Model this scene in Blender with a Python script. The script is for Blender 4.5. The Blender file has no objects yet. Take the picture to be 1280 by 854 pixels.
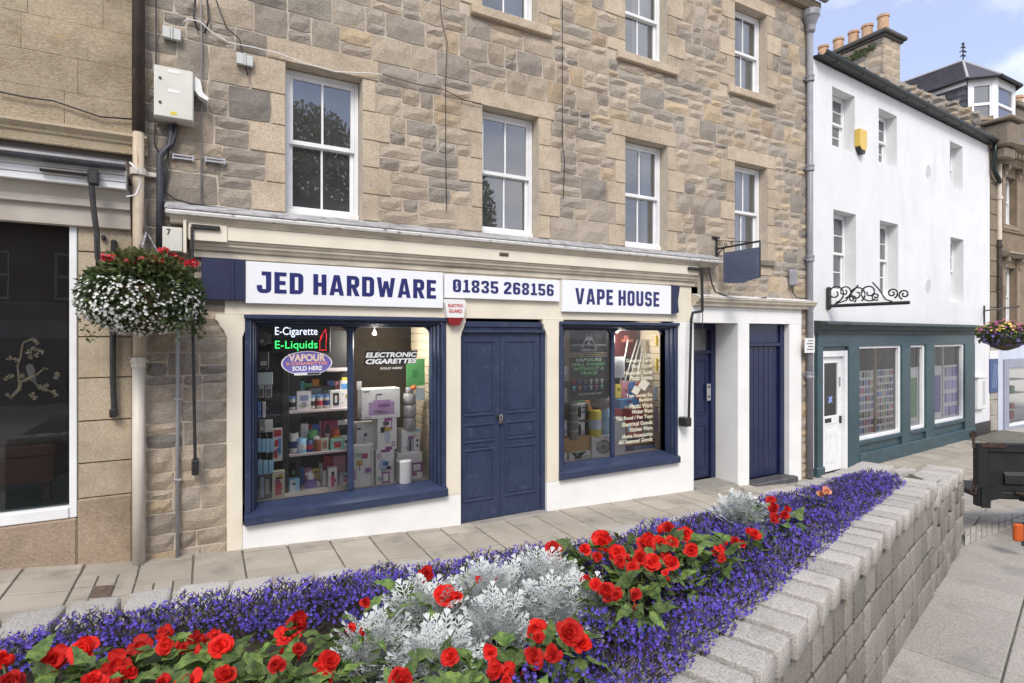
import bpy, bmesh, math, random
from mathutils import Matrix, Vector, noise as mnoise
random.seed(11)
R = random.uniform
rad = math.radians
sc = bpy.context.scene
COL = sc.collection

# ------------------------------------------------------------------ camera, sky, sun, exposure
CZ, PSI, FPX = 1.68, rad(28.77), 695.0
cam_d = bpy.data.cameras.new('camera'); cam = bpy.data.objects.new('camera', cam_d); COL.objects.link(cam)
cam.location = (0, 0, CZ); cam.rotation_euler = (rad(90), 0, -PSI)
cam_d.sensor_width = 36; cam_d.lens = FPX / 1280 * 36; cam_d.shift_y = -7 / 1280
cam_d.clip_start = 0.05; cam_d.clip_end = 3000
sc.camera = cam

SUN_EL, SUN_AZ = rad(48), rad(208)      # azimuth clockwise from +Y (the facade's inward normal)
w = bpy.data.worlds.new('World'); sc.world = w; w.use_nodes = True
wn, wl = w.node_tree.nodes, w.node_tree.links
wn.clear()
wo = wn.new('ShaderNodeOutputWorld'); bg = wn.new('ShaderNodeBackground')
sky = wn.new('ShaderNodeTexSky'); sky.sky_type = 'NISHITA'; sky.sun_disc = False
sky.sun_elevation = SUN_EL; sky.sun_rotation = SUN_AZ; sky.air_density = 1.0; sky.dust_density = 1.5; sky.ozone_density = 1.6
tc = wn.new('ShaderNodeTexCoord'); mp = wn.new('ShaderNodeMapping'); mp.inputs['Scale'].default_value = (1, 1, 2.2)
mp.inputs['Location'].default_value = (0.35, 0.1, 0.0)
nz = wn.new('ShaderNodeTexNoise'); nz.inputs['Scale'].default_value = 1.9; nz.inputs['Detail'].default_value = 8; nz.inputs['Roughness'].default_value = 0.55
cr = wn.new('ShaderNodeValToRGB'); cr.color_ramp.elements[0].position = 0.42; cr.color_ramp.elements[1].position = 0.66
hz = wn.new('ShaderNodeMixRGB'); hz.inputs[0].default_value = 0.36; hz.inputs[2].default_value = (6.2, 6.6, 9.2, 1)
mx = wn.new('ShaderNodeMixRGB'); mx.inputs[2].default_value = (9.6, 9.5, 9.6, 1)
wl.new(tc.outputs['Generated'], mp.inputs[0]); wl.new(mp.outputs[0], nz.inputs['Vector']); wl.new(nz.outputs[0], cr.inputs[0])
wl.new(cr.outputs[0], mx.inputs[0]); wl.new(sky.outputs[0], hz.inputs[1]); wl.new(hz.outputs[0], mx.inputs[1]); wl.new(mx.outputs[0], bg.inputs[0])
bg.inputs[1].default_value = 0.10
wl.new(bg.outputs[0], wo.inputs[0])

sl = bpy.data.lights.new('sun', 'SUN'); sl.energy = 1.7; sl.angle = rad(22); sl.color = (1, 0.94, 0.85)
so = bpy.data.objects.new('sun', sl); COL.objects.link(so)
sdir = Vector((math.sin(SUN_AZ) * math.cos(SUN_EL), math.cos(SUN_AZ) * math.cos(SUN_EL), math.sin(SUN_EL)))
so.rotation_euler = sdir.to_track_quat('Z', 'Y').to_euler(); so.location = (0, -5, 20)
vs = sc.view_settings; vs.view_transform = 'Standard'; vs.look = 'None'; vs.exposure = 0.85; vs.gamma = 1; vs.use_curve_mapping = False
sc.render.engine = 'CYCLES'

# ------------------------------------------------------------------ measuring helpers
SP, CP = math.sin(PSI), math.cos(PSI)
D = 6.2                                   # distance of the main street front
def ray(x, y):
    a = (x - 640) / FPX
    return Vector((SP + a * CP, CP - a * SP, (420 - y) / FPX))
def F(x, y, Y=D):                         # point on a plane parallel to the street front
    d = ray(x, y); s = Y / d.y
    return s * d.x, CZ + s * d.z
def G(x, y, z):                           # point on a level plane
    d = ray(x, y); s = (z - CZ) / d.z
    return s * d.x, s * d.y
def proj(p):
    v = Vector(p) - Vector((0, 0, CZ)); zz = v.x * SP + v.y * CP
    if zz < 0.05: return None
    return 640 + FPX * (v.x * CP - v.y * SP) / zz, 420 - FPX * v.z / zz

# ------------------------------------------------------------------ object helpers
MATS = {}
I4 = Matrix.Identity(4)
def meta(o, label=None, cat=None, group=None, kind=None):
    if label: o['label'] = label
    if cat: o['category'] = cat
    if group: o['group'] = group
    if kind: o['kind'] = kind
    return o
def root(name, M, label=None, cat=None, group=None, kind=None):
    if not isinstance(M, Matrix): M = Matrix.Translation(M)
    o = bpy.data.objects.new(name, None); COL.objects.link(o); o.matrix_world = M; o.empty_display_size = .1
    MATS[o.name] = M.copy()
    return meta(o, label, cat, group, kind)
def place(name, me, parent=None, M=I4, label=None, cat=None, group=None, kind=None):
    """link a mesh at world matrix M under parent"""
    o = bpy.data.objects.new(name, me); COL.objects.link(o)
    if parent is not None:
        o.parent = parent; o.matrix_basis = MATS[parent.name].inverted() @ M
    else:
        o.matrix_basis = M
    MATS[o.name] = M.copy()
    return meta(o, label, cat, group, kind)

class MB:
    def __init__(s): s.v = []; s.f = []; s.t = []; s.tint = None
    def quad(s, a, b, c, d):
        n = len(s.v); s.v += [a, b, c, d]; s.f.append((n, n+1, n+2, n+3)); s.t.append(s.tint)
    def poly(s, pts):
        n = len(s.v); s.v += list(pts); s.f.append(tuple(range(n, n+len(pts)))); s.t.append(s.tint)
    def box(s, x0, x1, y0, y1, z0, z1):
        n = len(s.v)
        s.v += [(x0,y0,z0),(x1,y0,z0),(x1,y1,z0),(x0,y1,z0),(x0,y0,z1),(x1,y0,z1),(x1,y1,z1),(x0,y1,z1)]
        s.f += [(n,n+3,n+2,n+1),(n+4,n+5,n+6,n+7),(n,n+1,n+5,n+4),(n+1,n+2,n+6,n+5),(n+2,n+3,n+7,n+6),(n+3,n,n+4,n+7)]
        s.t += [s.tint] * 6
        return s
    def bbox(s, x0, x1, y0, y1, z0, z1, b=.004):
        """box with chamfered edges"""
        bm = bmesh.new(); bmesh.ops.create_cube(bm, size=1)
        for v in bm.verts:
            v.co = Vector((x0 if v.co.x < 0 else x1, y0 if v.co.y < 0 else y1, z0 if v.co.z < 0 else z1))
        b = min(b, abs(x1-x0)*.45, abs(y1-y0)*.45, abs(z1-z0)*.45)
        bmesh.ops.bevel(bm, geom=bm.edges[:], offset=b, segments=1, affect='EDGES', clamp_overlap=True)
        s.add_bm(bm); return s
    def add_bm(s, bm, M=None):
        n = len(s.v); bm.verts.index_update()
        for v in bm.verts: s.v.append(tuple(M @ v.co if M else v.co))
        for f in bm.faces: s.f.append(tuple(n + v.index for v in f.verts)); s.t.append(s.tint)
        bm.free(); return s
    def prism(s, pts, a0, a1, axis='y'):
        """extrude a 2-D outline (counter-clockwise list) along an axis"""
        def P(u, v, a):
            return (u, a, v) if axis == 'y' else ((a, u, v) if axis == 'x' else (u, v, a))
        n = len(s.v); k = len(pts)
        s.v += [P(u, v, a0) for u, v in pts] + [P(u, v, a1) for u, v in pts]
        s.f.append(tuple(range(n, n+k))); s.f.append(tuple(range(n+2*k-1, n+k-1, -1)))
        for i in range(k):
            j = (i+1) % k; s.f.append((n+i, n+k+i, n+k+j, n+j))
        s.t += [s.tint] * (k+2); return s
    def tube(s, path, r, n=8, cap=True):
        P = [Vector(p) for p in path]; k = len(P); m = len(s.v)
        rr = r if isinstance(r, (list, tuple)) else [r]*k
        up = None
        for i in range(k):
            t = (P[min(i+1,k-1)] - P[max(i-1,0)])
            if t.length < 1e-9: t = Vector((0,0,1))
            t.normalize()
            if up is None: up = Vector((0,0,1)) if abs(t.z) < .9 else Vector((1,0,0))
            a = t.cross(up)
            if a.length < 1e-6: a = t.orthogonal()
            a.normalize(); b = t.cross(a); up = -b if False else up
            for j in range(n):
                q = 2*math.pi*j/n; s.v.append(tuple(P[i] + rr[i]*(math.cos(q)*a + math.sin(q)*b)))
        for i in range(k-1):
            for j in range(n):
                s.f.append((m+i*n+j, m+i*n+(j+1)%n, m+(i+1)*n+(j+1)%n, m+(i+1)*n+j)); s.t.append(s.tint)
        if cap:
            s.f.append(tuple(m+j for j in range(n-1,-1,-1))); s.f.append(tuple(m+(k-1)*n+j for j in range(n))); s.t += [s.tint]*2
        return s
    def lathe(s, prof, n=14, c=(0,0,0)):
        m = len(s.v); k = len(prof)
        for r, z in prof:
            for j in range(n):
                q = 2*math.pi*j/n; s.v.append((c[0]+r*math.cos(q), c[1]+r*math.sin(q), c[2]+z))
        for i in range(k-1):
            for j in range(n):
                s.f.append((m+i*n+j, m+i*n+(j+1)%n, m+(i+1)*n+(j+1)%n, m+(i+1)*n+j)); s.t.append(s.tint)
        s.f.append(tuple(m+j for j in range(n-1,-1,-1))); s.f.append(tuple(m+(k-1)*n+j for j in range(n))); s.t += [s.tint]*2
        return s
    def mesh(s, name, mat, M=None, smooth=False):
        me = bpy.data.meshes.new(name)
        vs_ = s.v if M is None else [tuple(M @ Vector(p)) for p in s.v]
        me.from_pydata(vs_, [], s.f); me.materials.append(mat)
        if any(t is not None for t in s.t):
            at = me.color_attributes.new('tint', 'FLOAT_COLOR', 'CORNER')
            buf = []
            for f, t in zip(s.f, s.t):
                t = t or (1, 1, 1)
                buf += [t[0], t[1], t[2], 1.0] * len(f)
            at.data.foreach_set('color', buf)
        me.update()
        if smooth: me.shade_smooth()
        return me
    def build(s, name, mat, parent=None, label=None, cat=None, group=None, kind=None, frame=I4, smooth=False):
        """vertices are in `frame` coordinates (world by default)"""
        if parent is not None:
            M = MATS[parent.name]; me = s.mesh(name, mat, M.inverted() @ frame, smooth); return place(name, me, parent, M, label, cat, group, kind)
        c = Vector((sum(p[0] for p in s.v)/len(s.v), sum(p[1] for p in s.v)/len(s.v), min(p[2] for p in s.v)))
        M = Matrix.Translation(frame @ c)
        me = s.mesh(name, mat, M.inverted() @ frame, smooth)
        return place(name, me, None, M, label, cat, group, kind)

def quick(name, mat, parent, boxes, frame=I4, b=.004, **kw):
    m = MB()
    for q in boxes: m.bbox(*q, b=b)
    return m.build(name, mat, parent, frame=frame, **kw)

# ------------------------------------------------------------------ materials
def newmat(name):
    m = bpy.data.materials.new(name); m.use_nodes = True
    n, l = m.node_tree.nodes, m.node_tree.links
    return m, n, l, n['Principled BSDF']
def noise_node(n, l, scale, detail=5, rough=.55, stretch=None, coord='pos'):
    if coord == 'pos': c = n.new('ShaderNodeNewGeometry').outputs['Position']
    else: c = n.new('ShaderNodeTexCoord').outputs['Object']
    if stretch:
        mpn = n.new('ShaderNodeMapping'); mpn.inputs['Scale'].default_value = stretch; l.new(c, mpn.inputs[0]); c = mpn.outputs[0]
    t = n.new('ShaderNodeTexNoise'); t.inputs['Scale'].default_value = scale; t.inputs['Detail'].default_value = detail; t.inputs['Roughness'].default_value = rough
    l.new(c, t.inputs['Vector']); return t.outputs[0]
def mixc(n, l, fac, a, b, mode='MIX'):
    x = n.new('ShaderNodeMixRGB'); x.blend_type = mode
    for i, q in ((0, fac), (1, a), (2, b)):
        if hasattr(q, 'is_output') or hasattr(q, 'links'): l.new(q, x.inputs[i])
        else: x.inputs[i].default_value = q if i == 0 else (*q[:3], 1)
    return x.outputs[0]
def ramp(n, l, f, p0, p1, c0=(0,0,0,1), c1=(1,1,1,1)):
    r = n.new('ShaderNodeValToRGB'); r.color_ramp.elements[0].position = p0; r.color_ramp.elements[1].position = p1
    r.color_ramp.elements[0].color = c0; r.color_ramp.elements[1].color = c1; l.new(f, r.inputs[0]); return r.outputs[0]
def mat(name, col, rough=.6, col2=None, vs=4, vp=(.35,.65), bump=0, bs=60, bd=.004, bstretch=None, metal=0, attr=False, rnd=0, dirt=None, dirts=3, dirtp=(.55,.75), dstretch=None, spec=None, sss=0, coord='pos'):
    m, n, l, p = newmat(name)
    c = None
    if attr:
        a = n.new('ShaderNodeAttribute'); a.attribute_name = 'tint'; c = a.outputs['Color']
        if col != (1,1,1): c = mixc(n, l, 1.0, c, col, 'MULTIPLY')
    if col2:
        f = ramp(n, l, noise_node(n, l, vs, coord=coord), *vp)
        if attr:
            c = mixc(n, l, f, c, mixc(n, l, 1.0, c, col2, 'MULTIPLY'))
        else: c = mixc(n, l, f, col, col2)
    if dirt:
        f2 = ramp(n, l, noise_node(n, l, dirts, 7, .65, dstretch, coord), *dirtp)
        c = mixc(n, l, f2, c if c is not None else col, dirt)
    if rnd:
        oi = n.new('ShaderNodeObjectInfo'); hs = n.new('ShaderNodeHueSaturation')
        mr = n.new('ShaderNodeMapRange'); mr.inputs['To Min'].default_value = 1-rnd; mr.inputs['To Max'].default_value = 1+rnd
        l.new(oi.outputs['Random'], mr.inputs['Value']); l.new(mr.outputs[0], hs.inputs['Value'])
        if c is not None: l.new(c, hs.inputs['Color'])
        else: hs.inputs['Color'].default_value = (*col, 1)
        c = hs.outputs[0]
    if c is not None: l.new(c, p.inputs['Base Color'])
    else: p.inputs['Base Color'].default_value = (*col, 1)
    p.inputs['Roughness'].default_value = rough; p.inputs['Metallic'].default_value = metal
    if spec is not None: p.inputs['Specular IOR Level'].default_value = spec
    if bump:
        b = n.new('ShaderNodeBump'); b.inputs['Strength'].default_value = bump; b.inputs['Distance'].default_value = bd
        l.new(noise_node(n, l, bs, 6, .6, bstretch, coord), b.inputs['Height']); l.new(b.outputs[0], p.inputs['Normal'])
    if sss:
        tr = n.new('ShaderNodeBsdfTranslucent'); ms = n.new('ShaderNodeMixShader'); ms.inputs[0].default_value = sss
        if c is not None: l.new(c, tr.inputs[0])
        else: tr.inputs[0].default_value = (*col, 1)
        o = n['Material Output']; l.new(p.outputs[0], ms.inputs[1]); l.new(tr.outputs[0], ms.inputs[2]); l.new(ms.outputs[0], o.inputs[0])
    return m
def glassmat(name, tint=(.93,.95,.95), ior=1.5, boost=.0, haze=.012):
    m, n, l, p = newmat(name); n.remove(p)
    t = n.new('ShaderNodeBsdfTransparent'); t.inputs[0].default_value = (*tint, 1)
    g = n.new('ShaderNodeBsdfGlossy'); g.inputs['Roughness'].default_value = .01; g.inputs[0].default_value = (.95,.97,1,1)
    fr = n.new('ShaderNodeFresnel'); fr.inputs[0].default_value = ior
    # slight waviness of old panes
    b = n.new('ShaderNodeBump'); b.inputs['Strength'].default_value = .05; b.inputs['Distance'].default_value = .004
    l.new(noise_node(n, l, 5, 1), b.inputs['Height']); l.new(b.outputs[0], g.inputs['Normal'])
    ad = n.new('ShaderNodeMath'); ad.operation = 'ADD'; ad.inputs[1].default_value = boost; ad.use_clamp = True; l.new(fr.outputs[0], ad.inputs[0])
    ms = n.new('ShaderNodeMixShader'); l.new(ad.outputs[0], ms.inputs[0]); l.new(t.outputs[0], ms.inputs[1]); l.new(g.outputs[0], ms.inputs[2])
    df = n.new('ShaderNodeBsdfDiffuse'); df.inputs[0].default_value = (.75,.75,.74,1)          # pale film paints in reflected haze, lifting the dark panes
    dm_ = n.new('ShaderNodeMixShader'); l.new(ramp(n, l, noise_node(n, l, 4, 5, .6), .2, .8, (haze*.5,)*3+(1,), (haze*1.5,)*3+(1,)), dm_.inputs[0]); l.new(ms.outputs[0], dm_.inputs[1]); l.new(df.outputs[0], dm_.inputs[2])
    l.new(dm_.outputs[0], n['Material Output'].inputs[0]); return m
def emit(name, col, st):
    m, n, l, p = newmat(name); p.inputs['Base Color'].default_value = (*col, 1); p.inputs['Emission Color'].default_value = (*col, 1); p.inputs['Emission Strength'].default_value = st
    return m

def stone_mat(name, bump=1.0, bd=.016):
    m, n, l, p = newmat(name)
    a = n.new('ShaderNodeAttribute'); a.attribute_name = 'tint'; c = a.outputs['Color']
    f1 = ramp(n, l, noise_node(n, l, 5.5, 6, .6), .38, .68)
    c = mixc(n, l, f1, c, mixc(n, l, 1, c, (.88, .865, .85), 'MULTIPLY'))
    f2 = ramp(n, l, noise_node(n, l, 52, 6, .75, (1, 1, 1.7)), .38, .60)
    c = mixc(n, l, f2, mixc(n, l, 1, c, (.66, .64, .62), 'MULTIPLY'), c)
    f4 = ramp(n, l, noise_node(n, l, 1.1, 8, .72), .47, .70)          # sooty weathering patches
    c = mixc(n, l, f4, c, mixc(n, l, 1, c, (.66, .645, .64), 'MULTIPLY'))
    f3 = ramp(n, l, noise_node(n, l, 11, 3, .5), .62, .74)
    c = mixc(n, l, f3, c, mixc(n, l, 1, c, (1.12, 1.0, .80), 'MULTIPLY'))
    l.new(c, p.inputs['Base Color']); p.inputs['Roughness'].default_value = .92; p.inputs['Specular IOR Level'].default_value = .2
    b = n.new('ShaderNodeBump'); b.inputs['Strength'].default_value = bump; b.inputs['Distance'].default_value = bd
    h = noise_node(n, l, 44, 8, .78, (1, 1, 1.8)); l.new(h, b.inputs['Height']); l.new(b.outputs[0], p.inputs['Normal'])
    return m
M_stone = stone_mat('rubble_stone'); M_dressed = stone_mat('dressed_stone', .7, .010)
M_mortar = mat('lime_mortar', (.52,.455,.37), .95, (.43,.375,.305), 9, bump=.6, bs=80, bd=.006)
M_navy = mat('navy_paint', (.021,.033,.076), .42, (.028,.042,.090), 6, bump=.15, bs=30, bstretch=(1,1,.2), dirt=(.075,.090,.135), dirts=9, dirtp=(.56,.80))
M_navyd = mat('navy_gloss_door', (.010,.016,.056), .24, (.014,.022,.07), 5, bump=.15, bs=22, bstretch=(2,2,.15))
M_navyf = mat('navy_flat', (.013,.018,.058), .5, (.018,.024,.07), 5)
M_cream = mat('cream_paint', (.76,.70,.58), .55, (.70,.64,.53), 3, bump=.08, bs=25, dirt=(.42,.37,.29), dirts=5, dirtp=(.68,.84))
M_cream2 = mat('cream_moulding', (.64,.58,.47), .55, (.50,.45,.36), 4, bump=.1, bs=30, dirt=(.26,.22,.17), dirts=4, dirtp=(.56,.74), dstretch=(.35,1,3))
M_white = mat('white_masonry_paint', (.74,.745,.755), .6, (.69,.695,.705), 1.6, bump=.45, bs=11, bd=.010, dirt=(.57,.565,.555), dirts=1.7, dirtp=(.54,.9), dstretch=(1.3,1.3,.35))
M_wplinth = mat('white_plinth_paint', (.82,.82,.81), .6, (.76,.76,.75), 3, bump=.25, bs=24, bd=.004, dirt=(.5,.48,.45), dirts=6, dirtp=(.68,.82))
M_sash = mat('white_sash_paint', (.80,.81,.82), .4, (.72,.73,.74), 7, dirt=(.5,.5,.5), dirts=14, dirtp=(.66,.82))
M_sign = mat('white_sign_board', (.80,.82,.86), .35, (.77,.79,.83), 2)
M_ink = mat('navy_lettering', (.018,.022,.135), .4)
M_glass = glassmat('window_glass', (.97,.98,.98), 1.5, .015)
M_glassu = glassmat('sash_glass', (.78,.80,.82), 1.6, .14, .055)
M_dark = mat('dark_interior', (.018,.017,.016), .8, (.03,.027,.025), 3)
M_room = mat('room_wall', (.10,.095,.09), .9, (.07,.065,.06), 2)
M_black = mat('black_iron', (.016,.016,.018), .42, (.03,.028,.027), 18, bump=.3, bs=70, bd=.003)
M_lead = mat('lead_flashing', (.30,.30,.31), .65, (.42,.42,.43), 6, bump=.4, bs=25, bd=.01, dirt=(.10,.10,.095), dirts=9, dirtp=(.52,.7))
M_leadw = mat('flaking_white_edge', (.74,.73,.71), .7, (.62,.61,.59), 10, bump=.5, bs=40, bd=.006, dirt=(.12,.11,.10), dirts=12, dirtp=(.56,.66), dstretch=(.6,1,1.5))
M_pipeg = mat('grey_pipe_paint', (.27,.27,.30), .45, (.22,.22,.25), 8, bump=.15, bs=40)
M_galv = mat('galvanised_steel', (.42,.43,.46), .4, (.5,.51,.54), 20, metal=.6)
M_plastic = mat('grey_plastic_box', (.62,.62,.56), .45, (.56,.56,.50), 4)
M_plastw = mat('white_plastic', (.74,.74,.73), .4)
M_cable = mat('black_cable', (.02,.02,.024), .5)
M_slab = mat('paving_slab', (.375,.337,.28), .85, (.305,.272,.225), 2.2, bump=.35, bs=120, bd=.003, rnd=.10, dirt=(.20,.185,.155), dirts=2.6, dirtp=(.52,.74))
M_slabo = mat('granite_aggregate_slab', (.37,.345,.31), .85, (.27,.25,.225), 60, (.4,.6), bump=.4, bs=140, bd=.003, rnd=.08, dirt=(.20,.19,.17), dirts=2.2, dirtp=(.55,.78))
M_joint = mat('pavement_joint', (.10,.095,.075), .95, (.16,.15,.12), 7, bump=.4, bs=80, bd=.004)
M_granite = mat('granite_sett', (.46,.435,.40), .8, (.28,.265,.245), 130, (.42,.60), bump=.8, bs=90, bd=.005, rnd=.12, dirt=(.25,.23,.195), dirts=6, dirtp=(.56,.76))
M_granitew = mat('shaded_weathered_granite_sett', (.275,.252,.22), .85, (.175,.162,.143), 110, (.42,.60), bump=.9, bs=60, bd=.007, rnd=.22, dirt=(.15,.14,.11), dirts=7, dirtp=(.52,.74), dstretch=(1.5,1.5,.6))  # darker than the coping: wall shade put into the base colour, plus dirt streaks
M_gjoint = mat('sett_mortar', (.095,.082,.062), .95, (.055,.052,.036), 12, bump=.6, bs=60, bd=.006)
M_teal = mat('teal_paint', (.030,.064,.080), .42, (.038,.080,.098), 5, bump=.12, bs=25, dirt=(.08,.14,.155), dirts=3.5, dirtp=(.58,.8))
M_teald = mat('dark_green_gutter', (.006,.012,.012), .4, (.012,.022,.021), 6, bump=.25, bs=25)
M_teal_c = mat('weathered_teal_cornice', (.055,.075,.075), .6, (.025,.04,.04), 7, bump=.3, bs=30, dirt=(.30,.30,.29), dirts=11, dirtp=(.64,.74))
M_slate = mat('roof_slate', (.105,.105,.125), .55, (.075,.075,.09), 6, bump=.3, bs=30, rnd=.22)
M_terra = mat('chimney_pot_clay', (.55,.35,.21), .8, (.42,.27,.17), 7, bump=.2, bs=30)
M_ochre = mat('ochre_downpipe_paint', (.52,.44,.33), .55, (.44,.36,.27), 6, bump=.2, bs=30, dirt=(.20,.085,.04), dirts=5, dirtp=(.56,.68), dstretch=(3,3,.5))
M_rustpipe = mat('rusted_black_pipe', (.035,.028,.026), .6, (.07,.045,.035), 9, bump=.4, bs=40, dirt=(.20,.16,.13), dirts=11, dirtp=(.6,.74), dstretch=(2,2,.6))
M_creampipe = mat('cream_downpipe_paint', (.62,.57,.49), .5, (.55,.50,.43), 6, bump=.2, bs=30, dirt=(.2,.17,.14), dirts=10, dirtp=(.66,.8))
M_soil = mat('bed_soil', (.030,.022,.016), .95, (.055,.042,.030), 25, bump=1, bs=60, bd=.02)
M_step = mat('step_stone', (.30,.28,.25), .85, (.22,.21,.19), 6, bump=.4, bs=60, bd=.004)

# text made of built-in glyphs as flat raised lettering
def text(name, s, x0, z0, wdt, hgt, Y, m, parent, frame=I4, bold=.0, shear=0, ext=.003, align='L', space=1.0, n=3):
    cu = bpy.data.curves.new('t', 'FONT'); cu.body = s; cu.size = 1; cu.offset = bold; cu.shear = shear; cu.fill_mode = 'FRONT'; cu.resolution_u = n; cu.space_character = space
    o = bpy.data.objects.new('t', cu); COL.objects.link(o)
    bpy.context.view_layer.update()
    me = bpy.data.meshes.new_from_object(o.evaluated_get(bpy.context.evaluated_depsgraph_get()))
    bpy.data.objects.remove(o); bpy.data.curves.remove(cu)
    vs_ = [v.co.copy() for v in me.vertices]
    a, b = min(v.x for v in vs_), max(v.x for v in vs_); c, d = min(v.y for v in vs_), max(v.y for v in vs_)
    k = hgt / (d - c); kx = (wdt / (b - a)) if wdt else k
    if align == 'R': x0 = x0 - kx * (b - a)
    if align == 'C': x0 = x0 - kx * (b - a) / 2
    fs = [tuple(p.vertices) for p in me.polygons]
    bpy.data.meshes.remove(me)
    mb = MB(); mb.v = [(x0 + (v.x - a) * kx, Y, z0 + (v.y - c) * k) for v in vs_]; mb.f = fs; mb.t = [None] * len(fs)
    return mb.build(name, m, parent, frame=frame)

# ================================================================== GROUND
def lerp_tab(tab, x):
    if x <= tab[0][0]: return tab[0][1]
    for (a, za), (b, zb) in zip(tab, tab[1:]):
        if x <= b: return za + (zb - za) * (x - a) / (b - a)
    return tab[-1][1]
ZF = [(-9,.05),(-1.53,-.287),(-.594,-.402),(.314,-.452),(2.686,-.604),(3.909,-.622),(6.547,-.70),(8.9,-.845),(9.5,-.875),(12,-.90),(17,-.87),(40,-.87)]
ZO = [(-9,-.60),(5,-.62),(9,-.75),(13,-.87),(40,-.87)]
def gz(x, y):
    t = min(1, max(0, (y - 3.5) / 1.1)); t = t*t*(3-2*t)
    return lerp_tab(ZO, x) * (1-t) + lerp_tab(ZF, x) * t
xs = [-400,-150,-60,-30,-15,-9] + [-6+.5*i for i in range(53)] + [24,30,40,60,150,400]
ys = [-400,-150,-60,-30,-15,-8,-5,-3,-1,0,1,2,2.6] + [3.2+.2*i for i in range(20)] + [8,10,15,30,60,150,400]
m = MB(); m.v = [(x, y, gz(x, y) - .03) for y in ys for x in xs]
nx_ = len(xs)
for j in range(len(ys)-1):
    for i in range(nx_-1):
        m.f.append((j*nx_+i, j*nx_+i+1, (j+1)*nx_+i+1, (j+1)*nx_+i)); m.t.append(None)
M_ground = mat('worn_concrete_ground', (.40,.37,.32), .9, (.33,.305,.265), 3, bump=.5, bs=90, bd=.005)
ground = m.build('ground', M_ground, kind='structure')

def pave(name, poly_fn, M_bed):
    pass
# pavement in front of the shops: joint bed + separate flags
def front_y(x): return D if x < 9.54 else D + (x - 9.54) * math.tan(rad(4.13))
m = MB()
cols = [-4.0 + .5*i for i in range(47)]
for a, b in zip(cols, cols[1:]):
    for y0, y1 in ((3.4,4.0),(4.0,4.6),(4.6,5.4),(5.4,6.4)):
        ya = y1 if y1 < 6.4 else 7.4
        m.quad((a,y0,gz(a,y0)-.012),(b,y0,gz(b,y0)-.012),(b,ya,gz(b,ya)-.012),(a,ya,gz(a,ya)-.012))
pavement = m.build('pavement', M_joint, kind='structure')
def slab(parent, pts, mtl, top=.0, th=.04, gap=.009, name='slab', jit=.002):
    """flagstone on the sloping ground from four plan corners"""
    c = sum((Vector((*p, 0)) for p in pts), Vector()) / 4
    q = []
    for p in pts:
        d = Vector((*p, 0)) - c; l_ = d.length; d = d * ((l_ - gap*1.4) / l_); q.append(c + d)
    cz_ = gz(c.x, c.y); M = Matrix.Translation((c.x, c.y, cz_)); j = R(-jit, jit)
    mb = MB()
    b = .006
    hi = [(p.x-c.x, p.y-c.y, gz(p.x,p.y)-cz_+top+j) for p in q]
    ins = [(x*(1-b/.25), y*(1-b/.25), z) for x, y, z in hi]
    mid = [(x, y, z-b*.7) for x, y, z in hi]; lo = [(x, y, z-th) for x, y, z in hi]
    mb.v = ins + mid + lo
    mb.f = [(0,1,2,3)] + [(4+i,4+(i+1)%4,(i+1)%4,i) for i in range(4)] + [(8+i,8+(i+1)%4,4+(i+1)%4,4+i) for i in range(4)]
    mb.t = [None]*9
    return place(name, mb.mesh(name, mtl), parent, M)
x = -3.89
k = 0
while x < 16:
    wd = .42 if x < 9.5 else .62
    yt = front_y(x) - .003 - (.0 if k % 2 else .0)
    first = .30 if k % 2 else .12
    y = yt - first
    tops = [yt, y]
    while y > 3.9: y -= .475; tops.append(y)
    if x > 11: tops = tops[:5]
    for ya, yb in zip(tops, tops[1:]):
        if -1.02 < x < -.50 and 5.15 < (ya+yb)/2 < 5.75:      # the column with the stopcock cover: small blocks
            for i in range(3):
                for jn in range(2):
                    xa = x + wd*i/3; xb = x + wd*(i+1)/3; y0 = yb + (ya-yb)*jn/2; y1 = yb + (ya-yb)*(jn+1)/2
                    if i == 1 and jn == 0: continue
                    slab(pavement, [(xa,y0),(xb,y0),(xb,y1),(xa,y1)], M_slab, name='slab')
            cov = slab(pavement, [(x+wd/3,yb),(x+2*wd/3,yb),(x+2*wd/3,(ya+yb)/2),(x+wd/3,(ya+yb)/2)], mat('rusty_cover', (.085,.065,.05), .7, (.14,.10,.075), 30, bump=.8, bs=60), name='stopcock_cover')
        else:
            slab(pavement, [(x,yb),(x+wd,yb),(x+wd,ya),(x,ya)], M_slab)
    x += wd; k += 1

# outer pavement on the camera's side of the planter
wd_ = Vector((1.3, .35)).normalized(); wp = Vector((wd_.y, -wd_.x))
o0 = Vector((4.65, 1.68))
m = MB()
for i in range(-14, 11):
    for j in range(-3, 3):
        P = [o0 + wd_*(.6*(i+a)) + wp*(.6*(j+b)) for a, b in ((0,0),(0,1),(1,1),(1,0))]
        m.quad(*[(p.x, p.y, gz(p.x,p.y)-.014) for p in P])
opave = m.build('roadside_pavement', M_joint, kind='structure')
for i in range(-10, 16):
    for j, (a, b) in enumerate(((-.62,0),(0,.62),(.62,1.24),(1.24,1.86),(-1.24,-.62),(-1.86,-1.24))):
        off = .46 * (i + (.35 if j == 1 else 0))
        P = [o0 + wd_*(off+u) + wp*v for u, v in ((0,b),(.46,b),(.46,a),(0,a))]
        if P[0].x > 11.5 or P[0].x < 1.0: continue
        if j > 3 and P[0].x < 7.7: continue
        slab(opave, [tuple(p) for p in P], M_slabo, top=-.001, gap=.006)
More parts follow.
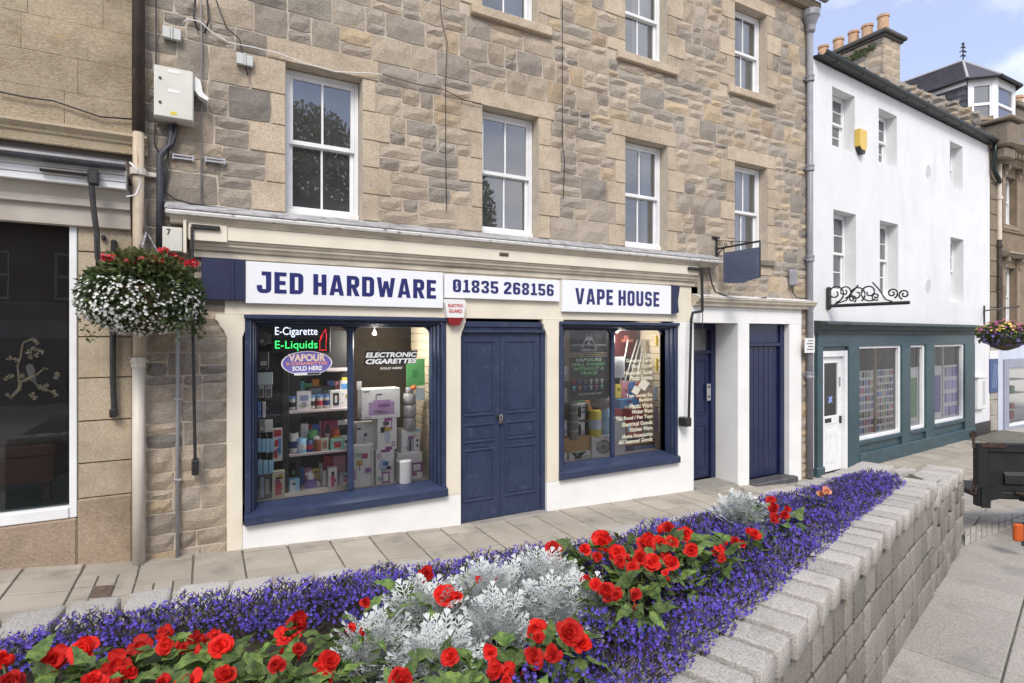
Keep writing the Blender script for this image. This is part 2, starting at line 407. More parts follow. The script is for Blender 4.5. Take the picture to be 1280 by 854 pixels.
# curved double row of setts crossing the pavement beyond the planter
def sett_variants(n, jit=.07, bev=.10, mtl=None):
    out = []
    for k_ in range(n):
        bm = bmesh.new(); bmesh.ops.create_cube(bm, size=1)
        for v in bm.verts: v.co += Vector((R(-jit,jit)*.5, R(-jit,jit)*.5, R(-jit,jit)*.5))
        bmesh.ops.bevel(bm, geom=bm.edges[:], offset=bev, segments=2, profile=.6, affect='EDGES', clamp_overlap=True)
        mb = MB(); mb.add_bm(bm); out.append(mb.mesh('sett', mtl or M_granite, smooth=True))
    return out
SETTS = sett_variants(8)
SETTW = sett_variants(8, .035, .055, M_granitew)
SETTC = sett_variants(8, .030, .060)
pa = [Vector(G(*p, -.70)) for p in ((1206,662),(1240,645),(1280,630),(1330,622))]
pb = [Vector(G(*p, -.70)) for p in ((1206,683),(1240,665),(1280,650),(1330,642))]
for row, (A, B) in enumerate(((pa, pb),)):
    for i in range(3):
        for k_ in range(5):
            t0, t1 = k_/5, (k_+1)/5
            for r_ in range(2):
                q = [A[i].lerp(A[i+1], t0), A[i].lerp(A[i+1], t1), B[i].lerp(B[i+1], t1), B[i].lerp(B[i+1], t0)]
                lo = [q[0].lerp(q[3], r_*.5), q[1].lerp(q[2], r_*.5), q[1].lerp(q[2], r_*.5+.5), q[0].lerp(q[3], r_*.5+.5)]
                slab(opave, [tuple(p) for p in lo][::-1], M_granite, top=.022, gap=.008, name='sett')

# ================================================================== STONE WALL GENERATOR
def tintc(kind):
    if kind == 'dress':
        b = Vector((.62,.525,.405)) * R(.90,1.05)
    else:
        r = random.random()
        if r < .48: b = Vector((.585,.50,.395)) * R(.87,1.08)
        elif r < .74: b = Vector((.52,.46,.385)) * R(.85,1.1)
        elif r < .87: b = Vector((.43,.392,.345)) * R(.85,1.12)
        elif r < .985: b = Vector((.63,.51,.36)) * R(.9,1.05)
        else: b = Vector((.50,.39,.29)) * R(.9,1.05)
        if kind == 'grey':
            g_ = sum(b)/3; b = b.lerp(Vector((g_*1.04, g_*.98, g_*.92)), .5) * .78
    return tuple(b)
def add_stone(mb, x0, x1, z0, z1, Y, depth, jit, tint, yaw=None):
    mb.tint = tint
    nx, nz_ = (3, 2) if x1-x0 > (z1-z0)*.8 else (2, 2)
    base = len(mb.v); ins = .007
    rows = []
    for j in range(nz_+1):
        for i in range(nx+1):
            u, v = i/nx, j/nz_
            x = x0 + ins + (x1-x0-2*ins)*u; z = z0 + ins + (z1-z0-2*ins)*v
            edge = i in (0,nx) or j in (0,nz_)
            corner = i in (0,nx) and j in (0,nz_)
            x += R(-jit,jit)*(.6 if edge else 2); z += R(-jit,jit)*(.6 if edge else 1.5)
            if corner: x += (-1 if i else 1)*R(0,jit*1.2); z += (-1 if j else 1)*R(0,jit*1.2)
            y = Y - depth*(R(.10,.34) if edge else R(.75,1.15))
            if jit < .003: y = Y - depth*R(.93,1.0)
            mb.v.append((x, y, z))
    W_ = nx+1
    for j in range(nz_):
        for i in range(nx):
            a = base+j*W_+i; mb.f.append((a,a+1,a+W_+1,a+W_)); mb.t.append(tint)
    ring = [base+i for i in range(W_)] + [base+j*W_+nx for j in range(1,nz_+1)] + [base+nz_*W_+i for i in range(nx-1,-1,-1)] + [base+j*W_ for j in range(nz_-1,0,-1)]
    cx, cz_ = (x0+x1)/2, (z0+z1)/2; m0 = len(mb.v)
    for r in ring:
        p = mb.v[r]; mb.v.append((p[0]+(.006 if p[0]>cx else -.006), Y+.015, p[2]+(.006 if p[2]>cz_ else -.006)))
    k_ = len(ring)
    for i in range(k_):
        mb.f.append((ring[i], m0+i, m0+(i+1)%k_, ring[(i+1)%k_])); mb.t.append(tint)
def px_area(spec, frame=I4):
    x0,x1,z0,z1,Y = spec[:5]
    q = [proj(frame @ Vector(p)) for p in ((x0,Y,z0),(x1,Y,z0),(x1,Y,z1),(x0,Y,z1))]
    if any(p is None for p in q): return 0
    cx = sum(p[0] for p in q)/4; cy = sum(p[1] for p in q)/4
    if not (-20 < cx < 1300 and -20 < cy < 874): return 0
    return abs(sum(q[i][0]*q[(i+1)%4][1]-q[(i+1)%4][0]*q[i][1] for i in range(4)))/2
def lay_stones(parent, specs, frame=I4, cap=300):
    """spec = (x0,x1,z0,z1,Y,kind)"""
    specs = sorted(specs, key=lambda s_: -px_area(s_, frame))
    rest = MB()
    for i, (x0,x1,z0,z1,Y,kind) in enumerate(specs):
        t = tintc(kind); dress = kind == 'dress'
        dep, jit = (.016, .0015) if dress else (.026, .0085)
        if i < cap:
            mb = MB(); add_stone(mb, x0,x1,z0,z1,Y,dep,jit,t); mb.build('stone', M_dressed if dress else M_stone, parent, frame=frame)
        else: add_stone(rest, x0,x1,z0,z1,Y,dep,jit,t)
    if rest.v: rest.build('stonework', M_stone, parent, frame=frame, kind='stuff')
def rubble_bands(x0, x1, bands, obst, Y, kindf, wr=(.17,.52)):
    """rows of squared rubble; obst(za,zb) -> list of blocked x intervals"""
    out = []
    for za, zb in zip(bands, bands[1:]):
        blk = sorted(obst(za, zb)); cur = x0; free = []
        for a, b in blk:
            if a > cur + .03: free.append((cur, a))
            cur = max(cur, b)
        if cur < x1 - .03: free.append((cur, x1))
        for a, b in free:
            x = a
            while x < b - 1e-6:
                wdt = R(*wr)
                if b - (x + wdt) < .16: wdt = b - x
                if b - x < .16: wdt = b - x
                h = zb - za
                if h > .21 and random.random() < .60 and wdt < .75:
                    s_ = za + h*R(.35,.65)
                    if wdt > .34 and random.random() < .5:
                        xm = x + wdt*R(.38,.62)
                        if random.random() < .5: out += [(x,xm,za,s_,Y,kindf(x,za)),(xm,x+wdt,za,s_,Y,kindf(x,za)),(x,x+wdt,s_,zb,Y,kindf(x,za))]
                        else: out += [(x,x+wdt,za,s_,Y,kindf(x,za)),(x,xm,s_,zb,Y,kindf(x,za)),(xm,x+wdt,s_,zb,Y,kindf(x,za))]
                    else: out += [(x,x+wdt,za,s_,Y,kindf(x,za)),(x,x+wdt,s_,zb,Y,kindf(x,za))]
                else: out.append((x,x+wdt,za,zb,Y,kindf(x,za)))
                x += wdt
    return out
def holed_wall(mb, x0, x1, z0, z1, Y, holes, depth):
    X = sorted({x0, x1, *[h[0] for h in holes], *[h[1] for h in holes]}); Z = sorted({z0, z1, *[h[2] for h in holes], *[h[3] for h in holes]})
    X = [v for v in X if x0 <= v <= x1]; Z = [v for v in Z if z0 <= v <= z1]
    for a, b in zip(X, X[1:]):
        for c, d in zip(Z, Z[1:]):
            mx_, mz = (a+b)/2, (c+d)/2
            if any(h[0] < mx_ < h[1] and h[2] < mz < h[3] for h in holes): continue
            mb.quad((a,Y,c),(b,Y,c),(b,Y,d),(a,Y,d))
    for a, b, c, d in holes:
        y1 = Y + depth
        mb.quad((a,Y,c),(a,Y,d),(a,y1,d),(a,y1,c)); mb.quad((b,Y,d),(b,Y,c),(b,y1,c),(b,y1,d))
        mb.quad((a,Y,d),(b,Y,d),(b,y1,d),(a,y1,d)); mb.quad((b,Y,c),(a,Y,c),(a,y1,c),(b,y1,c))

# ---- sash window with panes, used by several buildings
def sash_window(parent, x0, x1, z0, z1, Y, frame=I4, cols_=2, rows_=1, curtain=None, room=True, gm=None, fw=.045):
    gm = gm or M_glassu
    f = MB(); fy0, fy1 = Y, Y+.10
    f.bbox(x0+.002, x0+fw, fy0, fy1, z0, z1-.002); f.bbox(x1-fw, x1-.002, fy0, fy1, z0, z1-.002)
    f.bbox(x0+fw, x1-fw, fy0, fy1, z1-fw, z1-.003); f.bbox(x0+.003, x1-.003, fy0-.03, fy1, z0-.003, z0+.065)
    win = f.build('window', M_sash, parent, frame=frame)
    a, b = x0+fw, x1-fw; zm = (z0+z1)/2 + .01
    for (c, d, yy) in ((zm-.02, z1-fw, Y+.012), (z0+.065, zm+.02, Y+.05)):
        s_ = MB(); st = .042; y1 = yy+.035
        s_.bbox(a+.001, a+st, yy, y1, c, d-.001); s_.bbox(b-st, b-.001, yy, y1, c, d-.001)
        s_.bbox(a+st, b-st, yy, y1, d-st*1.05, d-.001); s_.bbox(a+st, b-st, yy, y1, c, c+st*1.15)
        for i in range(1, cols_):
            xx = a+st + (b-a-2*st)*i/cols_; s_.bbox(xx-.011, xx+.011, yy+.002, y1-.002, c+st, d-st)
        for i in range(1, rows_):
            zz = c+st + (d-c-2*st)*i/rows_
            s_.bbox(a+st, b-st, yy+.004, y1-.004, zz-.011, zz+.011)
        s_.build('sash', M_sash, win, frame=frame)
        for i in range(cols_):
            for j in range(rows_):
                p = MB(); u0 = a+st+(b-a-2*st)*i/cols_; u1 = a+st+(b-a-2*st)*(i+1)/cols_; v0 = c+st+(d-c-2*st)*j/rows_; v1 = c+st+(d-c-2*st)*(j+1)/rows_
                p.quad((u0,yy+.018,v0),(u1,yy+.018,v0),(u1,yy+.018,v1),(u0,yy+.018,v1))
                p.build('pane', gm, win, frame=frame)
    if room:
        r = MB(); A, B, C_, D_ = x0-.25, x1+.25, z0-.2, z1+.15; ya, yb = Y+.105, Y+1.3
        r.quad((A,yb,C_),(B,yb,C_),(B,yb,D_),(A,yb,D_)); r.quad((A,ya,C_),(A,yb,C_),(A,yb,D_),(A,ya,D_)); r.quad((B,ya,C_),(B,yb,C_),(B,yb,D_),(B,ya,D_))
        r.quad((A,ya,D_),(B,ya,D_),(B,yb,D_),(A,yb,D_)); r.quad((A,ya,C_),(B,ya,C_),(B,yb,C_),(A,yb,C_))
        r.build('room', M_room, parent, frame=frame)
    if curtain:
        for (c0, c1, dz0) in curtain:
            cm = MB(); n_ = 14; xa, xb = x0+(x1-x0)*c0, x0+(x1-x0)*c1
            for i in range(n_):
                t0, t1 = i/n_, (i+1)/n_; yA = Y+.17+.018*math.sin(t0*22); yB = Y+.17+.018*math.sin(t1*22)
                cm.quad((xa+(xb-xa)*t0,yA,z0+dz0),(xa+(xb-xa)*t1,yB,z0+dz0),(xa+(xb-xa)*t1,yB,z1),(xa+(xb-xa)*t0,yA,z1))
            cm.build('curtain', M_curtain, win, frame=frame)
    return win
M_curtain = mat('net_curtain', (.62,.62,.63), .9, (.52,.52,.54), 6)

# ================================================================== MAIN STONE BUILDING
bld = root('stone_building', (4.5, D, -.6), 'tan rubble stone building of three storeys above the blue shopfront', 'building')
EAVE = 7.5
XL, XR = -.598, 9.60
WIN = [(.72,1.51),(2.985,3.795),(5.25,6.06),(7.54,8.34)]
holes = [(a,b,2.96,4.53) for a, b in WIN] + [(a-.005,b-.005,5.73,7.12) for a, b in WIN]
m = MB()
holed_wall(m, XL, XR, 2.44, EAVE, D, holes, .16)
m.quad((XL,D,-1),(.19,D,-1),(.19,D,2.44),(XL,D,2.44)); m.quad((9.2,D,-1.1),(XR,D,-1.1),(XR,D,2.44),(9.2,D,2.44))
m.quad((6.7,D,2.05),(9.2,D,2.05),(9.2,D,2.44),(6.7,D,2.44))
m.quad((XR,D,-1.1),(XR,D+8,-1.1),(XR,D+8,EAVE),(XR,D,EAVE)); m.quad((XL,D+8,-1.1),(XL,D,-1.1),(XL,D,EAVE),(XL,D+8,EAVE))
m.quad((XL,D+8,-1),(XR,D+8,-1),(XR,D+8,EAVE),(XL,D+8,EAVE))
m.build('wall', M_mortar, bld)
JB = [2.44,2.70,2.96,3.26,3.56,3.86,4.18,4.53]
UB = [5.60,5.90,6.22,6.50,6.82,7.12]
specs = []
jw = {}
for bands, lo, hi in ((JB[2:], 2.96, 4.53), ([5.73]+UB[1:], 5.73, 7.12)):
    for (a, b) in WIN:
        for i, (za, zb) in enumerate(zip(bands, bands[1:])):
            for side in (0, 1):
                wj = .17 if (i+side) % 2 else .33
                wj += R(-.03,.04); za_ = UB[0] if za == 5.73 else za; jw[(a, za_, side)] = wj
                z0_ = za
                specs.append((a-wj, a, z0_, zb, D, 'dress') if side == 0 else (b, b+wj, z0_, zb, D, 'dress'))
LINT = .23
for (a, b) in WIN:
    e0, e1 = R(.14,.26), R(.14,.26)
    specs.append((a-e0, b+e1, 4.53, 4.53+LINT, D, 'dress')); jw[(a,'L')] = (a-e0, b+e1)
    specs.append((a-e0, b+e1, 7.12, 7.12+.21, D, 'dress')); jw[(a,'U')] = (a-e0, b+e1)
def obst(za, zb):
    out = []
    zm = (za+zb)/2
    for a, b in WIN:
        if 2.96 < zm < 4.53 or 5.6 < zm < 7.12:
            zk = max(z for z in (JB + UB) if z <= za + 1e-4)
            out.append((a - jw.get((a, zk, 0), .2), b + jw.get((a, zk, 1), .2)))
        elif 4.53 < zm < 4.53+LINT: out.append(jw[(a,'L')])
        elif 7.12 < zm < 7.33: out.append(jw[(a,'U')])
    return out
def kf(x, z):
    if x < .65 and z > 2.6: return 'grey' if random.random() < .75 else 'rub'
    if x < .2: return 'rub' if random.random() < .6 else 'grey'
    return 'grey' if random.random() < .13 else 'rub'
bandsA = JB[2:] + [4.76, 5.06, 5.34, 5.60] + UB[1:] + [7.33, EAVE]
specs += rubble_bands(XL+.01, XR-.01, bandsA, obst, D, kf)
specs += rubble_bands(6.78, XR-.01, [2.16,2.42,2.70,2.96], lambda a, b: [(7.45,8.47)] if a > 2.65 else [], D, kf, (.18,.42))
specs.append((7.45, 8.47, 2.70, 2.96, D, 'dress'))
specs += rubble_bands(XL+.10, .18, [-.55,-.36,-.2,.0,.22,.38,.62,.85,1.05,1.3,1.52,1.78,2.02,2.2,2.42,2.7,2.96], lambda a, b: [], D, kf, (.16,.34))
specs += rubble_bands(9.25, XR-.01, [-1.0,-.75,-.5,-.25,.0,.24,.5,.76,1.0,1.3,1.55,1.8,2.16], lambda a, b: [], D, kf, (.16,.33))
lay_stones(bld, specs)
# projecting stone sills of the top floor and of the fourth window
for (a, b) in WIN:
    s_ = MB(); s_.tint = tintc('dress'); s_.bbox(a-.17, b+.18, D-.075, D+.06, 5.60, 5.722, b=.012); s_.build('sill', M_dressed, bld)
s_ = MB(); s_.tint = (.26,.235,.20); s_.bbox(7.40, 8.50, D-.06, D+.06, 2.86, 2.955, b=.012); s_.build('sill', M_dressed, bld)
for i, (a, b) in enumerate(WIN):
    sash_window(bld, a+.004, b-.004, 2.965, 4.525, D+.14, curtain=[None, None, [(.75,1,0)], [(.52,1,0),(0,.12,0)]][i])
    sash_window(bld, a-.001, b-.009, 5.728, 7.115, D+.14, curtain=[None, [(.6,1,0)], [(.5,1,0),(0,.2,0)], [(.62,1,0)]][i])
# eaves course, roof slope and gutter
s_ = MB(); s_.tint = (.36,.30,.22); s_.prism([(D+.1,EAVE),(D-.10,EAVE),(D-.14,EAVE+.06),(D-.14,EAVE+.14),(D+.1,EAVE+.14)], XL, XR+.04, 'x'); s_.build('eaves_course', M_dressed, bld)
s_ = MB(); s_.quad((XL,D-.12,EAVE+.2),(XR,D-.12,EAVE+.2),(XR,D+4,EAVE+3.6),(XL,D+4,EAVE+3.6)); s_.quad((XL,D+4,EAVE+3.6),(XR,D+4,EAVE+3.6),(XR,D+8,EAVE),(XL,D+8,EAVE))
s_.poly([(XR,D,EAVE),(XR,D+8,EAVE),(XR,D+4,EAVE+3.6)]); s_.poly([(XL,D,EAVE),(XL,D+8,EAVE),(XL,D+4,EAVE+3.6)]); s_.build('roof', M_slate, bld)
def gutter(name, mtl, parent, p0, p1, r=.065, frame=I4, brackets=8):
    g_ = MB(); p0, p1 = Vector(p0), Vector(p1); n_ = 8
    ring = [(-math.cos(math.pi*i/n_)*r, -math.sin(math.pi*i/n_)*r) for i in range(n_+1)] + [(math.cos(math.pi*i/n_)*(r-.008), -math.sin(math.pi*i/n_)*(r-.008)) for i in range(n_+1)]
    mm = len(g_.v); k_ = len(ring)
    for p in (p0, p1): g_.v += [(p.x, p.y+u, p.z+v) for u, v in ring]
    for i in range(k_): g_.f.append((mm+i, mm+(i+1)%k_, mm+k_+(i+1)%k_, mm+k_+i)); g_.t.append(None)
    for i in range(brackets):
        t = (i+.5)/brackets; p = p0.lerp(p1, t); g_.tube([(p.x-.02,p.y,p.z-.012),(p.x+.02,p.y,p.z-.012)], r*1.0, 8)
    return g_.build(name, mtl, parent, frame=frame)
gutter('gutter', M_pipeg, bld, (XL, D-.2, EAVE+.2), (XR+.1, D-.2, EAVE+.2), .07, brackets=9)
# grey downpipe at the right-hand corner
dp = root('downpipe', (9.40, D-.09, -.86), 'tall grey cast-iron downpipe at the corner beside the white house', 'downpipe')
s_ = MB(); s_.tube([(9.40,D-.085,-.85),(9.40,D-.085,7.2)], .052, 12); s_.build('pipe', M_pipeg, dp, smooth=True)
for z in (.98, 3.05, 4.66, 6.25):
    s_ = MB(); s_.lathe([(.054,-.05),(.072,-.05),(.074,-.02),(.066,0),(.074,.03),(.074,.06),(.054,.065)], 12, (9.40,D-.085,z)); s_.bbox(9.31,9.49,D-.035,D-.004,z-.02,z+.03); s_.build('collar', M_pipeg, dp)
s_ = MB(); s_.lathe([(.055,-.28),(.075,-.25),(.08,-.16),(.13,-.03),(.15,.0),(.15,.1),(.12,.1)], 12, (9.40,D-.10,7.34)); s_.build('hopper_head', M_pipeg, dp)

# ================================================================== SHOPFRONT JOINERY
shop = root('shopfront', (3.4, D, -.62), 'navy and cream wooden shopfront with two display windows and central double doors', 'shopfront')
s_ = MB(); s_.prism([(D+.0,2.958),(D-.215,2.868),(D-.215,2.856),(D-.0,2.944)], -.34, 7.02, 'x'); s_.build('lead_flashing', M_lead, shop)
s_ = MB(); s_.prism([(D-.002,2.853),(D-.205,2.853),(D-.212,2.835),(D-.205,2.812),(D-.19,2.805),(D-.002,2.805)], -.335, 7.03, 'x'); s_.build('cornice_edge', M_leadw, shop)
s_ = MB(); s_.prism([(D-.002,2.803),(D-.185,2.803),(D-.17,2.785),(D-.15,2.765),(D-.14,2.745),(D-.002,2.745)], -.30, 6.95, 'x'); s_.build('cornice_cove', M_cream2, shop)
s_ = MB(); s_.bbox(-.16, 6.58, D-.135, D-.002, 2.605, 2.743); s_.build('fascia_board', M_cream, shop)
s_ = MB(); s_.prism([(D-.002,2.603),(D-.120,2.603),(D-.115,2.585),(D-.10,2.572),(D-.098,2.55),(D-.085,2.545),(D-.075,2.525),(D-.072,2.515),(D-.05,2.505),(D-.002,2.505)], -.14, 6.60, 'x'); s_.build('bed_moulding', M_cream2, shop)
s_ = MB(); s_.bbox(-.13, 6.60, D-.045, D-.002, 2.44, 2.503); s_.build('frieze_rail', M_cream2, shop)
s_ = MB(); s_.bbox(.155, 6.55, D-.020, D+.06, 1.895, 2.438); s_.build('frieze', M_cream, shop)
s_ = MB(); s_.bbox(-.045, .215, D-.09, D-.0, 2.03, 2.438); s_.bbox(.23, .335, D-.085, D-.022, 2.03, 2.436); s_.bbox(.206,.238, D-.098, D-.022, 2.025, 2.437); s_.build('side_board', M_navyf, shop)
s_ = MB(); s_.prism([(6.08,2.005),(6.22,2.03),(6.20,2.2),(6.24,2.42),(6.08,2.436)], D-.085, D-.021); s_.build('side_board', M_navyf, shop)
# pilasters with ogee brackets
def pilaster(xa, xb, fl, fr, zt=1.893, dz=.22, m_=None, zb=None):
    out = [(xa, zb), (xb, zb), (xb, zt-dz)]
    def og(x, sgn, f): return [(x+sgn*f*.08, zt-dz+.01), (x+sgn*f*.25, zt-dz*.72), (x+sgn*f*.62, zt-dz*.52), (x+sgn*f*.72, zt-dz*.36), (x+sgn*f, zt-dz*.22), (x+sgn*f, zt)]
    if fr: out += og(xb, 1, fr)
    else: out.append((xb, zt))
    if fl: out += list(reversed(og(xa, -1, fl)))
    else: out.append((xa, zt))
    if fl: out.append((xa, zt-dz))
    s_ = MB(); s_.prism(out, D-.032, D+.08); return s_.build('pilaster', m_ or M_cream, shop)
pilaster(.175, .312, .10, .085, zb=-.46)
pilaster(2.495, 2.682, .075, .065, zb=-.22)
pilaster(3.912, 4.095, .065, .075, zb=-.24)
pilaster(6.246, 6.545, .075, 0, zb=-.24, m_=M_wplinth)
# white stallrisers
def riser(x0, x1, zt):
    s_ = MB(); n_ = 8
    for i in range(n_):
        a, b = x0+(x1-x0)*i/n_, x0+(x1-x0)*(i+1)/n_
        za, zb = lerp_tab(ZF, a)-.03, lerp_tab(ZF, b)-.03
        s_.quad((a,D-.028,za),(b,D-.028,zb),(b,D-.028,zt),(a,D-.028,zt))
    za, zb = lerp_tab(ZF, x0)-.03, lerp_tab(ZF, x1)-.03
    s_.quad((x0,D+.3,za),(x0,D-.028,za),(x0,D-.028,zt),(x0,D+.3,zt)); s_.quad((x1,D-.028,zb),(x1,D+.3,zb),(x1,D+.3,zt),(x1,D-.028,zt))
    s_.quad((x0,D-.028,zt),(x1,D-.028,zt),(x1,D+.3,zt),(x0,D+.3,zt))
    return s_.build('stallriser', M_wplinth, shop)
riser(.314, 2.684, -.222); riser(3.911, 6.543, -.242)
# display windows
GY = D + .20
def display_window(x0, x1, zb, zt, gx0, gx1, gzb, gzt, mull):
    st = [(D-.045, .0), (D-.02, .04), (D+.03, .062), (D+.09, .082)]
    w_ = MB()
    inn = [(x0, x1), (x0+.055, x1-.055), (x0+.085, x1-.085), (x0+.105, x1-.105), (gx0, gx1)]
    ys_ = [D-.047, D-.012, D+.05, D+.12]
    tops = [zt, zt-.045, zt-.07, zt-.088, gzt]
    for k_ in range(4):
        a0, a1 = inn[k_]; b0, b1 = inn[k_+1]; y0 = ys_[k_]
        w_.bbox(a0, b0, y0, GY+.03, zb+.10, tops[k_]-.001*k_, b=.006); w_.bbox(b1, a1, y0, GY+.03, zb+.10, tops[k_]-.001*k_, b=.006)
        w_.bbox(b0, b1, y0, GY+.03, tops[k_+1], tops[k_]-.001, b=.006)
    w_.bbox(x0-.01, x1+.01, D-.075, D-.048, zt-.03, zt+.012, b=.006)
    w_.prism([(D-.09,zb+.0),(GY+.03,zb+.0),(GY+.03,gzb),(GY-.02,gzb),(D-.01,zb+.115),(D-.055,zb+.10),(D-.09,zb+.085)], x0-.005, x1+.005, 'x')
    win = w_.build('display_window', M_navy, shop)
    for mx_ in mull:
        k_ = MB(); k_.bbox(mx_-.032, mx_+.032, GY-.035, GY+.028, gzb, gzt, b=.012); k_.build('mullion', M_navy, win)
    ed = [gx0] + list(mull) + [gx1]
    for a, b in zip(ed, ed[1:]):
        a_ = a + (.032 if a in mull else 0); b_ = b - (.032 if b in mull else 0)
        p = MB(); p.quad((a_,GY,gzb),(b_,GY,gzb),(b_,GY,gzt),(a_,GY,gzt)); p.build('pane', M_glass, win)
        c = MB(); r = .10                                 # rounded upper corners of each pane
        for cx, sg in ((a_, 1), (b_, -1)):
            pts = [(cx, gzt+.004)] + [(cx+sg*r*(1-math.sin(t*math.pi/12)), gzt+.004-r*(1-math.cos(t*math.pi/12))) for t in range(0,7)][::1]
            if sg < 0: pts = pts[::-1]
            c.prism(pts, GY-.022, GY+.02)
        c.build('corner_spandrel', M_navy, win)
    return win
gzt, gzb = F(330, 408, GY)[1], F(330, 627, GY)[1]
W1x = (F(321,500,GY)[0], F(537,500,GY)[0]); W1m = F(438,500,GY)[0]
W2x = (F(700,500,GY)[0], F(827,500,GY)[0]); W2m = F(765,500,GY)[0]
display_window(.335, 2.492, -.212, 1.882, W1x[0], W1x[1], gzb, gzt, [W1m])
display_window(4.098, 6.244, -.224, 1.862, W2x[0]+.02, W2x[1], gzb-.01, gzt-.02, [W2m])
# interiors behind the display windows
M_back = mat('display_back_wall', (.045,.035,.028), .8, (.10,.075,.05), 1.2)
M_floor = mat('display_shelf_board', (.55,.50,.47), .7, (.46,.42,.40), 5)
M_slat = mat('slatwall', (.62,.54,.40), .7, (.56,.48,.36), 3)
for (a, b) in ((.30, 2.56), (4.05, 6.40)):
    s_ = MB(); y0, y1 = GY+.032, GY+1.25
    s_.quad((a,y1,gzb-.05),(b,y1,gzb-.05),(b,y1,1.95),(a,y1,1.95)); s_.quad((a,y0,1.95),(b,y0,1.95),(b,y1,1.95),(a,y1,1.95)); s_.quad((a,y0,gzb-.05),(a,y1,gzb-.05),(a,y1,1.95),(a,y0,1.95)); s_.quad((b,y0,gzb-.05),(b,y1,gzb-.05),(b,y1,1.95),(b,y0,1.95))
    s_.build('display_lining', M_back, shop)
    s_ = MB(); s_.bbox(a+.01, b-.01, y0+.001, y1-.01, gzb-.045, gzb-.012); s_.build('display_floor', M_floor, shop)
    z = gzb; xr = (W1x[1] if a < 1 else W2x[1]) + .025
    sw = MB()
    while z < 1.88: sw.bbox(xr, xr+.02, y0+.01, y0+.75, z, z+.095, b=.006); z += .105
    sw.bbox(xr+.021, xr+.03, y0+.005, y0+.76, gzb-.01, 1.93); sw.build('slatwall', M_slat, shop)
# double doors
def door_leaf(parent, x0, x1, z0, z1, Y, panels, mtl, name='door', th=.045, z0b=None):
    l_ = MB(); z0b = z0 if z0b is None else z0b
    l_.prism([(x0,z0),(x1,z0b),(x1,z1),(x0,z1)], Y, Y+th)
    d_ = l_.build(name, mtl, parent)
    for (pa, pb, pc, pd) in panels:
        p = MB(); f = .028
        # raised moulding frame with a sunk field
        for (a, b, c, d) in ((pa,pb,pd-f,pd),(pa,pb,pc,pc+f),(pa,pa+f,pc+f,pd-f),(pb-f,pb,pc+f,pd-f)):
            p.bbox(a, b, Y-.014, Y-.0005, c, d, b=.009)
        g = .05
        p.bbox(pa+g, pb-g, Y-.006, Y-.0005, pc+g, pd-g, b=.005)
        p.build('panel', mtl, d_)
    return d_
dY = D + .03
zg0, zg1 = -.60, -.612
s_ = MB(); s_.bbox(2.684, 3.91, dY-.02, dY+.06, 1.79, 1.86); s_.bbox(2.684, 3.91, dY-.045, dY+.06, 1.715, 1.755, b=.01); s_.bbox(2.684,3.91, dY+.0, dY+.06, 1.756, 1.789); s_.bbox(3.845, 3.91, dY-.02, dY+.06, -.62, 1.714); s_.build('door_frame', M_navy, shop)
xm = F(625, 500, dY)[0]
lf = door_leaf(shop, 2.69, xm-.003, -.595, 1.712, dY, [(2.735,3.17,.69,1.63),(2.735,3.17,.36,.595),(2.735,3.17,-.36,.285)], M_navy)
rf = door_leaf(shop, xm+.003, 3.843, -.60, 1.712, dY, [(xm+.075,3.77,.69,1.63),(xm+.075,3.77,.36,.595),(xm+.075,3.77,-.36,.285)], M_navy)
s_ = MB(); s_.bbox(2.86, 3.06, dY-.008, dY-.0005, .30, .345); s_.build('letter_plate', M_navy, lf)
pl = root('padlock', (xm, dY-.03, .62), 'small brass padlock on the hasp of the navy double doors', 'padlock')
s_ = MB(); s_.bbox(xm-.028, xm+.028, dY-.042, dY-.018, .575, .635, b=.008); s_.build('body', mat('dull_steel', (.25,.23,.19), .35, metal=.9), pl)
s_ = MB(); s_.tube([(xm-.018,dY-.03,.635),(xm-.018,dY-.03,.67),(xm-.008,dY-.03,.687),(xm+.008,dY-.03,.687),(xm+.018,dY-.03,.67),(xm+.018,dY-.03,.635)], .006, 8); s_.build('shackle', M_galv, pl)
s_ = MB(); s_.bbox(xm-.06, xm+.05, dY-.014, dY-.001, .64, .68, b=.004); s_.build('hasp', M_black, lf)
s_ = MB(); s_.bbox(2.70, 3.90, D-.10, D+.12, -.66, -.607, b=.012); s_.build('threshold', M_step, shop)
# backing behind the doors so nothing shows through
s_ = MB(); s_.quad((2.5,D+.35,-.7),(4.1,D+.35,-.7),(4.1,D+.35,2.4),(2.5,D+.35,2.4)); s_.build('lobby_wall', M_dark, shop)

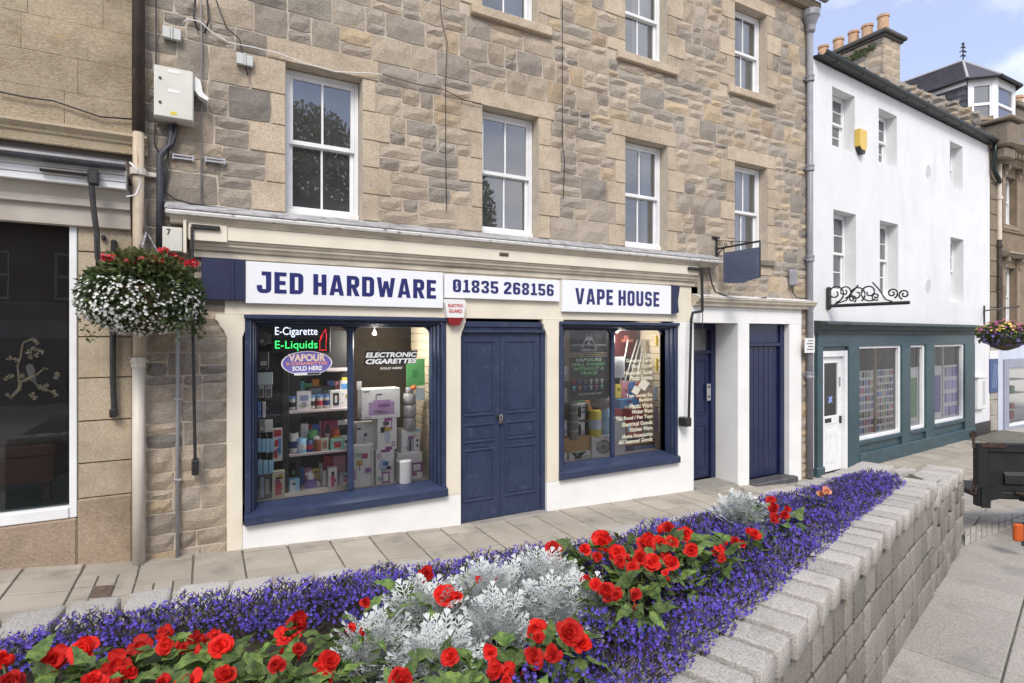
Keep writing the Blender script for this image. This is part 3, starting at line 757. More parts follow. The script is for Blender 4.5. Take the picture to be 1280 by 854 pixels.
# ---- sign boards
def glyphs():
    s, h, r = .215, .185, .21
    def arc(cx, cy, a0, ro=None, rx=None, ry=None, hh=None):
        ro = r; ix, iy = ro - s, ro - (hh or h); n = 5
        o = [(cx+ro*math.cos(rad(a0+90*t/n)), cy+ro*math.sin(rad(a0+90*t/n))) for t in range(n+1)]
        i = [(cx+max(ix,.0)*math.cos(rad(a0+90*t/n)), cy+max(iy,.012)*math.sin(rad(a0+90*t/n))) for t in range(n,-1,-1)]
        return o + i
    def rc(a, b, c, d): return [(a,b),(c,b),(c,d),(a,d)]
    def mir(p, w): return [(w-x, y) for x, y in p][::-1]
    def ring(w, y0, y1, top=h, bot=h, miss=''):
        out = []
        if 'T' not in miss: out.append(rc(r,y1-top,w-r,y1))
        if 'B' not in miss: out.append(rc(r,y0,w-r,y0+bot))
        if 'L' not in miss: out.append(rc(0,y0+r,s,y1-r))
        if 'R' not in miss: out.append(rc(w-s,y0+r,w,y1-r))
        if '1' not in miss: out.append(arc(w-r,y1-r,0,hh=top))
        if '2' not in miss: out.append(arc(r,y1-r,90,hh=top))
        if '3' not in miss: out.append(arc(r,y0+r,180,hh=bot))
        if '4' not in miss: out.append(arc(w-r,y0+r,270,hh=bot))
        return out
    w = .58; m0, m1 = .5-h/2, .5+h/2; G_ = {}
    G_['E'] = (.50, [rc(0,0,s,1), rc(s,0,.50,h), rc(s,m0,.46,m1), rc(s,1-h,.50,1)])
    G_['H'] = (w, [rc(0,0,s,1), rc(w-s,0,w,1), rc(s,m0,w-s,m1)])
    G_['D'] = (w, [rc(0,0,s,1), rc(s,1-h,w-r,1), rc(s,0,w-r,h), rc(w-s,r,w,1-r), arc(w-r,1-r,0), arc(w-r,r,270)])
    G_['O'] = (w, ring(w,0,1)); G_['0'] = (w, ring(w,0,1) + [[(s+.004,.30),(s+.06,.30),(w-s-.004,.70),(w-s-.06,.70)]])
    G_['U'] = (w, ring(w,0,1,miss='TLR12') + [rc(0,r,s,1), rc(w-s,r,w,1)])
    G_['J'] = (w, ring(w,0,1,miss='TLR12') + [rc(w-s,r,w,1), rc(0,r,s,.36), rc(w-s-.17,1-h,w-s,1)])
    al = [(0,0),(.20,0),(.235,.17),(.33,.17),(.33,.17+.165),(.27,.335),(.33,.74),(.33,1),(.20,1)]
    G_['A'] = (.66, [al, mir(al,.66)])
    vl = [(0,1),(.20,1-.37),(.20,0),(.33,0),(.33,.30),(.215,1)]
    vl = [(0,1),(.20,0),(.33,0),(.33,.28),(.215,1)]
    G_['V'] = (.66, [vl, mir(vl,.66)])
    G_['W'] = (.90, [[(0,1),(.15,0),(.36,0),(.45,.48),(.54,0),(.75,0),(.90,1),(.69,1),(.63,.42),(.55,.82),(.35,.82),(.27,.42),(.21,1)]])
    def bowl(y0): return [rc(0,0,s,1), rc(s,1-h,w-r,1), rc(s,y0,w-r,y0+h*.95), rc(w-s,y0+r,w,1-r), arc(w-r,1-r,0), arc(w-r,y0+r,270)]
    G_['P'] = (w, bowl(.36)); G_['R'] = (w, bowl(.40) + [[(.23,.40),(.38,0),(.60,0),(.44,.40)]])
    lo, hi = .5-h/2, .5+h/2
    sS = ring(w,lo,1,miss='R4B') + ring(w,0,hi,miss='L2T') + [rc(r,lo,w-r,hi), rc(w-s,.72,w,1-r), rc(0,r,s,.28)]
    G_['S'] = (w, sS)
    G_['1'] = (.50, [rc(.16,0,.16+s,1), [(0,.80),(.16,.80),(.16,1)], rc(0,0,.16,h), rc(.16+s,0,.52,h)])
    G_['8'] = (w, ring(w,.49,1,bot=.10) + ring(w,0,.49,top=.10))
    G_['3'] = (w, ring(w,.49,1,bot=.10,miss='L3') + ring(w,0,.49,top=.10,miss='L2') + [rc(0,.70,s,1-r), rc(0,r,s,.30)])
    G_['5'] = (w, ring(w,0,.60,miss='L2') + [rc(0,r,s,.28), rc(0,.60-h,r,.60), rc(0,.60,s,1-h), rc(0,1-h,w*.95,1)])
    G_['6'] = (w, ring(w,0,.60,miss='L2') + [rc(0,r,s,1-r), rc(s,.60-h,r+.005,.60), arc(r,1-r,90), rc(r,1-h,w-r,1), arc(w-r,1-r,0), rc(w-s,.72,w,1-r)])
    G_['2'] = (w, ring(w,.3,1,miss='BLR34') + [rc(0,.70,s,1-r), [(w-s,1-r),(w-s,.68),(0,.24),(0,0),(w,0),(w,h),(s+.03,h),(w,.60),(w,1-r)]])
    return G_
GL = glyphs()
def heavy(name, txt, x0, z0, wdt, hgt, Y, m_, parent, gap=.13, space=.30):
    """one object per letter"""
    tot = 0; pos = []
    for ch_ in txt:
        if ch_ == ' ': tot += space; continue
        pos.append((tot, ch_)); tot += GL[ch_][0] + gap
    tot -= gap; kx = wdt/tot
    for x, ch_ in pos:
        mb = MB()
        for pc in GL[ch_][1]: mb.poly([(x0+(x+u)*kx, Y, z0+v*hgt) for u, v in pc])
        mb.build(name, m_, parent)
SY = D - .07
def signboard(nm, x0, x1, z0, z1, label, txt, tx0, tx1, tz0, tz1, bold):
    s_ = MB(); s_.bbox(x0, x1, SY, D-.021, z0, z1, b=.004); o = s_.build(nm, M_sign, None, label, 'sign', 'white shop signs on the frieze')
    heavy('letter', txt, tx0, tz0, tx1-tx0, tz1-tz0, SY-.003, M_ink, o)
    return o
signboard('sign_board', .339, 2.440, 2.006, 2.425, 'long white sign with navy lettering JED HARDWARE', 'JED HARDWARE', F(321,352,SY)[0], F(545,362,SY)[0], F(322,366,SY)[1], F(322,339,SY)[1], .035)
sg2 = signboard('sign_board', 2.462, 4.085, 2.132, 2.410, 'short white sign with navy telephone number above the doors', '01835 268156', F(566,356,SY)[0], F(692,364,SY)[0], F(566,365,SY)[1], F(566,349,SY)[1], .03)
signboard('sign_board', 4.128, 6.078, 2.002, 2.428, 'white sign with navy lettering VAPE HOUSE', 'VAPE HOUSE', F(719,370,SY)[0], F(824,375,SY)[0], F(719,380,SY)[1], F(719,360,SY)[1], .035)
# ---- alarm box
ax0, az1 = F(556, 374, D-.10); ax1, az0 = F(582, 407, D-.10)
al = root('alarm_box', ((ax0+ax1)/2, D-.05, az0), 'white and red shield shaped alarm box between the left and middle signs', 'alarm box')
aw = ax1-ax0; ah = az1-az0
s_ = MB(); s_.prism([(ax0+.10*aw,az0+ah*.30),(ax1-.10*aw,az0+ah*.30),(ax1,az0+ah*.9),(ax1-.06*aw,az1),(ax0+.06*aw,az1),(ax0,az0+ah*.9)], D-.11, D-.022); s_.build('cover', M_plastw, al)
s_ = MB(); s_.prism([(ax0+.30*aw,az0),(ax1-.30*aw,az0),(ax1-.10*aw,az0+ah*.299),(ax0+.10*aw,az0+ah*.299)], D-.106, D-.022); s_.build('strobe', mat('red_plastic', (.22,.012,.012), .3), al)
M_red = mat('red_print', (.50,.02,.03), .5)
text('lettering', 'ELECTRO', ax0+.14*aw, az0+ah*.70, aw*.72, ah*.12, D-.113, M_red, al, bold=.03); text('lettering', 'GUARD', ax0+.18*aw, az0+ah*.48, aw*.64, ah*.14, D-.113, M_red, al, bold=.03)

# ================================================================== THE TWO SIDE DOORS
ent = root('door_surround', (7.9, D, -.8), 'white painted surround with two navy entrance doors right of the shop', 'doorway')
s_ = MB(); s_.prism([(D-.001,2.325),(D-.16,2.285),(D-.165,2.262),(D-.15,2.245),(D-.14,2.215),(D-.10,2.19),(D-.095,2.15),(D-.03,2.145),(D-.001,2.145)], 6.555, 9.50, 'x'); s_.build('cornice', M_cream2, ent)
s_ = MB(); s_.prism([(D-.001,2.335),(D-.168,2.292),(D-.168,2.284),(D-.001,2.326)], 6.55, 9.53, 'x'); s_.build('lead_flashing', M_leadw, ent)
s_ = MB(); s_.bbox(6.552, 9.245, D-.03, D+.25, 1.885, 2.143); s_.build('lintel', M_wplinth, ent)
s_ = MB(); s_.bbox(7.59, 7.862, D-.035, D+.50, -.80, 1.884, b=.008); s_.build('pier', M_wplinth, ent)
s_ = MB(); s_.bbox(8.915, 9.243, D-.034, D+.30, -.88, 1.884, b=.012); s_.build('pier', M_wplinth, ent)
s_ = MB(); s_.bbox(6.548, 6.60, D-.02, D+.5, -.72, 1.884); s_.build('jamb', M_wplinth, ent)
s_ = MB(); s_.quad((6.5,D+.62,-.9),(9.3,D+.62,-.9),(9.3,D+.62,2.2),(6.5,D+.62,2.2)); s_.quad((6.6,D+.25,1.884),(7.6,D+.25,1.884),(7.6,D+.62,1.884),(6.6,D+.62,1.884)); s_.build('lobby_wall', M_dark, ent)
# recessed panelled door
y1 = D+.46
s_ = MB(); s_.bbox(6.60, 6.66, y1-.04, y1+.08, -.72, 1.88); s_.bbox(7.48, 7.588, y1-.04, y1+.08, -.72, 1.88); s_.bbox(6.66, 7.48, y1-.04, y1+.08, 1.38, 1.44); s_.bbox(6.66,7.48,y1-.04,y1+.08,1.80,1.88); s_.build('door_frame', M_navyd, ent)
s_ = MB(); s_.quad((6.66,y1+.02,1.44),(7.48,y1+.02,1.44),(7.48,y1+.02,1.80),(6.66,y1+.02,1.80)); s_.build('fanlight', M_glassu, ent)
door_leaf(ent, 6.662, 7.478, -.70, 1.378, y1, [(6.74,7.04,.35,1.28),(7.10,7.40,.35,1.28),(6.74,7.04,-.55,.2),(7.10,7.40,-.55,.2)], M_navyd)
ix = F(886, 490, y1-.05)[0]; iz0 = F(886, 501, y1-.05)[1]; iz1 = F(886, 480, y1-.05)[1]
ip = root('entry_intercom', (ix, y1-.05, iz0), 'small steel entry intercom panel on the recessed navy door frame', 'intercom')
s_ = MB(); s_.bbox(ix-.045, ix+.045, y1-.055, y1-.041, iz0, iz1); s_.build('plate', M_galv, ip)
s_ = MB(); s_.bbox(ix-.022, ix+.022, y1-.058, y1-.0551, iz1-.07, iz1-.03); s_.bbox(ix-.02, ix+.02, y1-.058, y1-.0551, iz0+.05, iz0+.09); s_.build('speaker', M_black, ip)
s_ = MB(); s_.bbox(6.602, 7.588, D-.06, D+.45, -.80, -.725, b=.015); s_.build('step', M_step, ent)
# boarded door with planks
y2 = D+.12
s_ = MB(); s_.bbox(7.864, 7.90, y2-.05, y2+.05, -.74, 1.882); s_.bbox(8.80, 8.913, y2-.05, y2+.05, -.74, 1.882); s_.bbox(7.90, 8.80, y2-.05, y2+.05, 1.50, 1.56, b=.008); s_.bbox(7.90, 8.80, y2-.02, y2+.05, 1.56, 1.882); s_.build('door_frame', M_navyd, ent)
bd_ = MB(); bd_.bbox(7.90, 8.80, y2+.02, y2+.045, -.735, 1.499); bdd = bd_.build('door', M_navyd, ent)
n_ = 7
for i in range(n_):
    a = 7.902 + (.896)*i/n_; b = 7.902 + .896*(i+1)/n_ - .005
    s_ = MB(); s_.bbox(a, b, y2-.006+R(-.002,.002), y2+.0195, -.733, 1.498, b=.006); s_.build('plank', M_navyd, bdd)
s_ = MB(); s_.bbox(7.866, 8.98, D-.16, D+.12, -.86, -.745, b=.02); s_.build('step', mat('dark_step', (.055,.055,.06), .6, (.09,.09,.09), 8, bump=.3, bs=40), ent)

# ================================================================== things fixed to the front
def tube_thing(name, path, r, m_, label, cat, group=None, n=8):
    s_ = MB(); s_.tube(path, r, n); return s_.build(name, m_, None, label, cat, group, smooth=True)
def on(pts, Y): return [(F(x,y,Y)[0], Y, F(x,y,Y)[1]) for x, y in pts]
# awning arm at the left end of the shopfront
aY = D-.17
aw1 = root('awning_arm', (F(240,580,aY)[0], aY, F(240,585,aY)[1]), 'long thin black awning arm hanging beside the cream left pilaster', 'awning arm')
x0_, z0_ = F(236, 300, D-.14); x1_, z1_ = F(284, 279, D-.14)
s_ = MB(); s_.bbox(x0_, x1_, D-.150, D-.137, z0_, z1_-.03); s_.build('mounting_board', M_cream, aw1)
s_ = MB(); P = on([(239,282),(275,287)], D-.165); s_.bbox(P[0][0], P[1][0], D-.18, D-.152, P[1][2]-.012, P[1][2]+.03, b=.006); s_.build('bracket', M_black, aw1)
s_ = MB(); s_.tube(on([(240,284),(241,400),(244,578)], aY), .014, 8); s_.build('rod', M_black, aw1)
s_ = MB(); P = on([(244,578),(246,590)], aY); s_.bbox(P[0][0]-.03, P[0][0]+.03, aY-.02, D-.03, P[1][2]-.03, P[0][2]+.02, b=.012); s_.build('end_joint', M_black, aw1)
aw2 = root('awning_arm', (F(863,528,aY)[0], aY, F(863,528,aY)[1]), 'black cranked awning arm hanging left of the recessed side door', 'awning arm')
s_ = MB(); P = on([(861,334),(877,337)], D-.165); s_.bbox(P[0][0], P[1][0], D-.18, D-.137, P[1][2]-.02, P[1][2]+.025, b=.006); s_.build('bracket', M_black, aw2)
s_ = MB(); s_.tube(on([(877,335),(878,389)], aY), .022, 8); s_.tube(on([(878,389),(866,391),(864,400)], aY), .022, 8); s_.tube(on([(864,398),(861,524)], aY), .02, 8); s_.tube(on([(879,345),(878,420),(872,440)], aY+.02), .007, 6); s_.build('rod', M_black, aw2)
s_ = MB(); P = on([(861,522),(859,531)], aY); s_.bbox(P[1][0]-.05, P[0][0]+.04, aY-.025, D-.036, P[1][2]-.03, P[0][2], b=.012); s_.build('end_joint', M_black, aw2)
# number seven box
x0_, z1_ = F(203, 283, D-.16); x1_, z0_ = F(228, 315, D-.16)
nb = root('number_box', ((x0_+x1_)/2, D-.1, z0_), 'cream junction box marked 7 at the left end of the cornice', 'junction box')
s_ = MB(); s_.bbox(x0_, x1_, D-.165, D-.03, z0_, z1_, b=.006); s_.build('housing', M_plastic, nb)
text('number', '7', x0_+.035, z1_-.075, .03, .055, D-.168, M_black, nb, bold=.03)
s_ = MB(); s_.bbox(x1_+.006, x1_+.035, D-.165, D-.02, z0_-.01, z1_+.08, b=.006); s_.build('end_strip', M_cream, nb)
# navy wall speaker / vent on the fascia
vx, vz = F(630, 318, D-.14)
s_ = MB(); s_.bbox(vx-.065, vx+.065, D-.150, D-.136, vz-.02, vz+.02, b=.012); s_.build('fascia_vent', mat('rusty_vent', (.06,.045,.035), .7, (.12,.08,.05), 40), None, 'small rusty oval vent cover on the cream fascia', 'vent')

# hanging signboard with scroll bracket, at right angles to the wall
def XP(px, py, X):
    d = ray(px, py); s = X / d.x; return s * d.y, CZ + s * d.z
hX = F(894, 300, D)[0]
def hp(px, py): y, z = XP(px, py, hX); return (hX, y, z)
hs = root('hanging_sign', (hX, D, 2.88), 'faded navy signboard hanging from a black scrolled iron bracket', 'sign')
s_ = MB(); a = hp(895,296); b = hp(895,325)
s_.bbox(hX-.015, hX+.015, D-.045, D-.012, b[2], a[2], b=.004); s_.bbox(hX-.10, hX+.06, D-.05, D-.012, a[2]-.03, a[2]-.005, b=.006); s_.bbox(hX-.03, hX+.06, D-.05, D-.012, b[2]-.02, b[2], b=.006); s_.build('wall_post', M_black, hs)
s_ = MB(); y2_, zB = hp(950,302)[1:]; zA = hp(898,315)[2]
s_.tube([(hX,D-.03,zB),(hX,y2_,zB+.005)], .016, 8); s_.tube([(hX,D-.03,zB+.13),(hX,y2_+.18,zB+.02)], .007, 6); s_.build('arm', M_black, hs)
s_ = MB()
def scroll(cy, cz, r, turns, st, sgn=1, k=26, X=hX):
    return [(X, cy + sgn*r*(1-.75*t/k)*math.cos(st+turns*6.283*t/k), cz + r*(1-.75*t/k)*math.sin(st+turns*6.283*t/k)) for t in range(k+1)]
s_.tube(scroll(D-.11, zB+.06, .045, 1.3, 0), .006, 6); s_.tube(scroll(D-.20, zB+.05, .035, 1.2, 3.1), .006, 6); s_.tube(scroll(D-.32, zB+.045, .03, 1.2, 0), .006, 6)
s_.tube([(hX,D-.03,zB-.14),(hX,D-.07,zB-.07),(hX,D-.16,zB-.012)], .009, 6); s_.build('scroll', M_black, hs)
yi, yo = hp(905,330)[1], hp(950,330)[1]; zt_, zb_ = hp(950,309)[2], hp(950,347)[2]
s_ = MB(); s_.prism([(yi,zb_-.02),(yi,zt_),(yo,zt_),(yo,zb_-.0),(yo+.12,zb_-.015),((yi+yo)/2,zb_-.055),(yi-.1,zb_-.04)], hX-.014, hX+.014, 'x'); brd = s_.build('board', mat('faded_navy_board', (.075,.095,.16), .5, (.10,.12,.185), 4, dirt=(.16,.18,.22), dirts=7, dirtp=(.6,.8)), hs)
s_ = MB()
for (a, b, c, d) in ((yo+.03,yi-.03,zt_-.045,zt_-.035),(yo+.03,yi-.03,zb_+.03,zb_+.04),(yo+.03,yo+.04,zb_+.04,zt_-.045),(yi-.04,yi-.03,zb_+.04,zt_-.045)):
    s_.bbox(hX-.018, hX-.0145, a, b, c, d, b=.001)
s_.build('border', mat('board_line', (.13,.155,.24), .5), brd)
s_ = MB(); s_.tube([(hX,yi,zt_-.02),(hX,yi,zB)], .009, 6); s_.build('hanger', M_black, hs)
s_ = MB(); s_.tube([(hX,yo,zb_-.0),(hX,yo,zB)], .012, 6); s_.build('hanger', M_black, hs)
# grey boxed light fitting and its cable
x_, z_ = F(990, 348, D-.05)
lt = root('wall_box', (x_, D-.05, z_-.1), 'small grey plastic box on the stone wall beside the tall grey downpipe', 'junction box')
s_ = MB(); s_.bbox(x_-.09, x_+.09, D-.10, D-.02, z_-.14, z_+.15, b=.03); s_.build('housing', M_pipeg, lt)
tube_thing('cable', on([(990,358),(991,366),(996,372),(1004,373),(1016,374)], D-.05), .009, M_cable, 'short black cable hooking down from the small grey wall box', 'cable')
tube_thing('cable', on([(885,331),(890,355),(894,365),(910,371),(925,375),(938,377)], D-.10) + on([(950,373),(958,372)], D-.12), .011, M_cable, 'black cable sagging below the hanging sign onto the side door cornice', 'cable')

# ---- left edge: rusty downpipe, conduit, electric box, cables
pY = D-.10; pxX = F(173, 420, pY)[0]
ld = root('downpipe', (pxX, pY, -.42), 'cast-iron downpipe, rusty black above and cream below, between the two buildings', 'downpipe')
za, zb_ = F(172, 165, pY)[1], F(173, 450, pY)[1]
s_ = MB(); s_.tube([(pxX,pY,za),(pxX,pY,8)], .050, 12); s_.build('pipe', M_rustpipe, ld, 'rusty black upper length', smooth=True)
s_ = MB(); s_.tube([(pxX,pY,zb_+.02),(pxX,pY,za-.001)], .045, 12); s_.build('pipe', M_ochre, ld, 'rust-streaked ochre middle length', smooth=True)
s_ = MB(); s_.tube([(pxX,pY,-.45),(pxX,pY,zb_+.019)], .049, 12); s_.build('pipe', M_creampipe, ld, 'cream painted lower length', smooth=True)
s_ = MB(); s_.lathe([(.049,-.07),(.057,-.065),(.057,-.045),(.052,-.03),(.060,-.01),(.060,.015),(.047,.025)], 14, (pxX,pY,zb_)); s_.bbox(pxX-.07,pxX+.07,D-.06,D-.002,zb_-.03,zb_+.0); s_.build('collar', M_creampipe, ld)
zc = F(180, 216, pY)[1]
s_ = MB(); s_.lathe([(.056,-.03),(.066,-.03),(.066,.03),(.056,.03)], 12, (pxX,pY,zc)); s_.bbox(pxX-.02, pxX+.17, D-.055, D-.03, zc-.025, zc+.025, b=.01); s_.build('bracket', M_creampipe, ld)
cY = D-.05
s_ = MB(); cx_ = F(222,500,cY)[0]; s_.tube([(cx_,cY,-.44),(cx_,cY,F(222,415,cY)[1]),(cx_,cY,F(222,330,cY)[1])], .017, 10); cd = s_.build('conduit', mat('grey_conduit', (.36,.37,.40), .4, (.30,.31,.34), 12), None, 'thin grey conduit running up the stone beside the cream pilaster', 'conduit', smooth=True)
for yy in (499, 600):
    z_ = F(222,yy,cY)[1]; s_ = MB(); s_.bbox(cx_-.035, cx_+.035, cY-.02, D-.012, z_-.012, z_+.012, b=.004); s_.build('clip', M_galv, cd)
# electric cabinet
eY = D-.20
x0_, z1_ = F(192, 88, eY); x1_, z0_ = F(242, 152, eY)
eb = root('electric_cabinet', ((x0_+x1_)/2, D-.1, z0_), 'beige metal electric cabinet fixed high on the stone wall', 'electric box')
z1_ = z0_ + .47
s_ = MB(); s_.bbox(x0_, x1_, eY+.02, D-.02, z0_, z1_, b=.008); s_.build('housing', M_plastic, eb)
s_ = MB(); s_.bbox(x0_+.004, x1_-.004, eY, eY+.0195, z0_+.004, z1_-.004, b=.006); dr = s_.build('door', M_plastic, eb)
for zz in (z0_+.13, z0_+.35):
    s_ = MB(); s_.tube([(x0_+.05,eY-.008,zz),(x0_+.05,eY+.001,zz)], .012, 10); s_.build('lock', M_black, dr)
for (u, v, ww, m_) in ((.11,.415,.10,M_plastw),(.11,.235,.10,M_plastw),(.13,.03,.05,mat('warning_yellow', (.65,.5,.05), .6))):
    s_ = MB(); s_.bbox(x0_+u, x0_+u+ww, eY-.002, eY-.0003, z0_+v, z0_+v+.03, b=.0005); s_.build('sticker', m_, dr)
sx0, sz0 = F(243, 122, D-.1)
s_ = MB(); s_.prism([(sx0,sz0+.12),(sx0+.01,sz0+.18),(sx0+.05,sz0+.15),(sx0+.07,sz0+.04),(sx0+.12,sz0+.0),(sx0+.11,sz0-.03),(sx0+.04,sz0+.0),(sx0+.0,sz0+.05)][::-1], D-.16, D-.06); s_.build('socket', M_plastw, eb)
tube_thing('cable', on([(213,156),(214,172),(212,184),(204,190),(200,196),(200,240),(199,310)], D-.07), .030, mat('dark_cable_duct', (.045,.045,.06), .5), 'thick dark cable dropping from the electric cabinet to the cornice end', 'cable', n=10)
tube_thing('cable', on([(219,155),(220,165),(216,180),(208,188)], D-.085), .017, M_cable, 'bent black cable under the right side of the electric cabinet', 'cable')
tube_thing('cable', on([(211,185),(208,220),(206,240),(218,249),(240,255),(290,262),(358,272)], D-.045), .008, M_cable, 'thin black cable looping from the cabinet onto the cornice top', 'cable')
tube_thing('cable', on([(195,0),(195,70),(194,150),(193,180),(198,190)], D-.04), .006, M_cable, 'thin dark cable running down left of the electric cabinet', 'cable')
tube_thing('cable', on([(251,0),(252,60),(251,180),(252,265)], D-.04), .007, mat('grey_cable', (.20,.19,.185), .7), 'thin grey vertical cable between cabinet and first window', 'cable')
tube_thing('cable', on([(244,0),(242,20),(246,36),(256,42),(261,25),(259,0)], D-.04), .009, M_cable, 'looped black cable at the top left of the stone wall', 'cable')
tube_thing('cable', on([(229,28),(236,24),(250,27),(262,38),(285,53),(320,60),(345,66),(380,79),(420,90),(470,92),(478,94)], D-.045), .006, M_plastw, 'thin white cable sagging along the wall over the first window', 'cable')
tube_thing('cable', on([(478,93),(520,105),(555,112),(580,125),(602,130)], D-.045), .006, mat('brown_cable', (.12,.07,.05), .7), 'thin brown cable running to the second window lintel', 'cable')
tube_thing('cable', on([(550,0),(553,30),(559,52),(557,100),(557,180),(558,262)], D-.045), .005, M_cable, 'thin black cable hanging down between first and second windows', 'cable')
tube_thing('cable', on([(703,0),(703,80),(703,178),(706,200),(704,248)], D-.045), .005, M_cable, 'thin black cable hanging down between second and third windows', 'cable')
tube_thing('cable', on([(270,0),(283,34),(300,50),(303,70),(310,95)], D-.045), .006, M_cable, 'thin black cable slanting down over the small upper junction boxes', 'cable')
for (px, py, lb) in ((215,43,'pale grey junction box near the looped cable at top left'),(306,76,'pale grey junction box left of the first window head')):
    x_, z_ = F(px, py, D-.04); s_ = MB(); s_.bbox(x_-.075, x_-.008, D-.075, D-.03, z_-.055, z_+.055, b=.006); s_.bbox(x_+.008, x_+.075, D-.07, D-.03, z_-.055, z_+.05, b=.006); s_.bbox(x_-.008, x_+.008, D-.08, D-.03, z_-.06, z_+.062, b=.003)
    s_.build('junction_box', mat('pale_box', (.50,.52,.50), .5), None, lb, 'junction box')
for (px, py, lb) in ((229,197,'left galvanised cable bracket below the electric cabinet'),(269,201,'right galvanised cable bracket below the electric cabinet')):
    x_, z_ = F(px, py, D-.04); s_ = MB(); s_.bbox(x_-.085, x_+.085, D-.06, D-.028, z_+.008, z_+.022, b=.002); s_.bbox(x_-.085, x_+.085, D-.06, D-.028, z_-.022, z_-.008, b=.002); s_.bbox(x_-.09, x_-.075, D-.058, D-.028, z_-.03, z_+.03, b=.002); s_.bbox(x_+.075, x_+.09, D-.058, D-.028, z_-.03, z_+.03, b=.002)
    s_.build('cable_bracket', M_galv, None, lb, 'bracket')

# ================================================================== LEFT NEIGHBOUR
lb = root('stone_shop_building', (-1.2, D, -.4), 'pale stugged ashlar building with dark shop window on the far left', 'building')
LX0, LX1 = -4.2, -.602
WX1, WZ0, WZ1 = -1.01, .16, 2.77
CB, CT = F(100,182,D-.1)[1], F(100,160,D-.1)[1]
m = MB(); holed_wall(m, LX0, LX1, -1, 8, D+.02, [(-3.6, WX1-.02, WZ0, WZ1+.02)], .2)
m.quad((LX1,D+.02,-1),(LX1,D+6,-1),(LX1,D+6,8),(LX1,D+.02,8)); m.build('wall', M_mortar, lb)
spec = []
def ash(x0, x1, z0, z1, hs_, off, kind='dress'):
    z = z0; i = 0
    while z < z1 - .05:
        h = min(hs_, z1 - z); x = x0 - R(0,.5) - off*(i%2); i += 1
        while x < x1 - .02:
            w_ = R(.5,.85); xe = min(x+w_, x1)
            if x1 - xe < .15: xe = x1
            if xe > x0 + .03: spec.append((max(x,x0), xe, z, z+h, D+.02, kind))
            x = xe
        z += h
M_lash = stone_mat('stugged_ashlar', 1.0, .022)
ash(LX0, LX1, 3.53, 8.0, .31, .3)
for (x0_, x1_, z0_, z1_, Y, k_) in spec:
    mb = MB(); t = Vector((.64,.54,.39)) * R(.94,1.05); add_stone(mb, x0_-.0055, x1_+.0055, z0_-.0055, z1_+.0055, Y, .018, .001, tuple(t)); mb.build('stone', M_lash, lb)
# smooth pier blocks right of the window
zj = [-.0, .335, .86, 1.36, 1.855, 2.345, 2.80]
zz_ = [F(130,y)[1] for y in (620, 577, 525, 472, 421, 372, 316, 262)]
for za, zb in zip(zz_, zz_[1:]):
    mb = MB(); t = Vector((.56,.475,.36)) * R(.92,1.05); add_stone(mb, WX1+.002, LX1, za, zb, D+.02, .03, .001, tuple(t)); mb.build('stone', M_dressed, lb)
mb = MB(); mb.tint = (.42,.33,.255); mb.bbox(LX0, WX1+.001, D-.02, D+.1, -.9, WZ0-.095, b=.015); mb.build('base_course', M_dressed, lb)
mb = MB(); mb.tint = (.44,.35,.26); mb.bbox(WX1+.003, LX1, D-.018, D+.1, -.9, zz_[0]-.004, b=.015); mb.build('base_course', M_dressed, lb)
# string course and cornice over the shop
s_ = MB(); s_.tint = (.46,.39,.28); s_.prism([(D+.04,3.52),(D-.10,3.52),(D-.12,3.49),(D-.10,3.465),(D-.085,3.45),(D-.08,3.43),(D-.065,3.42),(D-.06,3.345),(D+.04,3.345)], LX0, LX1+.12, 'x'); s_.build('string_course', M_dressed, lb)
s_ = MB(); s_.bbox(LX0, LX1+.02, D-.01, D+.05, 3.08, 3.343); s_.build('soffit_board', mat('dark_brown_board', (.07,.055,.045), .8), lb)
a = F(0,187,D-.30); b = F(150,207,D-.30)
s_ = MB(); s_.tube([(LX0,D-.26,a[1]-.0),(LX1-.02,D-.26,a[1]-.0)], .046, 12); s_.build('awning_roller', mat('dark_awning_roll', (.04,.042,.055), .35, (.065,.067,.08), 9, bump=.3, bs=20), lb)
fz1, fz0 = F(100,205,D-.2)[1], F(100,231,D-.2)[1]
s_ = MB()
for i in range(3): s_.bbox(LX0, LX1-.03, D-.20-.006*i, D-.0, fz0+(fz1-fz0)*i/3+.002, fz0+(fz1-fz0)*(i+1)/3-.002, b=.004)
s_.build('awning_box', M_sash, lb)
s_ = MB(); s_.prism([(D+.02,fz0-.002),(D-.14,fz0-.002),(D-.10,fz0-.10),(D-.10,fz0-.16),(D-.06,fz0-.17),(D-.06,fz0-.33),(D-.02,fz0-.34),(D-.02,WZ1+.02),(D+.02,WZ1+.02)], LX0, LX1-.01, 'x'); s_.build('shop_fascia', mat('grey_beige_paint', (.44,.405,.36), .6, (.36,.33,.29), 4, dirt=(.22,.2,.17), dirts=6, dirtp=(.6,.8), dstretch=(.3,1,3)), lb)
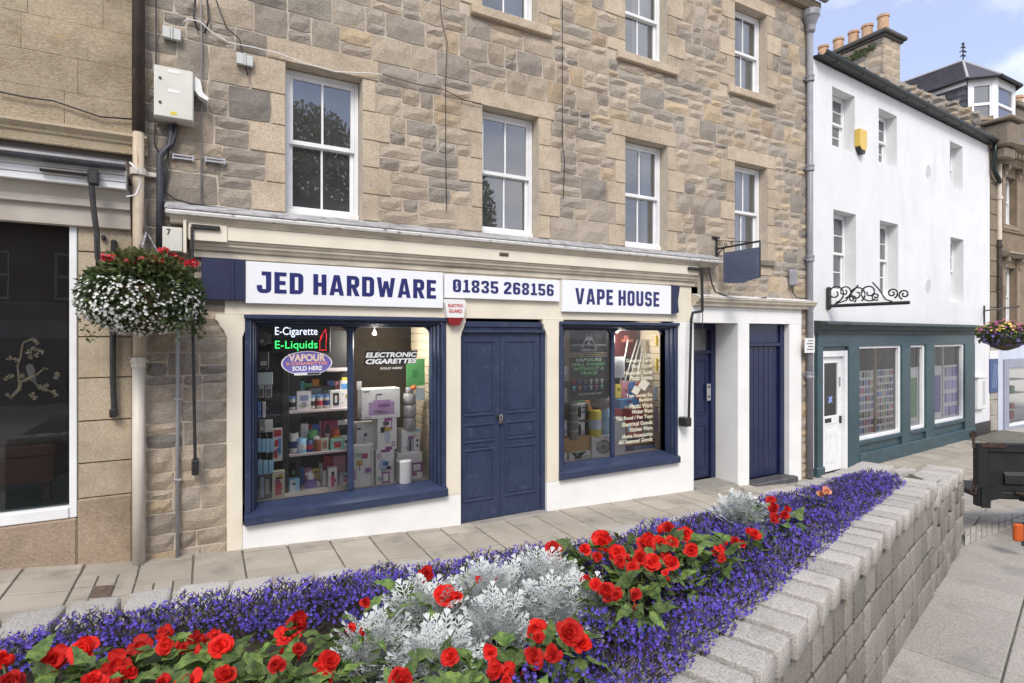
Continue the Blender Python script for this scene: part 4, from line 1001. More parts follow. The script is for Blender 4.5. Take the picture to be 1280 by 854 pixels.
# window frame, pane, interior
s_ = MB(); s_.bbox(WX1-.055, WX1+.0, D-.01, D+.10, WZ0-.09, WZ1+.0, b=.006); s_.bbox(LX0+.5, WX1-.056, D-.02, D+.10, WZ0-.09, WZ0+.01, b=.008); wn_ = s_.build('window', M_sash, lb)
s_ = MB(); s_.quad((-3.6,D+.06,WZ0),(WX1-.05,D+.06,WZ0),(WX1-.05,D+.06,WZ1),(-3.6,D+.06,WZ1)); s_.build('pane', M_glass, wn_)
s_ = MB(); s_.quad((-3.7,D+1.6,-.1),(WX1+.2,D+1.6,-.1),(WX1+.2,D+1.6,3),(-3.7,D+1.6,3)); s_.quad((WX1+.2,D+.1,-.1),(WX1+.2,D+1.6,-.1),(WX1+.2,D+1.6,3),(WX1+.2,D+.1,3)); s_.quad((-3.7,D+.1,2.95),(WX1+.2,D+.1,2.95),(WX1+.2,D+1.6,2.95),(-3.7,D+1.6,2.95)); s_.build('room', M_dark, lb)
s_ = MB(); s_.bbox(-3.6, WX1+.15, D+.12, D+1.5, WZ0-.08, WZ0+.02); s_.build('display_floor', mat('green_baize', (.05,.10,.085), .9, (.07,.13,.11), 7), lb)
# lacquer cabinet with a painted bird on a branch, inside the window
cab = root('lacquer_cabinet', (-1.75, D+.7, WZ0+.02), 'black lacquer cabinet with gold bird and blossom branch in the left window', 'cabinet')
M_lac = mat('black_lacquer', (.008,.007,.008), .25)
M_gold = mat('gold_paint', (.74,.64,.42), .5, (.58,.47,.28), 20)
cyY = D+.24
s_ = MB(); s_.bbox(-2.6, -1.12, cyY, cyY+.5, .72, 2.0, b=.01); s_.build('body', M_lac, cab)
s_ = MB(); s_.bbox(-2.62, -1.20, cyY-.01, cyY+.5, .60, .71, b=.01); s_.bbox(-2.6, -1.22, cyY+.0, cyY+.5, .36, .59); s_.build('drawer', mat('red_lacquer', (.05,.008,.008), .3), cab)
for xx in (-2.56, -1.28):
    s_ = MB(); s_.bbox(xx-.03, xx+.03, cyY+.02, cyY+.08, .18, .36); s_.build('leg', M_lac, cab)
def cp(px, py): x, z = F(px, py, cyY-.006); return (x, cyY-.006, z)
s_ = MB(); s_.tube([cp(*p) for p in ((8,492),(14,497),(24,487),(26,478),(36,473),(44,470))], .016, 6); s_.tube([cp(*p) for p in ((24,478),(22,458),(26,446),(28,432),(30,428),(40,424))], .008, 6); s_.tube([cp(*p) for p in ((44,470),(56,460),(60,462))], .008, 6); s_.tube([cp(*p) for p in ((36,473),(48,482),(56,486),(72,494))], .005, 6)
s_.build('branch', M_gold, cab)
s_ = MB()
for (px, py) in ((12,448),(20,450),(8,473),(14,470),(28,470),(36,440),(42,436),(46,444),(38,446),(52,440),(48,438),(56,487),(50,484),(58,482),(70,494),(68,490),(43,497),(40,493),(70,472),(72,468),(42,425),(46,428)):
    c = cp(px, py)
    for k_ in range(5):
        q = k_*1.257+R(0,1); s_.poly([(c[0],cyY-.008,c[2])] + [(c[0]+.022*math.cos(q+d_)*R(.7,1.2), cyY-.009, c[2]+.022*math.sin(q+d_)*R(.7,1.2)) for d_ in (-.45,0,.45)])
s_.build('blossom', M_gold, cab)
c = cp(37, 466)
s_ = MB(); s_.prism([(c[0]-.03,c[2]+.05),(c[0]-.01,c[2]-.02),(c[0]+.035,c[2]-.10),(c[0]+.05,c[2]-.085),(c[0]+.04,c[2]+.02),(c[0]+.02,c[2]+.075),(c[0]-.005,c[2]+.08)], cyY-.014, cyY-.002); s_.build('bird', mat('painted_bird', (.42,.40,.36), .6, (.16,.14,.13), 14, (.45,.55)), cab)
# awning arms on the left building
aw3 = root('awning_arm', (F(118,220,D-.3)[0], D-.28, F(141,520,D-.1)[1]), 'black jointed awning arm folded against the far left shopfront', 'awning arm')
s_ = MB(); P = on([(50,211),(122,219)], D-.24); s_.tube([P[0],(P[1][0],P[1][1],P[1][2])], .022, 8); P = on([(117,217),(118,232)], D-.26); s_.bbox(P[0][0]-.04,P[0][0]+.04,D-.30,D-.22,P[1][2],P[0][2]+.03,b=.015); s_.build('shoulder', M_black, aw3)
s_ = MB(); s_.tube(on([(114,226),(117,262),(121,292),(122,322),(126,334)], D-.26), .022, 8); s_.tube(on([(121,290),(124,310),(126,330)], D-.29), .008, 6); s_.build('rod', M_black, aw3)
s_ = MB(); s_.tube(on([(141,385),(141,400),(141,470),(143,518)], D-.06), .024, 8); P = on([(142,505),(143,519)], D-.06); s_.bbox(P[0][0]-.03,P[0][0]+.03,D-.1,D-.02,P[1][2]-.02,P[1][2]+.06,b=.012); s_.build('lower_rod', M_black, aw3)
s_ = MB(); P = on([(142,300),(143,316)], D-.05); s_.bbox(P[0][0]-.022,P[0][0]+.022,D-.06,D-.005,P[1][2],P[0][2],b=.008); P = on([(129,297)], D-.05); s_.bbox(P[0][0]-.018,P[0][0]+.018,D-.05,D-.005,P[0][2]-.025,P[0][2]+.025,b=.012); s_.build('wall_fixing', M_black, aw3)
tube_thing('cable', on([(0,115),(35,122),(66,126),(90,134),(125,146),(165,149)], D-.03), .007, M_cable, 'thin black cable strung across the left stone wall', 'cable')
tube_thing('cable', on([(162,203),(172,213),(176,230),(170,244),(158,246)], D-.24), .008, M_plastw, 'short white cable curling at the end of the awning box', 'cable')

# ================================================================== WHITE HOUSE AND TEAL SHOP
X0, TH = 9.62, rad(4.13)
FW = Matrix.Translation((X0, D, 0)) @ Matrix.Rotation(TH, 4, 'Z')
FWi = FW.inverted()
def Wp(x, y, off=0.0):
    d = ray(x, y); o = FWi @ Vector((0,0,CZ)); dl = FWi.to_3x3() @ d
    s = (off - o.y) / dl.y; p = o + dl*s; return p.x, p.z
wh = root('white_house', FW @ Matrix.Translation((4.2,0,-.88)), 'white rendered house with small sash windows above the teal shop', 'house')
WE = 8.58
wu = [(.66,1.50),(2.47,3.28),(6.02,6.78)]; wl_ = [(.70,1.55),(2.52,3.34),(6.05,6.84)]
hl = [(a,b,5.26,6.36) for a, b in wu] + [(a,b,2.50,4.06) for a, b in wl_]
m = MB(); holed_wall(m, 0, WE, 1.88, 6.70, 0, hl, .20)
m.quad((7.35,0,-1),(WE,0,-1),(WE,0,1.88),(7.35,0,1.88)); m.quad((WE,0,-1),(WE,6,-1),(WE,6,6.7),(WE,0,6.7)); m.quad((0,0,1.88),(0,4,1.88),(0,4,6.7),(0,0,6.7))
m.quad((0,0,-1),(.1,0,-1),(.1,0,1.88),(0,0,1.88))
m.build('wall', M_white, wh, frame=FW)
for a, b in wu: sash_window(wh, a, b, 5.26, 6.36, .20, frame=FW, cols_=2, rows_=2, fw=.035)
for a, b in wl_: sash_window(wh, a, b, 2.50, 4.06, .20, frame=FW, cols_=2, rows_=2, fw=.035)
for (px, py) in ((1160,214),(1160,357)):
    x_, z_ = Wp(px, py); s_ = MB(); s_.lathe([(.0,0),(.135,0),(.135,.008),(.12,.008),(.12,.002)], 18); 
    s_.v = [(x_+v[0], -v[2], z_+v[1]*1.15) for v in s_.v]; s_.build('round_recess', M_white, wh, frame=FW)
    s_ = MB(); s_.lathe([(.0,0),(.118,0),(.118,.004)], 16); s_.v = [(x_+v[0], -.0035-v[2]*.5, z_+v[1]*1.15) for v in s_.v]; s_.build('recess_back', mat('recess_grey', (.52,.52,.53), .8), wh, frame=FW)
s_ = MB(); s_.quad((0,-.1,6.74),(WE-.05,-.1,6.74),(WE-.05,3.0,7.1),(0,3.0,7.1)); s_.quad((0,3,7.1),(WE-.05,3,7.1),(WE-.05,6,6.7),(0,6,6.7)); s_.build('roof', M_slate, wh, frame=FW)
gutter('gutter', M_teald, wh, (.05,-.14,6.80), (WE+.02,-.14,6.80), .085, frame=FW, brackets=9)
x_, z0_ = Wp(1240,215,-.08); xq, z1_ = Wp(1234,185,-.08)
s_ = MB(); s_.tube([(WE-.06,-.14,6.75),(WE-.06,-.12,6.5),(WE-.05,-.10,6.05),(WE+.22,-.12,5.85),(WE+.40,-.10,5.80)], .055, 10); s_.build('downpipe', M_teald, wh, frame=FW, smooth=True)
# yellow alarm
x_, z_ = Wp(1076,176,-.05)
ya = root('alarm_box', FW @ Matrix.Translation((x_,0,z_-.2)), 'yellow alarm box between the upper windows of the white house', 'alarm box')
s_ = MB(); s_.prism([(x_-.14,z_+.20),(x_-.14,z_-.12),(x_-.05,z_-.19),(x_+.10,z_-.19),(x_+.14,z_-.10),(x_+.14,z_+.20)][::-1], -.10, -.003); s_.build('cover', mat('yellow_plastic', (.70,.48,.10), .4), ya, frame=FW)
s_ = MB(); s_.prism([(x_-.05,z_-.19),(x_-.12,z_-.135),(x_-.03,z_-.26),(x_+.08,z_-.26),(x_+.10,z_-.195)], -.09, -.004); s_.build('strobe', M_black, ya, frame=FW)
# ornate black sign bracket
x_, z_ = Wp(1037, 383, -.04); bx = x_
sb = root('sign_bracket', FW @ Matrix.Translation((x_,0,z_-.2)), 'empty black wrought-iron sign bracket with scrolls on the white house', 'bracket')
def bq(px, py):   # point on the bracket's own plane, square to the white wall
    d = FWi.to_3x3() @ ray(px, py); o = FWi @ Vector((0,0,CZ)); s = (bx - o.x) / d.x; p = o + d*s; return (bx, p.y, p.z)
a, b = bq(1037,360), bq(1037,386)
s_ = MB(); s_.bbox(bx-.07, bx+.05, -.06, -.004, b[2]-.02, a[2]+.02, b=.03); s_.build('wall_plate', M_black, sb, frame=FW)
yE, zE = bq(1137,376)[1:]
zA = bq(1040,381)[2]
s_ = MB(); s_.tube([(bx,-.05,zE-.03),(bx,yE,zE-.03)], .03, 8); s_.build('arm', M_black, sb, frame=FW)
L = -.05 - yE
s_ = MB()
def scr(u, v, r, st, sg, turns=1.4): s_.tube([(bx, -.05 - u*L - sg*r*(1-.8*t/24)*math.cos(st+turns*6.283*t/24), zE + v + r*(1-.8*t/24)*math.sin(st+turns*6.283*t/24)) for t in range(25)], .014, 6)
H = .34
scr(.07,.20,.17,-1.5,1); scr(.20,.22,.12,-1.5,1); scr(.36,.16,.15,-1.0,1); scr(.30,.08,.07,-1.0,1); scr(.52,.18,.16,-2.2,-1); scr(.60,.1,.07,-2.2,-1); scr(.80,.14,.09,-1.2,1); scr(.94,.11,.085,-1.2,-1)
s_.tube([(bx,-.05-.06*L,zE),(bx,-.05-.22*L,zE+.06),(bx,-.05-.30*L,zE+.2),(bx,-.05-.38*L,zE+.32)], .013, 6); s_.tube([(bx,-.05-.56*L,zE+.35),(bx,-.05-.64*L,zE+.22),(bx,-.05-.72*L,zE+.04),(bx,-.05-.8*L,zE+.0)], .013, 6)
s_.build('scroll', M_black, sb, frame=FW)
# teal shopfront
tl = root('teal_shopfront', FW @ Matrix.Translation((3.7,0,-.9)), 'teal painted wooden shopfront with posters in three windows', 'shopfront')
TE = 7.36
s_ = MB(); s_.prism([(-.002,1.96),(-.24,1.93),(-.25,1.89),(-.20,1.86),(-.17,1.80),(-.12,1.77),(-.11,1.72),(-.002,1.72)], .03, TE+.12, 'x'); s_.build('cornice', M_teal_c, tl, frame=FW)
s_ = MB(); s_.bbox(.06, TE, -.06, -.002, 1.48, 1.718); s_.build('fascia', M_teal, tl, frame=FW)
ps = [(.03,.22),(1.13,1.54),(3.36,3.76),(4.53,4.98),(6.73,TE)]
for a, b in ps:
    s_ = MB(); s_.bbox(a, b, -.07, .10, -.95, 1.50, b=.01); s_.build('pilaster', M_teal, tl, frame=FW)
s_ = MB(); s_.bbox(.01, .26, -.09, .02, -.95, -.70, b=.02); s_.build('plinth_block', M_teal, tl, frame=FW)
PA, PB = M_teal, None
posters = []
for i, (a, b, c) in enumerate(((1.54,3.36,-.33),(3.76,4.53,-.33),(4.98,6.73,-.30))):
    s_ = MB(); s_.bbox(a, b, -.02, .12, -.98, c-.05); s_.bbox(a, b, -.075, -.0205, c-.13, c-.045, b=.012); s_.build('stallriser', M_teal, tl, frame=FW)
    f_ = MB(); t = .055
    f_.bbox(a+.001, a+t, -.03, .08, c-.044, 1.479); f_.bbox(b-t*1.4, b-.001, -.03, .08, c-.044, 1.479); f_.bbox(a+t, b-t*1.4, -.03, .08, 1.43, 1.478); f_.bbox(a+t, b-t*1.4, -.04, .08, c-.044, c+.02)
    wn_ = f_.build('window', M_sash, tl, frame=FW)
    p = MB(); p.quad((a+t,.03,c+.02),(b-t*1.4,.03,c+.02),(b-t*1.4,.03,1.43),(a+t,.03,1.43)); p.build('pane', M_glass, wn_, frame=FW)
s_ = MB(); s_.bbox(1.53, TE, -.085, -.0215, -.98, -.62, b=.012); s_.build('skirting', M_teal, tl, frame=FW)
s_ = MB(); s_.quad((1.2,1.2,-.8),(7.3,1.2,-.8),(7.3,1.2,1.7),(1.2,1.2,1.7)); s_.quad((1.2,.1,1.6),(7.3,.1,1.6),(7.3,1.2,1.6),(1.2,1.2,1.6)); s_.quad((1.2,.1,-.4),(7.3,.1,-.4),(7.3,1.2,-.4),(1.2,1.2,-.4)); s_.quad((7.3,.1,-.8),(7.3,1.2,-.8),(7.3,1.2,1.7),(7.3,.1,1.7)); s_.build('display_lining', mat('grey_lining', (.20,.19,.17), .8, (.28,.26,.23), 2), tl, frame=FW)
# poster boards: grids of small photographs
M_board = mat('poster_board', (.80,.78,.76), .6); M_wood = mat('pale_wood', (.40,.30,.17), .6)
m_ph, n_, l_, p_ = newmat('photo_print')
at_ = n_.new('ShaderNodeAttribute'); at_.attribute_name = 'tint'; l_.new(mixc(n_, l_, ramp(n_, l_, noise_node(n_, l_, 26, 4, .6), .56, .72), at_.outputs['Color'], (.70,.68,.70)), p_.inputs['Base Color']); p_.inputs['Roughness'].default_value = .4
pal = [(.12,.18,.46),(.05,.05,.07),(.48,.14,.12),(.14,.32,.14),(.48,.40,.26),(.18,.28,.50),(.5,.47,.44),(.30,.16,.36)]
pal2 = [(.20,.16,.55),(.10,.10,.36),(.32,.26,.62),(.06,.06,.16),(.42,.36,.62)]
def poster(a, b, z0, z1, y, cols_, rows_, pal_, label, gap=.36):
    po = root('poster_board', FW @ Matrix.Translation(((a+b)/2, y, z0)), label, 'poster')
    s_ = MB(); s_.bbox(a, b, y, y+.012, z0, z1, b=.002); s_.build('board', M_board, po, frame=FW)
    cw, ch = (b-a)/cols_, (z1-z0)/rows_
    for i in range(cols_):
        for j in range(rows_):
            q = MB(); q.tint = tuple(Vector(random.choice(pal_))*R(.7,1.3)); u = gap*.5
            q.quad((a+cw*(i+u*.6),y-.003,z0+ch*(j+u*.7)),(a+cw*(i+1-u*.6),y-.003,z0+ch*(j+u*.7)),(a+cw*(i+1-u*.6),y-.003,z0+ch*(j+1-u)),(a+cw*(i+u*.6),y-.003,z0+ch*(j+1-u)))
            q.build('photo', m_ph, po, frame=FW)
poster(1.62, 2.36, -.30, .98, .05, 6, 8, pal, 'left board of small portrait photos in the widest teal window')
poster(2.50, 3.24, -.30, .98, .05, 7, 9, pal, 'right board of many small photos in the widest teal window')
s_ = MB(); s_.bbox(2.40, 2.46, .04, .09, -.31, 1.45); s_.build('mullion', M_wood, tl, frame=FW)
poster(3.84, 4.44, -.30, .98, .05, 1, 1, [(.16,.30,.14)], 'single scenic poster in the narrow teal window')
poster(5.06, 5.70, -.27, .98, .05, 1, 1, [(.24,.16,.55)], 'large violet poster in the right teal window')
poster(5.82, 6.60, -.27, .98, .05, 4, 4, pal2, 'board of violet team photos in the right teal window')
s_ = MB(); s_.bbox(5.73, 5.79, .04, .09, -.28, 1.45); s_.build('mullion', M_sash, tl, frame=FW)
# white half-glazed door
s_ = MB(); s_.bbox(.221, .30, -.03, .12, -.88, 1.40); s_.bbox(1.03, 1.129, -.05, .12, -.90, 1.40); s_.bbox(.30, 1.03, -.03, .12, 1.29, 1.399); s_.build('door_frame', M_sash, tl, frame=FW)
s_ = MB(); s_.bbox(.221, 1.129, -.02, .1, 1.41, 1.478); s_.build('transom', M_teal, tl, frame=FW)
s_ = MB(); s_.bbox(.30, .42, .02, .07, -.86, 1.285); s_.bbox(.90, 1.03, .02, .07, -.86, 1.285); s_.bbox(.42, .90, .02, .07, 1.17, 1.285); s_.bbox(.42, .90, .02, .07, .02, .18); s_.bbox(.42,.90,.028,.06,-.86,.02); s_.bbox(.50,.82,.020,.0285,-.70,-.08,b=.006); dw = s_.build('door', M_sash, tl, frame=FW)
s_ = MB(); s_.quad((.42,.045,.18),(.90,.045,.18),(.90,.045,1.17),(.42,.045,1.17)); s_.build('pane', M_glass, dw, frame=FW)
s_ = MB(); s_.bbox(.44,.66,.012,.0195,.06,.14,b=.003); s_.bbox(.945,.97,-.02,.0195,.02,.16,b=.004); s_.build('letter_plate', M_black, dw, frame=FW)
s_ = MB(); s_.bbox(.93,.96,-.005,.0195,.72,.90,b=.004); s_.build('keypad', M_galv, dw, frame=FW)
s_ = MB(); s_.bbox(.60,.74,.040,.0425,.42,.54,b=.001); fl = s_.build('flag_sticker', mat('flag_blue', (.05,.16,.55), .5), dw, frame=FW)
s_ = MB(); s_.prism([(.60,.42),(.615,.42),(.74,.54),(.725,.54)], .0375, .0395); s_.prism([(.60,.54),(.615,.54),(.74,.42),(.725,.42)], .035, .037); s_.build('white_cross', M_plastw, fl, frame=FW)
s_ = MB(); s_.quad((.2,.9,-.9),(1.2,.9,-.9),(1.2,.9,1.5),(.2,.9,1.5)); s_.build('lobby', mat('brown_lobby', (.16,.12,.09), .8, (.24,.19,.15), 3), tl, frame=FW)
# notice plate on the downpipe
x_, z_ = F(1012, 432, D-.15)
nt = root('notice_plate', (x_, D-.15, z_-.1), 'small white notice plate fixed to the tall grey downpipe', 'notice')
s_ = MB(); s_.bbox(x_-.14, x_+.14, D-.155, D-.145, z_-.13, z_+.13, b=.003); s_.build('plate', M_plastw, nt)
for i in range(4):
    s_ = MB(); s_.bbox(x_-.05-.03*(i%2), x_+.09, D-.157, D-.1553, z_+.075-i*.05, z_+.09-i*.05, b=.0005); s_.build('print_line', M_cable, nt)

# ================================================================== GREY-BROWN SANDSTONE HOUSE AT THE FAR RIGHT
TX, TY = 18.22, 6.86
M_sand = stone_mat('brown_sandstone', .4, .006)
sh = root('sandstone_house', (19.6, TY, -.87), 'brown sandstone house with dormer and gable chimney beyond the white house', 'house')
m = MB()
qz = lambda y: F(1262, y, TY)[1]
w3 = [(19.12, 19.85, F(1262,281,TY)[1], F(1262,222,TY)[1]), (19.12, 19.85, F(1262,402,TY)[1]-.1, F(1262,335,TY)[1])]
m.tint = (.30,.24,.175); holed_wall(m, TX, 26, 1.75, 6.75, TY, w3, .16); m.quad((TX,TY,-1),(TX+.62,TY,-1),(TX+.62,TY,1.75),(TX,TY,1.75))
m.quad((TX,TY,-1),(TX,TY+6,-1),(TX,TY+6,6.75),(TX,TY,6.75)); m.build('wall', M_sand, sh)
for a, b, c, d in w3:
    sash_window(sh, a, b, c, d, TY+.14, cols_=1)
    s_ = MB(); s_.tint = (.33,.27,.20); s_.bbox(a-.16, a-.002, TY-.05, TY+.0, c-.05, d+.12, b=.01); s_.bbox(b+.002, b+.16, TY-.05, TY, c-.05, d+.12, b=.01); s_.bbox(a-.16,b+.16,TY-.06,TY,c-.16,c-.051,b=.01); s_.build('architrave', M_sand, sh)
    s_ = MB(); s_.prism([(TY,d+.44),(TY-.22,d+.40),(TY-.24,d+.35),(TY-.18,d+.32),(TY-.12,d+.26),(TY,d+.26)], a-.30, b+.30, 'x'); s_.tint = None; s_.build('window_hood', M_sand if False else mat('hood_stone', (.30,.25,.19), .9, (.22,.18,.14), 6), sh)
    for xx in (a-.15, b+.02):
        s_ = MB(); s_.prism([(TY,d+.25),(TY-.16,d+.25),(TY-.17,d+.15),(TY-.09,d+.08),(TY-.10,d-.0),(TY-.04,d-.1),(TY,d-.1)], xx, xx+.13, 'x'); s_.build('console', mat('console_stone', (.28,.23,.175), .9, (.2,.165,.125), 6), sh)
# quoins
z = -.85; i = 0
while z < 6.3:
    s_ = MB(); s_.tint = tuple(Vector((.31,.26,.195))*R(.85,1.12)) if z > 1.6 else tuple(Vector((.52,.49,.44))*R(.9,1.05)); s_.bbox(TX+.01, TX+.42, TY-.045, TY+.01, z, z+.40, b=.012); s_.build('quoin', M_sand, sh); z += .412; i += 1
s_ = MB(); s_.tint = (.27,.22,.165); s_.prism([(TY+.05,6.9),(TY-.42,6.85),(TY-.45,6.75),(TY-.38,6.66),(TY-.28,6.60),(TY-.16,6.52),(TY-.10,6.40),(TY+.05,6.40)], TX+.25, 26, 'x'); s_.build('cornice', M_sand, sh)
for i in range(16):
    xx = TX+.4+i*.22; s_ = MB(); s_.tint = (.24,.195,.145); s_.bbox(xx, xx+.10, TY-.36, TY-.1, 6.42, 6.56, b=.01); s_.build('dentil', M_sand, sh)
s_ = MB(); s_.tint = (.28,.23,.17); s_.bbox(TX+.45, 26, TY-.04, TY, F(1262,287,TY)[1]-.09, F(1262,287,TY)[1], b=.01); s_.build('string_course', M_sand, sh)
# gable wall with rough rubble edge rising above the white roof, and skewputt
m = MB(); Yr, Zr = 9.75, 9.95
ZE = 7.48
t_ = lambda y: ZE + (y-TY)*(Zr-ZE)/(Yr-TY)
m.poly([(TX,TY,5.5),(TX,13,5.5),(TX,13,7.4),(TX,Yr,Zr),(TX,TY,ZE)]); m.poly([(TX+.35,TY,5.5),(TX+.35,13,5.5),(TX+.35,13,7.4),(TX+.35,Yr,Zr),(TX+.35,TY,ZE)])
m.quad((TX,TY,ZE),(TX+.35,TY,ZE),(TX+.35,Yr,Zr),(TX,Yr,Zr)); m.quad((TX,TY,5.5),(TX+.35,TY,5.5),(TX+.35,TY,ZE),(TX,TY,ZE)); m.build('gable_wall', M_mortar, sh)
MGx = Matrix.Translation((TX, TY, 0)) @ Matrix.Rotation(rad(-90), 4, 'Z')    # local x runs back along the gable face
sp_ = []
y = TY - .1
while y < 9.7:
    wdt = R(.16,.36); ym = y + wdt/2
    top = t_(ym) + R(-.08,.06)
    z = top
    for k_ in range(6):
        h = R(.12,.26); sp_.append((y, y+wdt, z-h, z)); z -= h
    y += wdt
MGg = Matrix(((0,1,0,TX),(1,0,0,0),(0,0,1,0),(0,0,0,1)))      # (u, v, z) -> (TX+v, u, z)
for (u0, u1, c, d) in sp_:
    mb = MB(); add_stone(mb, u0, u1, c, d, 0, .06, .018, tuple(Vector(tintc('rub'))*.85)); mb.build('stone', M_stone, sh, frame=MGg)
s_ = MB(); s_.tint = (.27,.23,.18); s_.bbox(TX-.12, TX+.55, TY-.50, TY+.12, 6.62, 7.25, b=.06); s_.bbox(TX-.2, TX+.62, TY-.58, TY+.15, 7.26, 7.36, b=.03); s_.bbox(TX-.06,TX+.5,TY-.40,TY+.1,6.3,6.615,b=.05); s_.build('skewputt', M_sand, sh)
s_ = MB(); s_.quad((TX+.35,TY-.2,6.78),(26,TY-.2,6.78),(26,Yr,Zr-.1),(TX+.35,Yr,Zr-.1)); s_.quad((TX+.35,Yr,Zr-.1),(26,Yr,Zr-.1),(26,13,7),(TX+.35,13,7)); s_.build('roof', M_slate, sh)
# chimney stack with five pots
ch = root('chimney_stack', (18.7, 10.5, 8.6), 'stone chimney stack with five clay pots above the white house', 'chimney')
C0, C1, CY0, CY1, CZ1 = 18.25, 19.22, 9.48, 11.75, 10.98
s_ = MB(); s_.bbox(C0+.03, C1-.03, CY0+.03, CY1, 8.4, CZ1); s_.build('core', M_mortar, ch)
z = 8.5
while z < CZ1 - .1:
    h = min(R(.26,.36), CZ1 - z); u = CY0
    while u < CY1 - .05:
        wdt = R(.35,.75); ue = min(u+wdt, CY1); 
        if CY1 - ue < .15: ue = CY1
        mb = MB(); add_stone(mb, u, ue, z, z+h, .03, .035, .004, tuple(Vector(tintc('grey' if random.random()<.5 else 'dress'))*1.0)); mb.build('stone', M_stone, ch, frame=Matrix(((0,1,0,C0),(1,0,0,0),(0,0,1,0),(0,0,0,1)))); u = ue
    x = C0
    for xe in (C0+R(.4,.6), C1):
        mb = MB(); add_stone(mb, x, xe, z, z+h, CY0+.03, .035, .004, tuple(Vector(tintc('dress'))*.95)); mb.build('stone', M_stone, ch); x = xe
    z += h
s_ = MB(); s_.tint = (.13,.125,.12); s_.bbox(C0-.14, C1+.14, CY0-.14, CY1+.1, CZ1, CZ1+.13, b=.03); s_.bbox(C0-.06, C1+.06, CY0-.06, CY1, CZ1-.08, CZ1-.002, b=.02); s_.build('cap', M_sand, ch)
def XPy(px, X): d = ray(px, 0); return X/d.x*d.y
for px, py in ((1029,57),(1048,47),(1067,41),(1084,33),(1104,20)):
    Xp = 18.62; Yp = XPy(px, Xp); mb = MB(); h = .55 if px != 1104 else .62
    mb.lathe([(.17,0),(.165,.1),(.15,h-.1),(.15,h-.08),(.175,h-.07),(.175,h),(.13,h),(.12,h-.3)], 14, (Xp, Yp, CZ1+.13)); mb.build('chimney_pot', M_terra, ch, smooth=False)
s_ = MB()
for k_ in range(220):
    yy = R(CY0+.2, CY1-.3); c_ = CZ1-.22-.12*math.sin((yy-CY0)*1.6); zz = c_+random.gauss(0,.06); q = R(0,6.28); r_ = R(.02,.05)
    s_.poly([(C0-.05+R(-.02,.02), yy+r_*math.cos(q+d_), zz+r_*math.sin(q+d_)) for d_ in (0,1.57,3.14,4.71)])
s_.build('moss', mat('moss', (.035,.055,.015), .9, (.06,.08,.02), 12), ch, kind='stuff')
# dormer with slate cheeks and canted bay
dm = root('dormer', (20.1, 7.6, 7.4), 'slate roofed dormer window with canted white bay and iron finial', 'dormer')
A, B, Cc = (19.10,7.67), (19.58,7.20), (20.80,7.20); Dd = (21.28,7.67)
ez, bz = 9.02, 7.55
def facewin(p, q, name):
    p, q = Vector((*p,0)), Vector((*q,0)); u = (q-p).normalized(); n = Vector((u.y,-u.x,0)); L = (q-p).length
    Mf = Matrix(((u.x,-n.x,0,p.x),(u.y,-n.y,0,p.y),(0,0,1,0),(0,0,0,1)))
    s_ = MB(); s_.bbox(0,.10,-.01,.08,bz,ez); s_.bbox(L-.10,L,-.01,.08,bz,ez); s_.bbox(.10,L-.10,-.005,.08,8.85,ez); s_.bbox(.10,L-.10,-.02,.08,bz,7.78)
    s_.bbox(.10,.15,.0,.07,7.78,8.85); s_.bbox(L-.15,L-.10,.0,.07,7.78,8.85); s_.bbox(.15,L-.15,.0,.07,8.24,8.32); s_.bbox(.15,L-.15,0,.07,8.80,8.85)
    o = s_.build('bay_window', M_sash, dm, frame=Mf)
    g_ = MB(); g_.quad((.15,.04,7.78),(L-.15,.04,7.78),(L-.15,.04,8.24),(.15,.04,8.24)); g_.build('pane', M_glassu, o, frame=Mf)
    g_ = MB(); g_.quad((.15,.04,8.32),(L-.15,.04,8.32),(L-.15,.04,8.80),(.15,.04,8.80)); g_.build('pane', M_glassu, o, frame=Mf)
facewin(A, B, 'a'); facewin(B, Cc, 'b'); facewin(Cc, Dd, 'c')
s_ = MB(); s_.poly([(19.3,8.3,7.4),(21.1,8.3,7.4),(21.1,8.3,9),(19.3,8.3,9)]); s_.build('room', M_room, dm)
s_ = MB(); s_.quad((19.11,7.67,bz),(19.11,10,bz),(19.11,10,ez),(19.11,7.67,ez)); s_.quad((21.27,7.67,bz),(21.27,10,bz),(21.27,10,ez),(21.27,7.67,ez)); s_.build('cheek', M_dark, dm)
z = 7.6; r_ = 0
while z < 8.95:                                          # slate-hung cheek
    y = 7.70 - (.12 if r_ % 2 else 0)
    while y < 9.2:
        y0_, y1_ = max(y,7.68), y+.25
        if y1_ > y0_+.03:
            s_ = MB(); s_.poly([(19.085,y0_+.004,z),(19.085,y1_-.004,z),(19.105,y1_-.004,z+.20),(19.105,y0_+.004,z+.20)]); s_.build('slate', M_slate, dm)
        y += .25
    z += .17; r_ += 1
ap = Vector((20.19, 8.23, 10.05)); bk = Vector((20.19, 10.6, 10.05))
ov = .14
e_ = [Vector((19.10-ov,10.6,ez)), Vector((19.10-ov,7.62,ez)), Vector((19.54,7.20-ov,ez)), Vector((20.84,7.20-ov,ez)), Vector((21.28+ov,7.62,ez)), Vector((21.28+ov,10.6,ez))]
s_ = MB()
s_.quad(e_[0],e_[1],ap,bk); s_.poly([e_[1],e_[2],ap]); s_.poly([e_[2],e_[3],ap]); s_.poly([e_[3],e_[4],ap]); s_.quad(e_[4],e_[5],bk,ap)
rf_ = s_.build('dormer_roof', mat('slate_underlay', (.05,.05,.06), .6), dm)
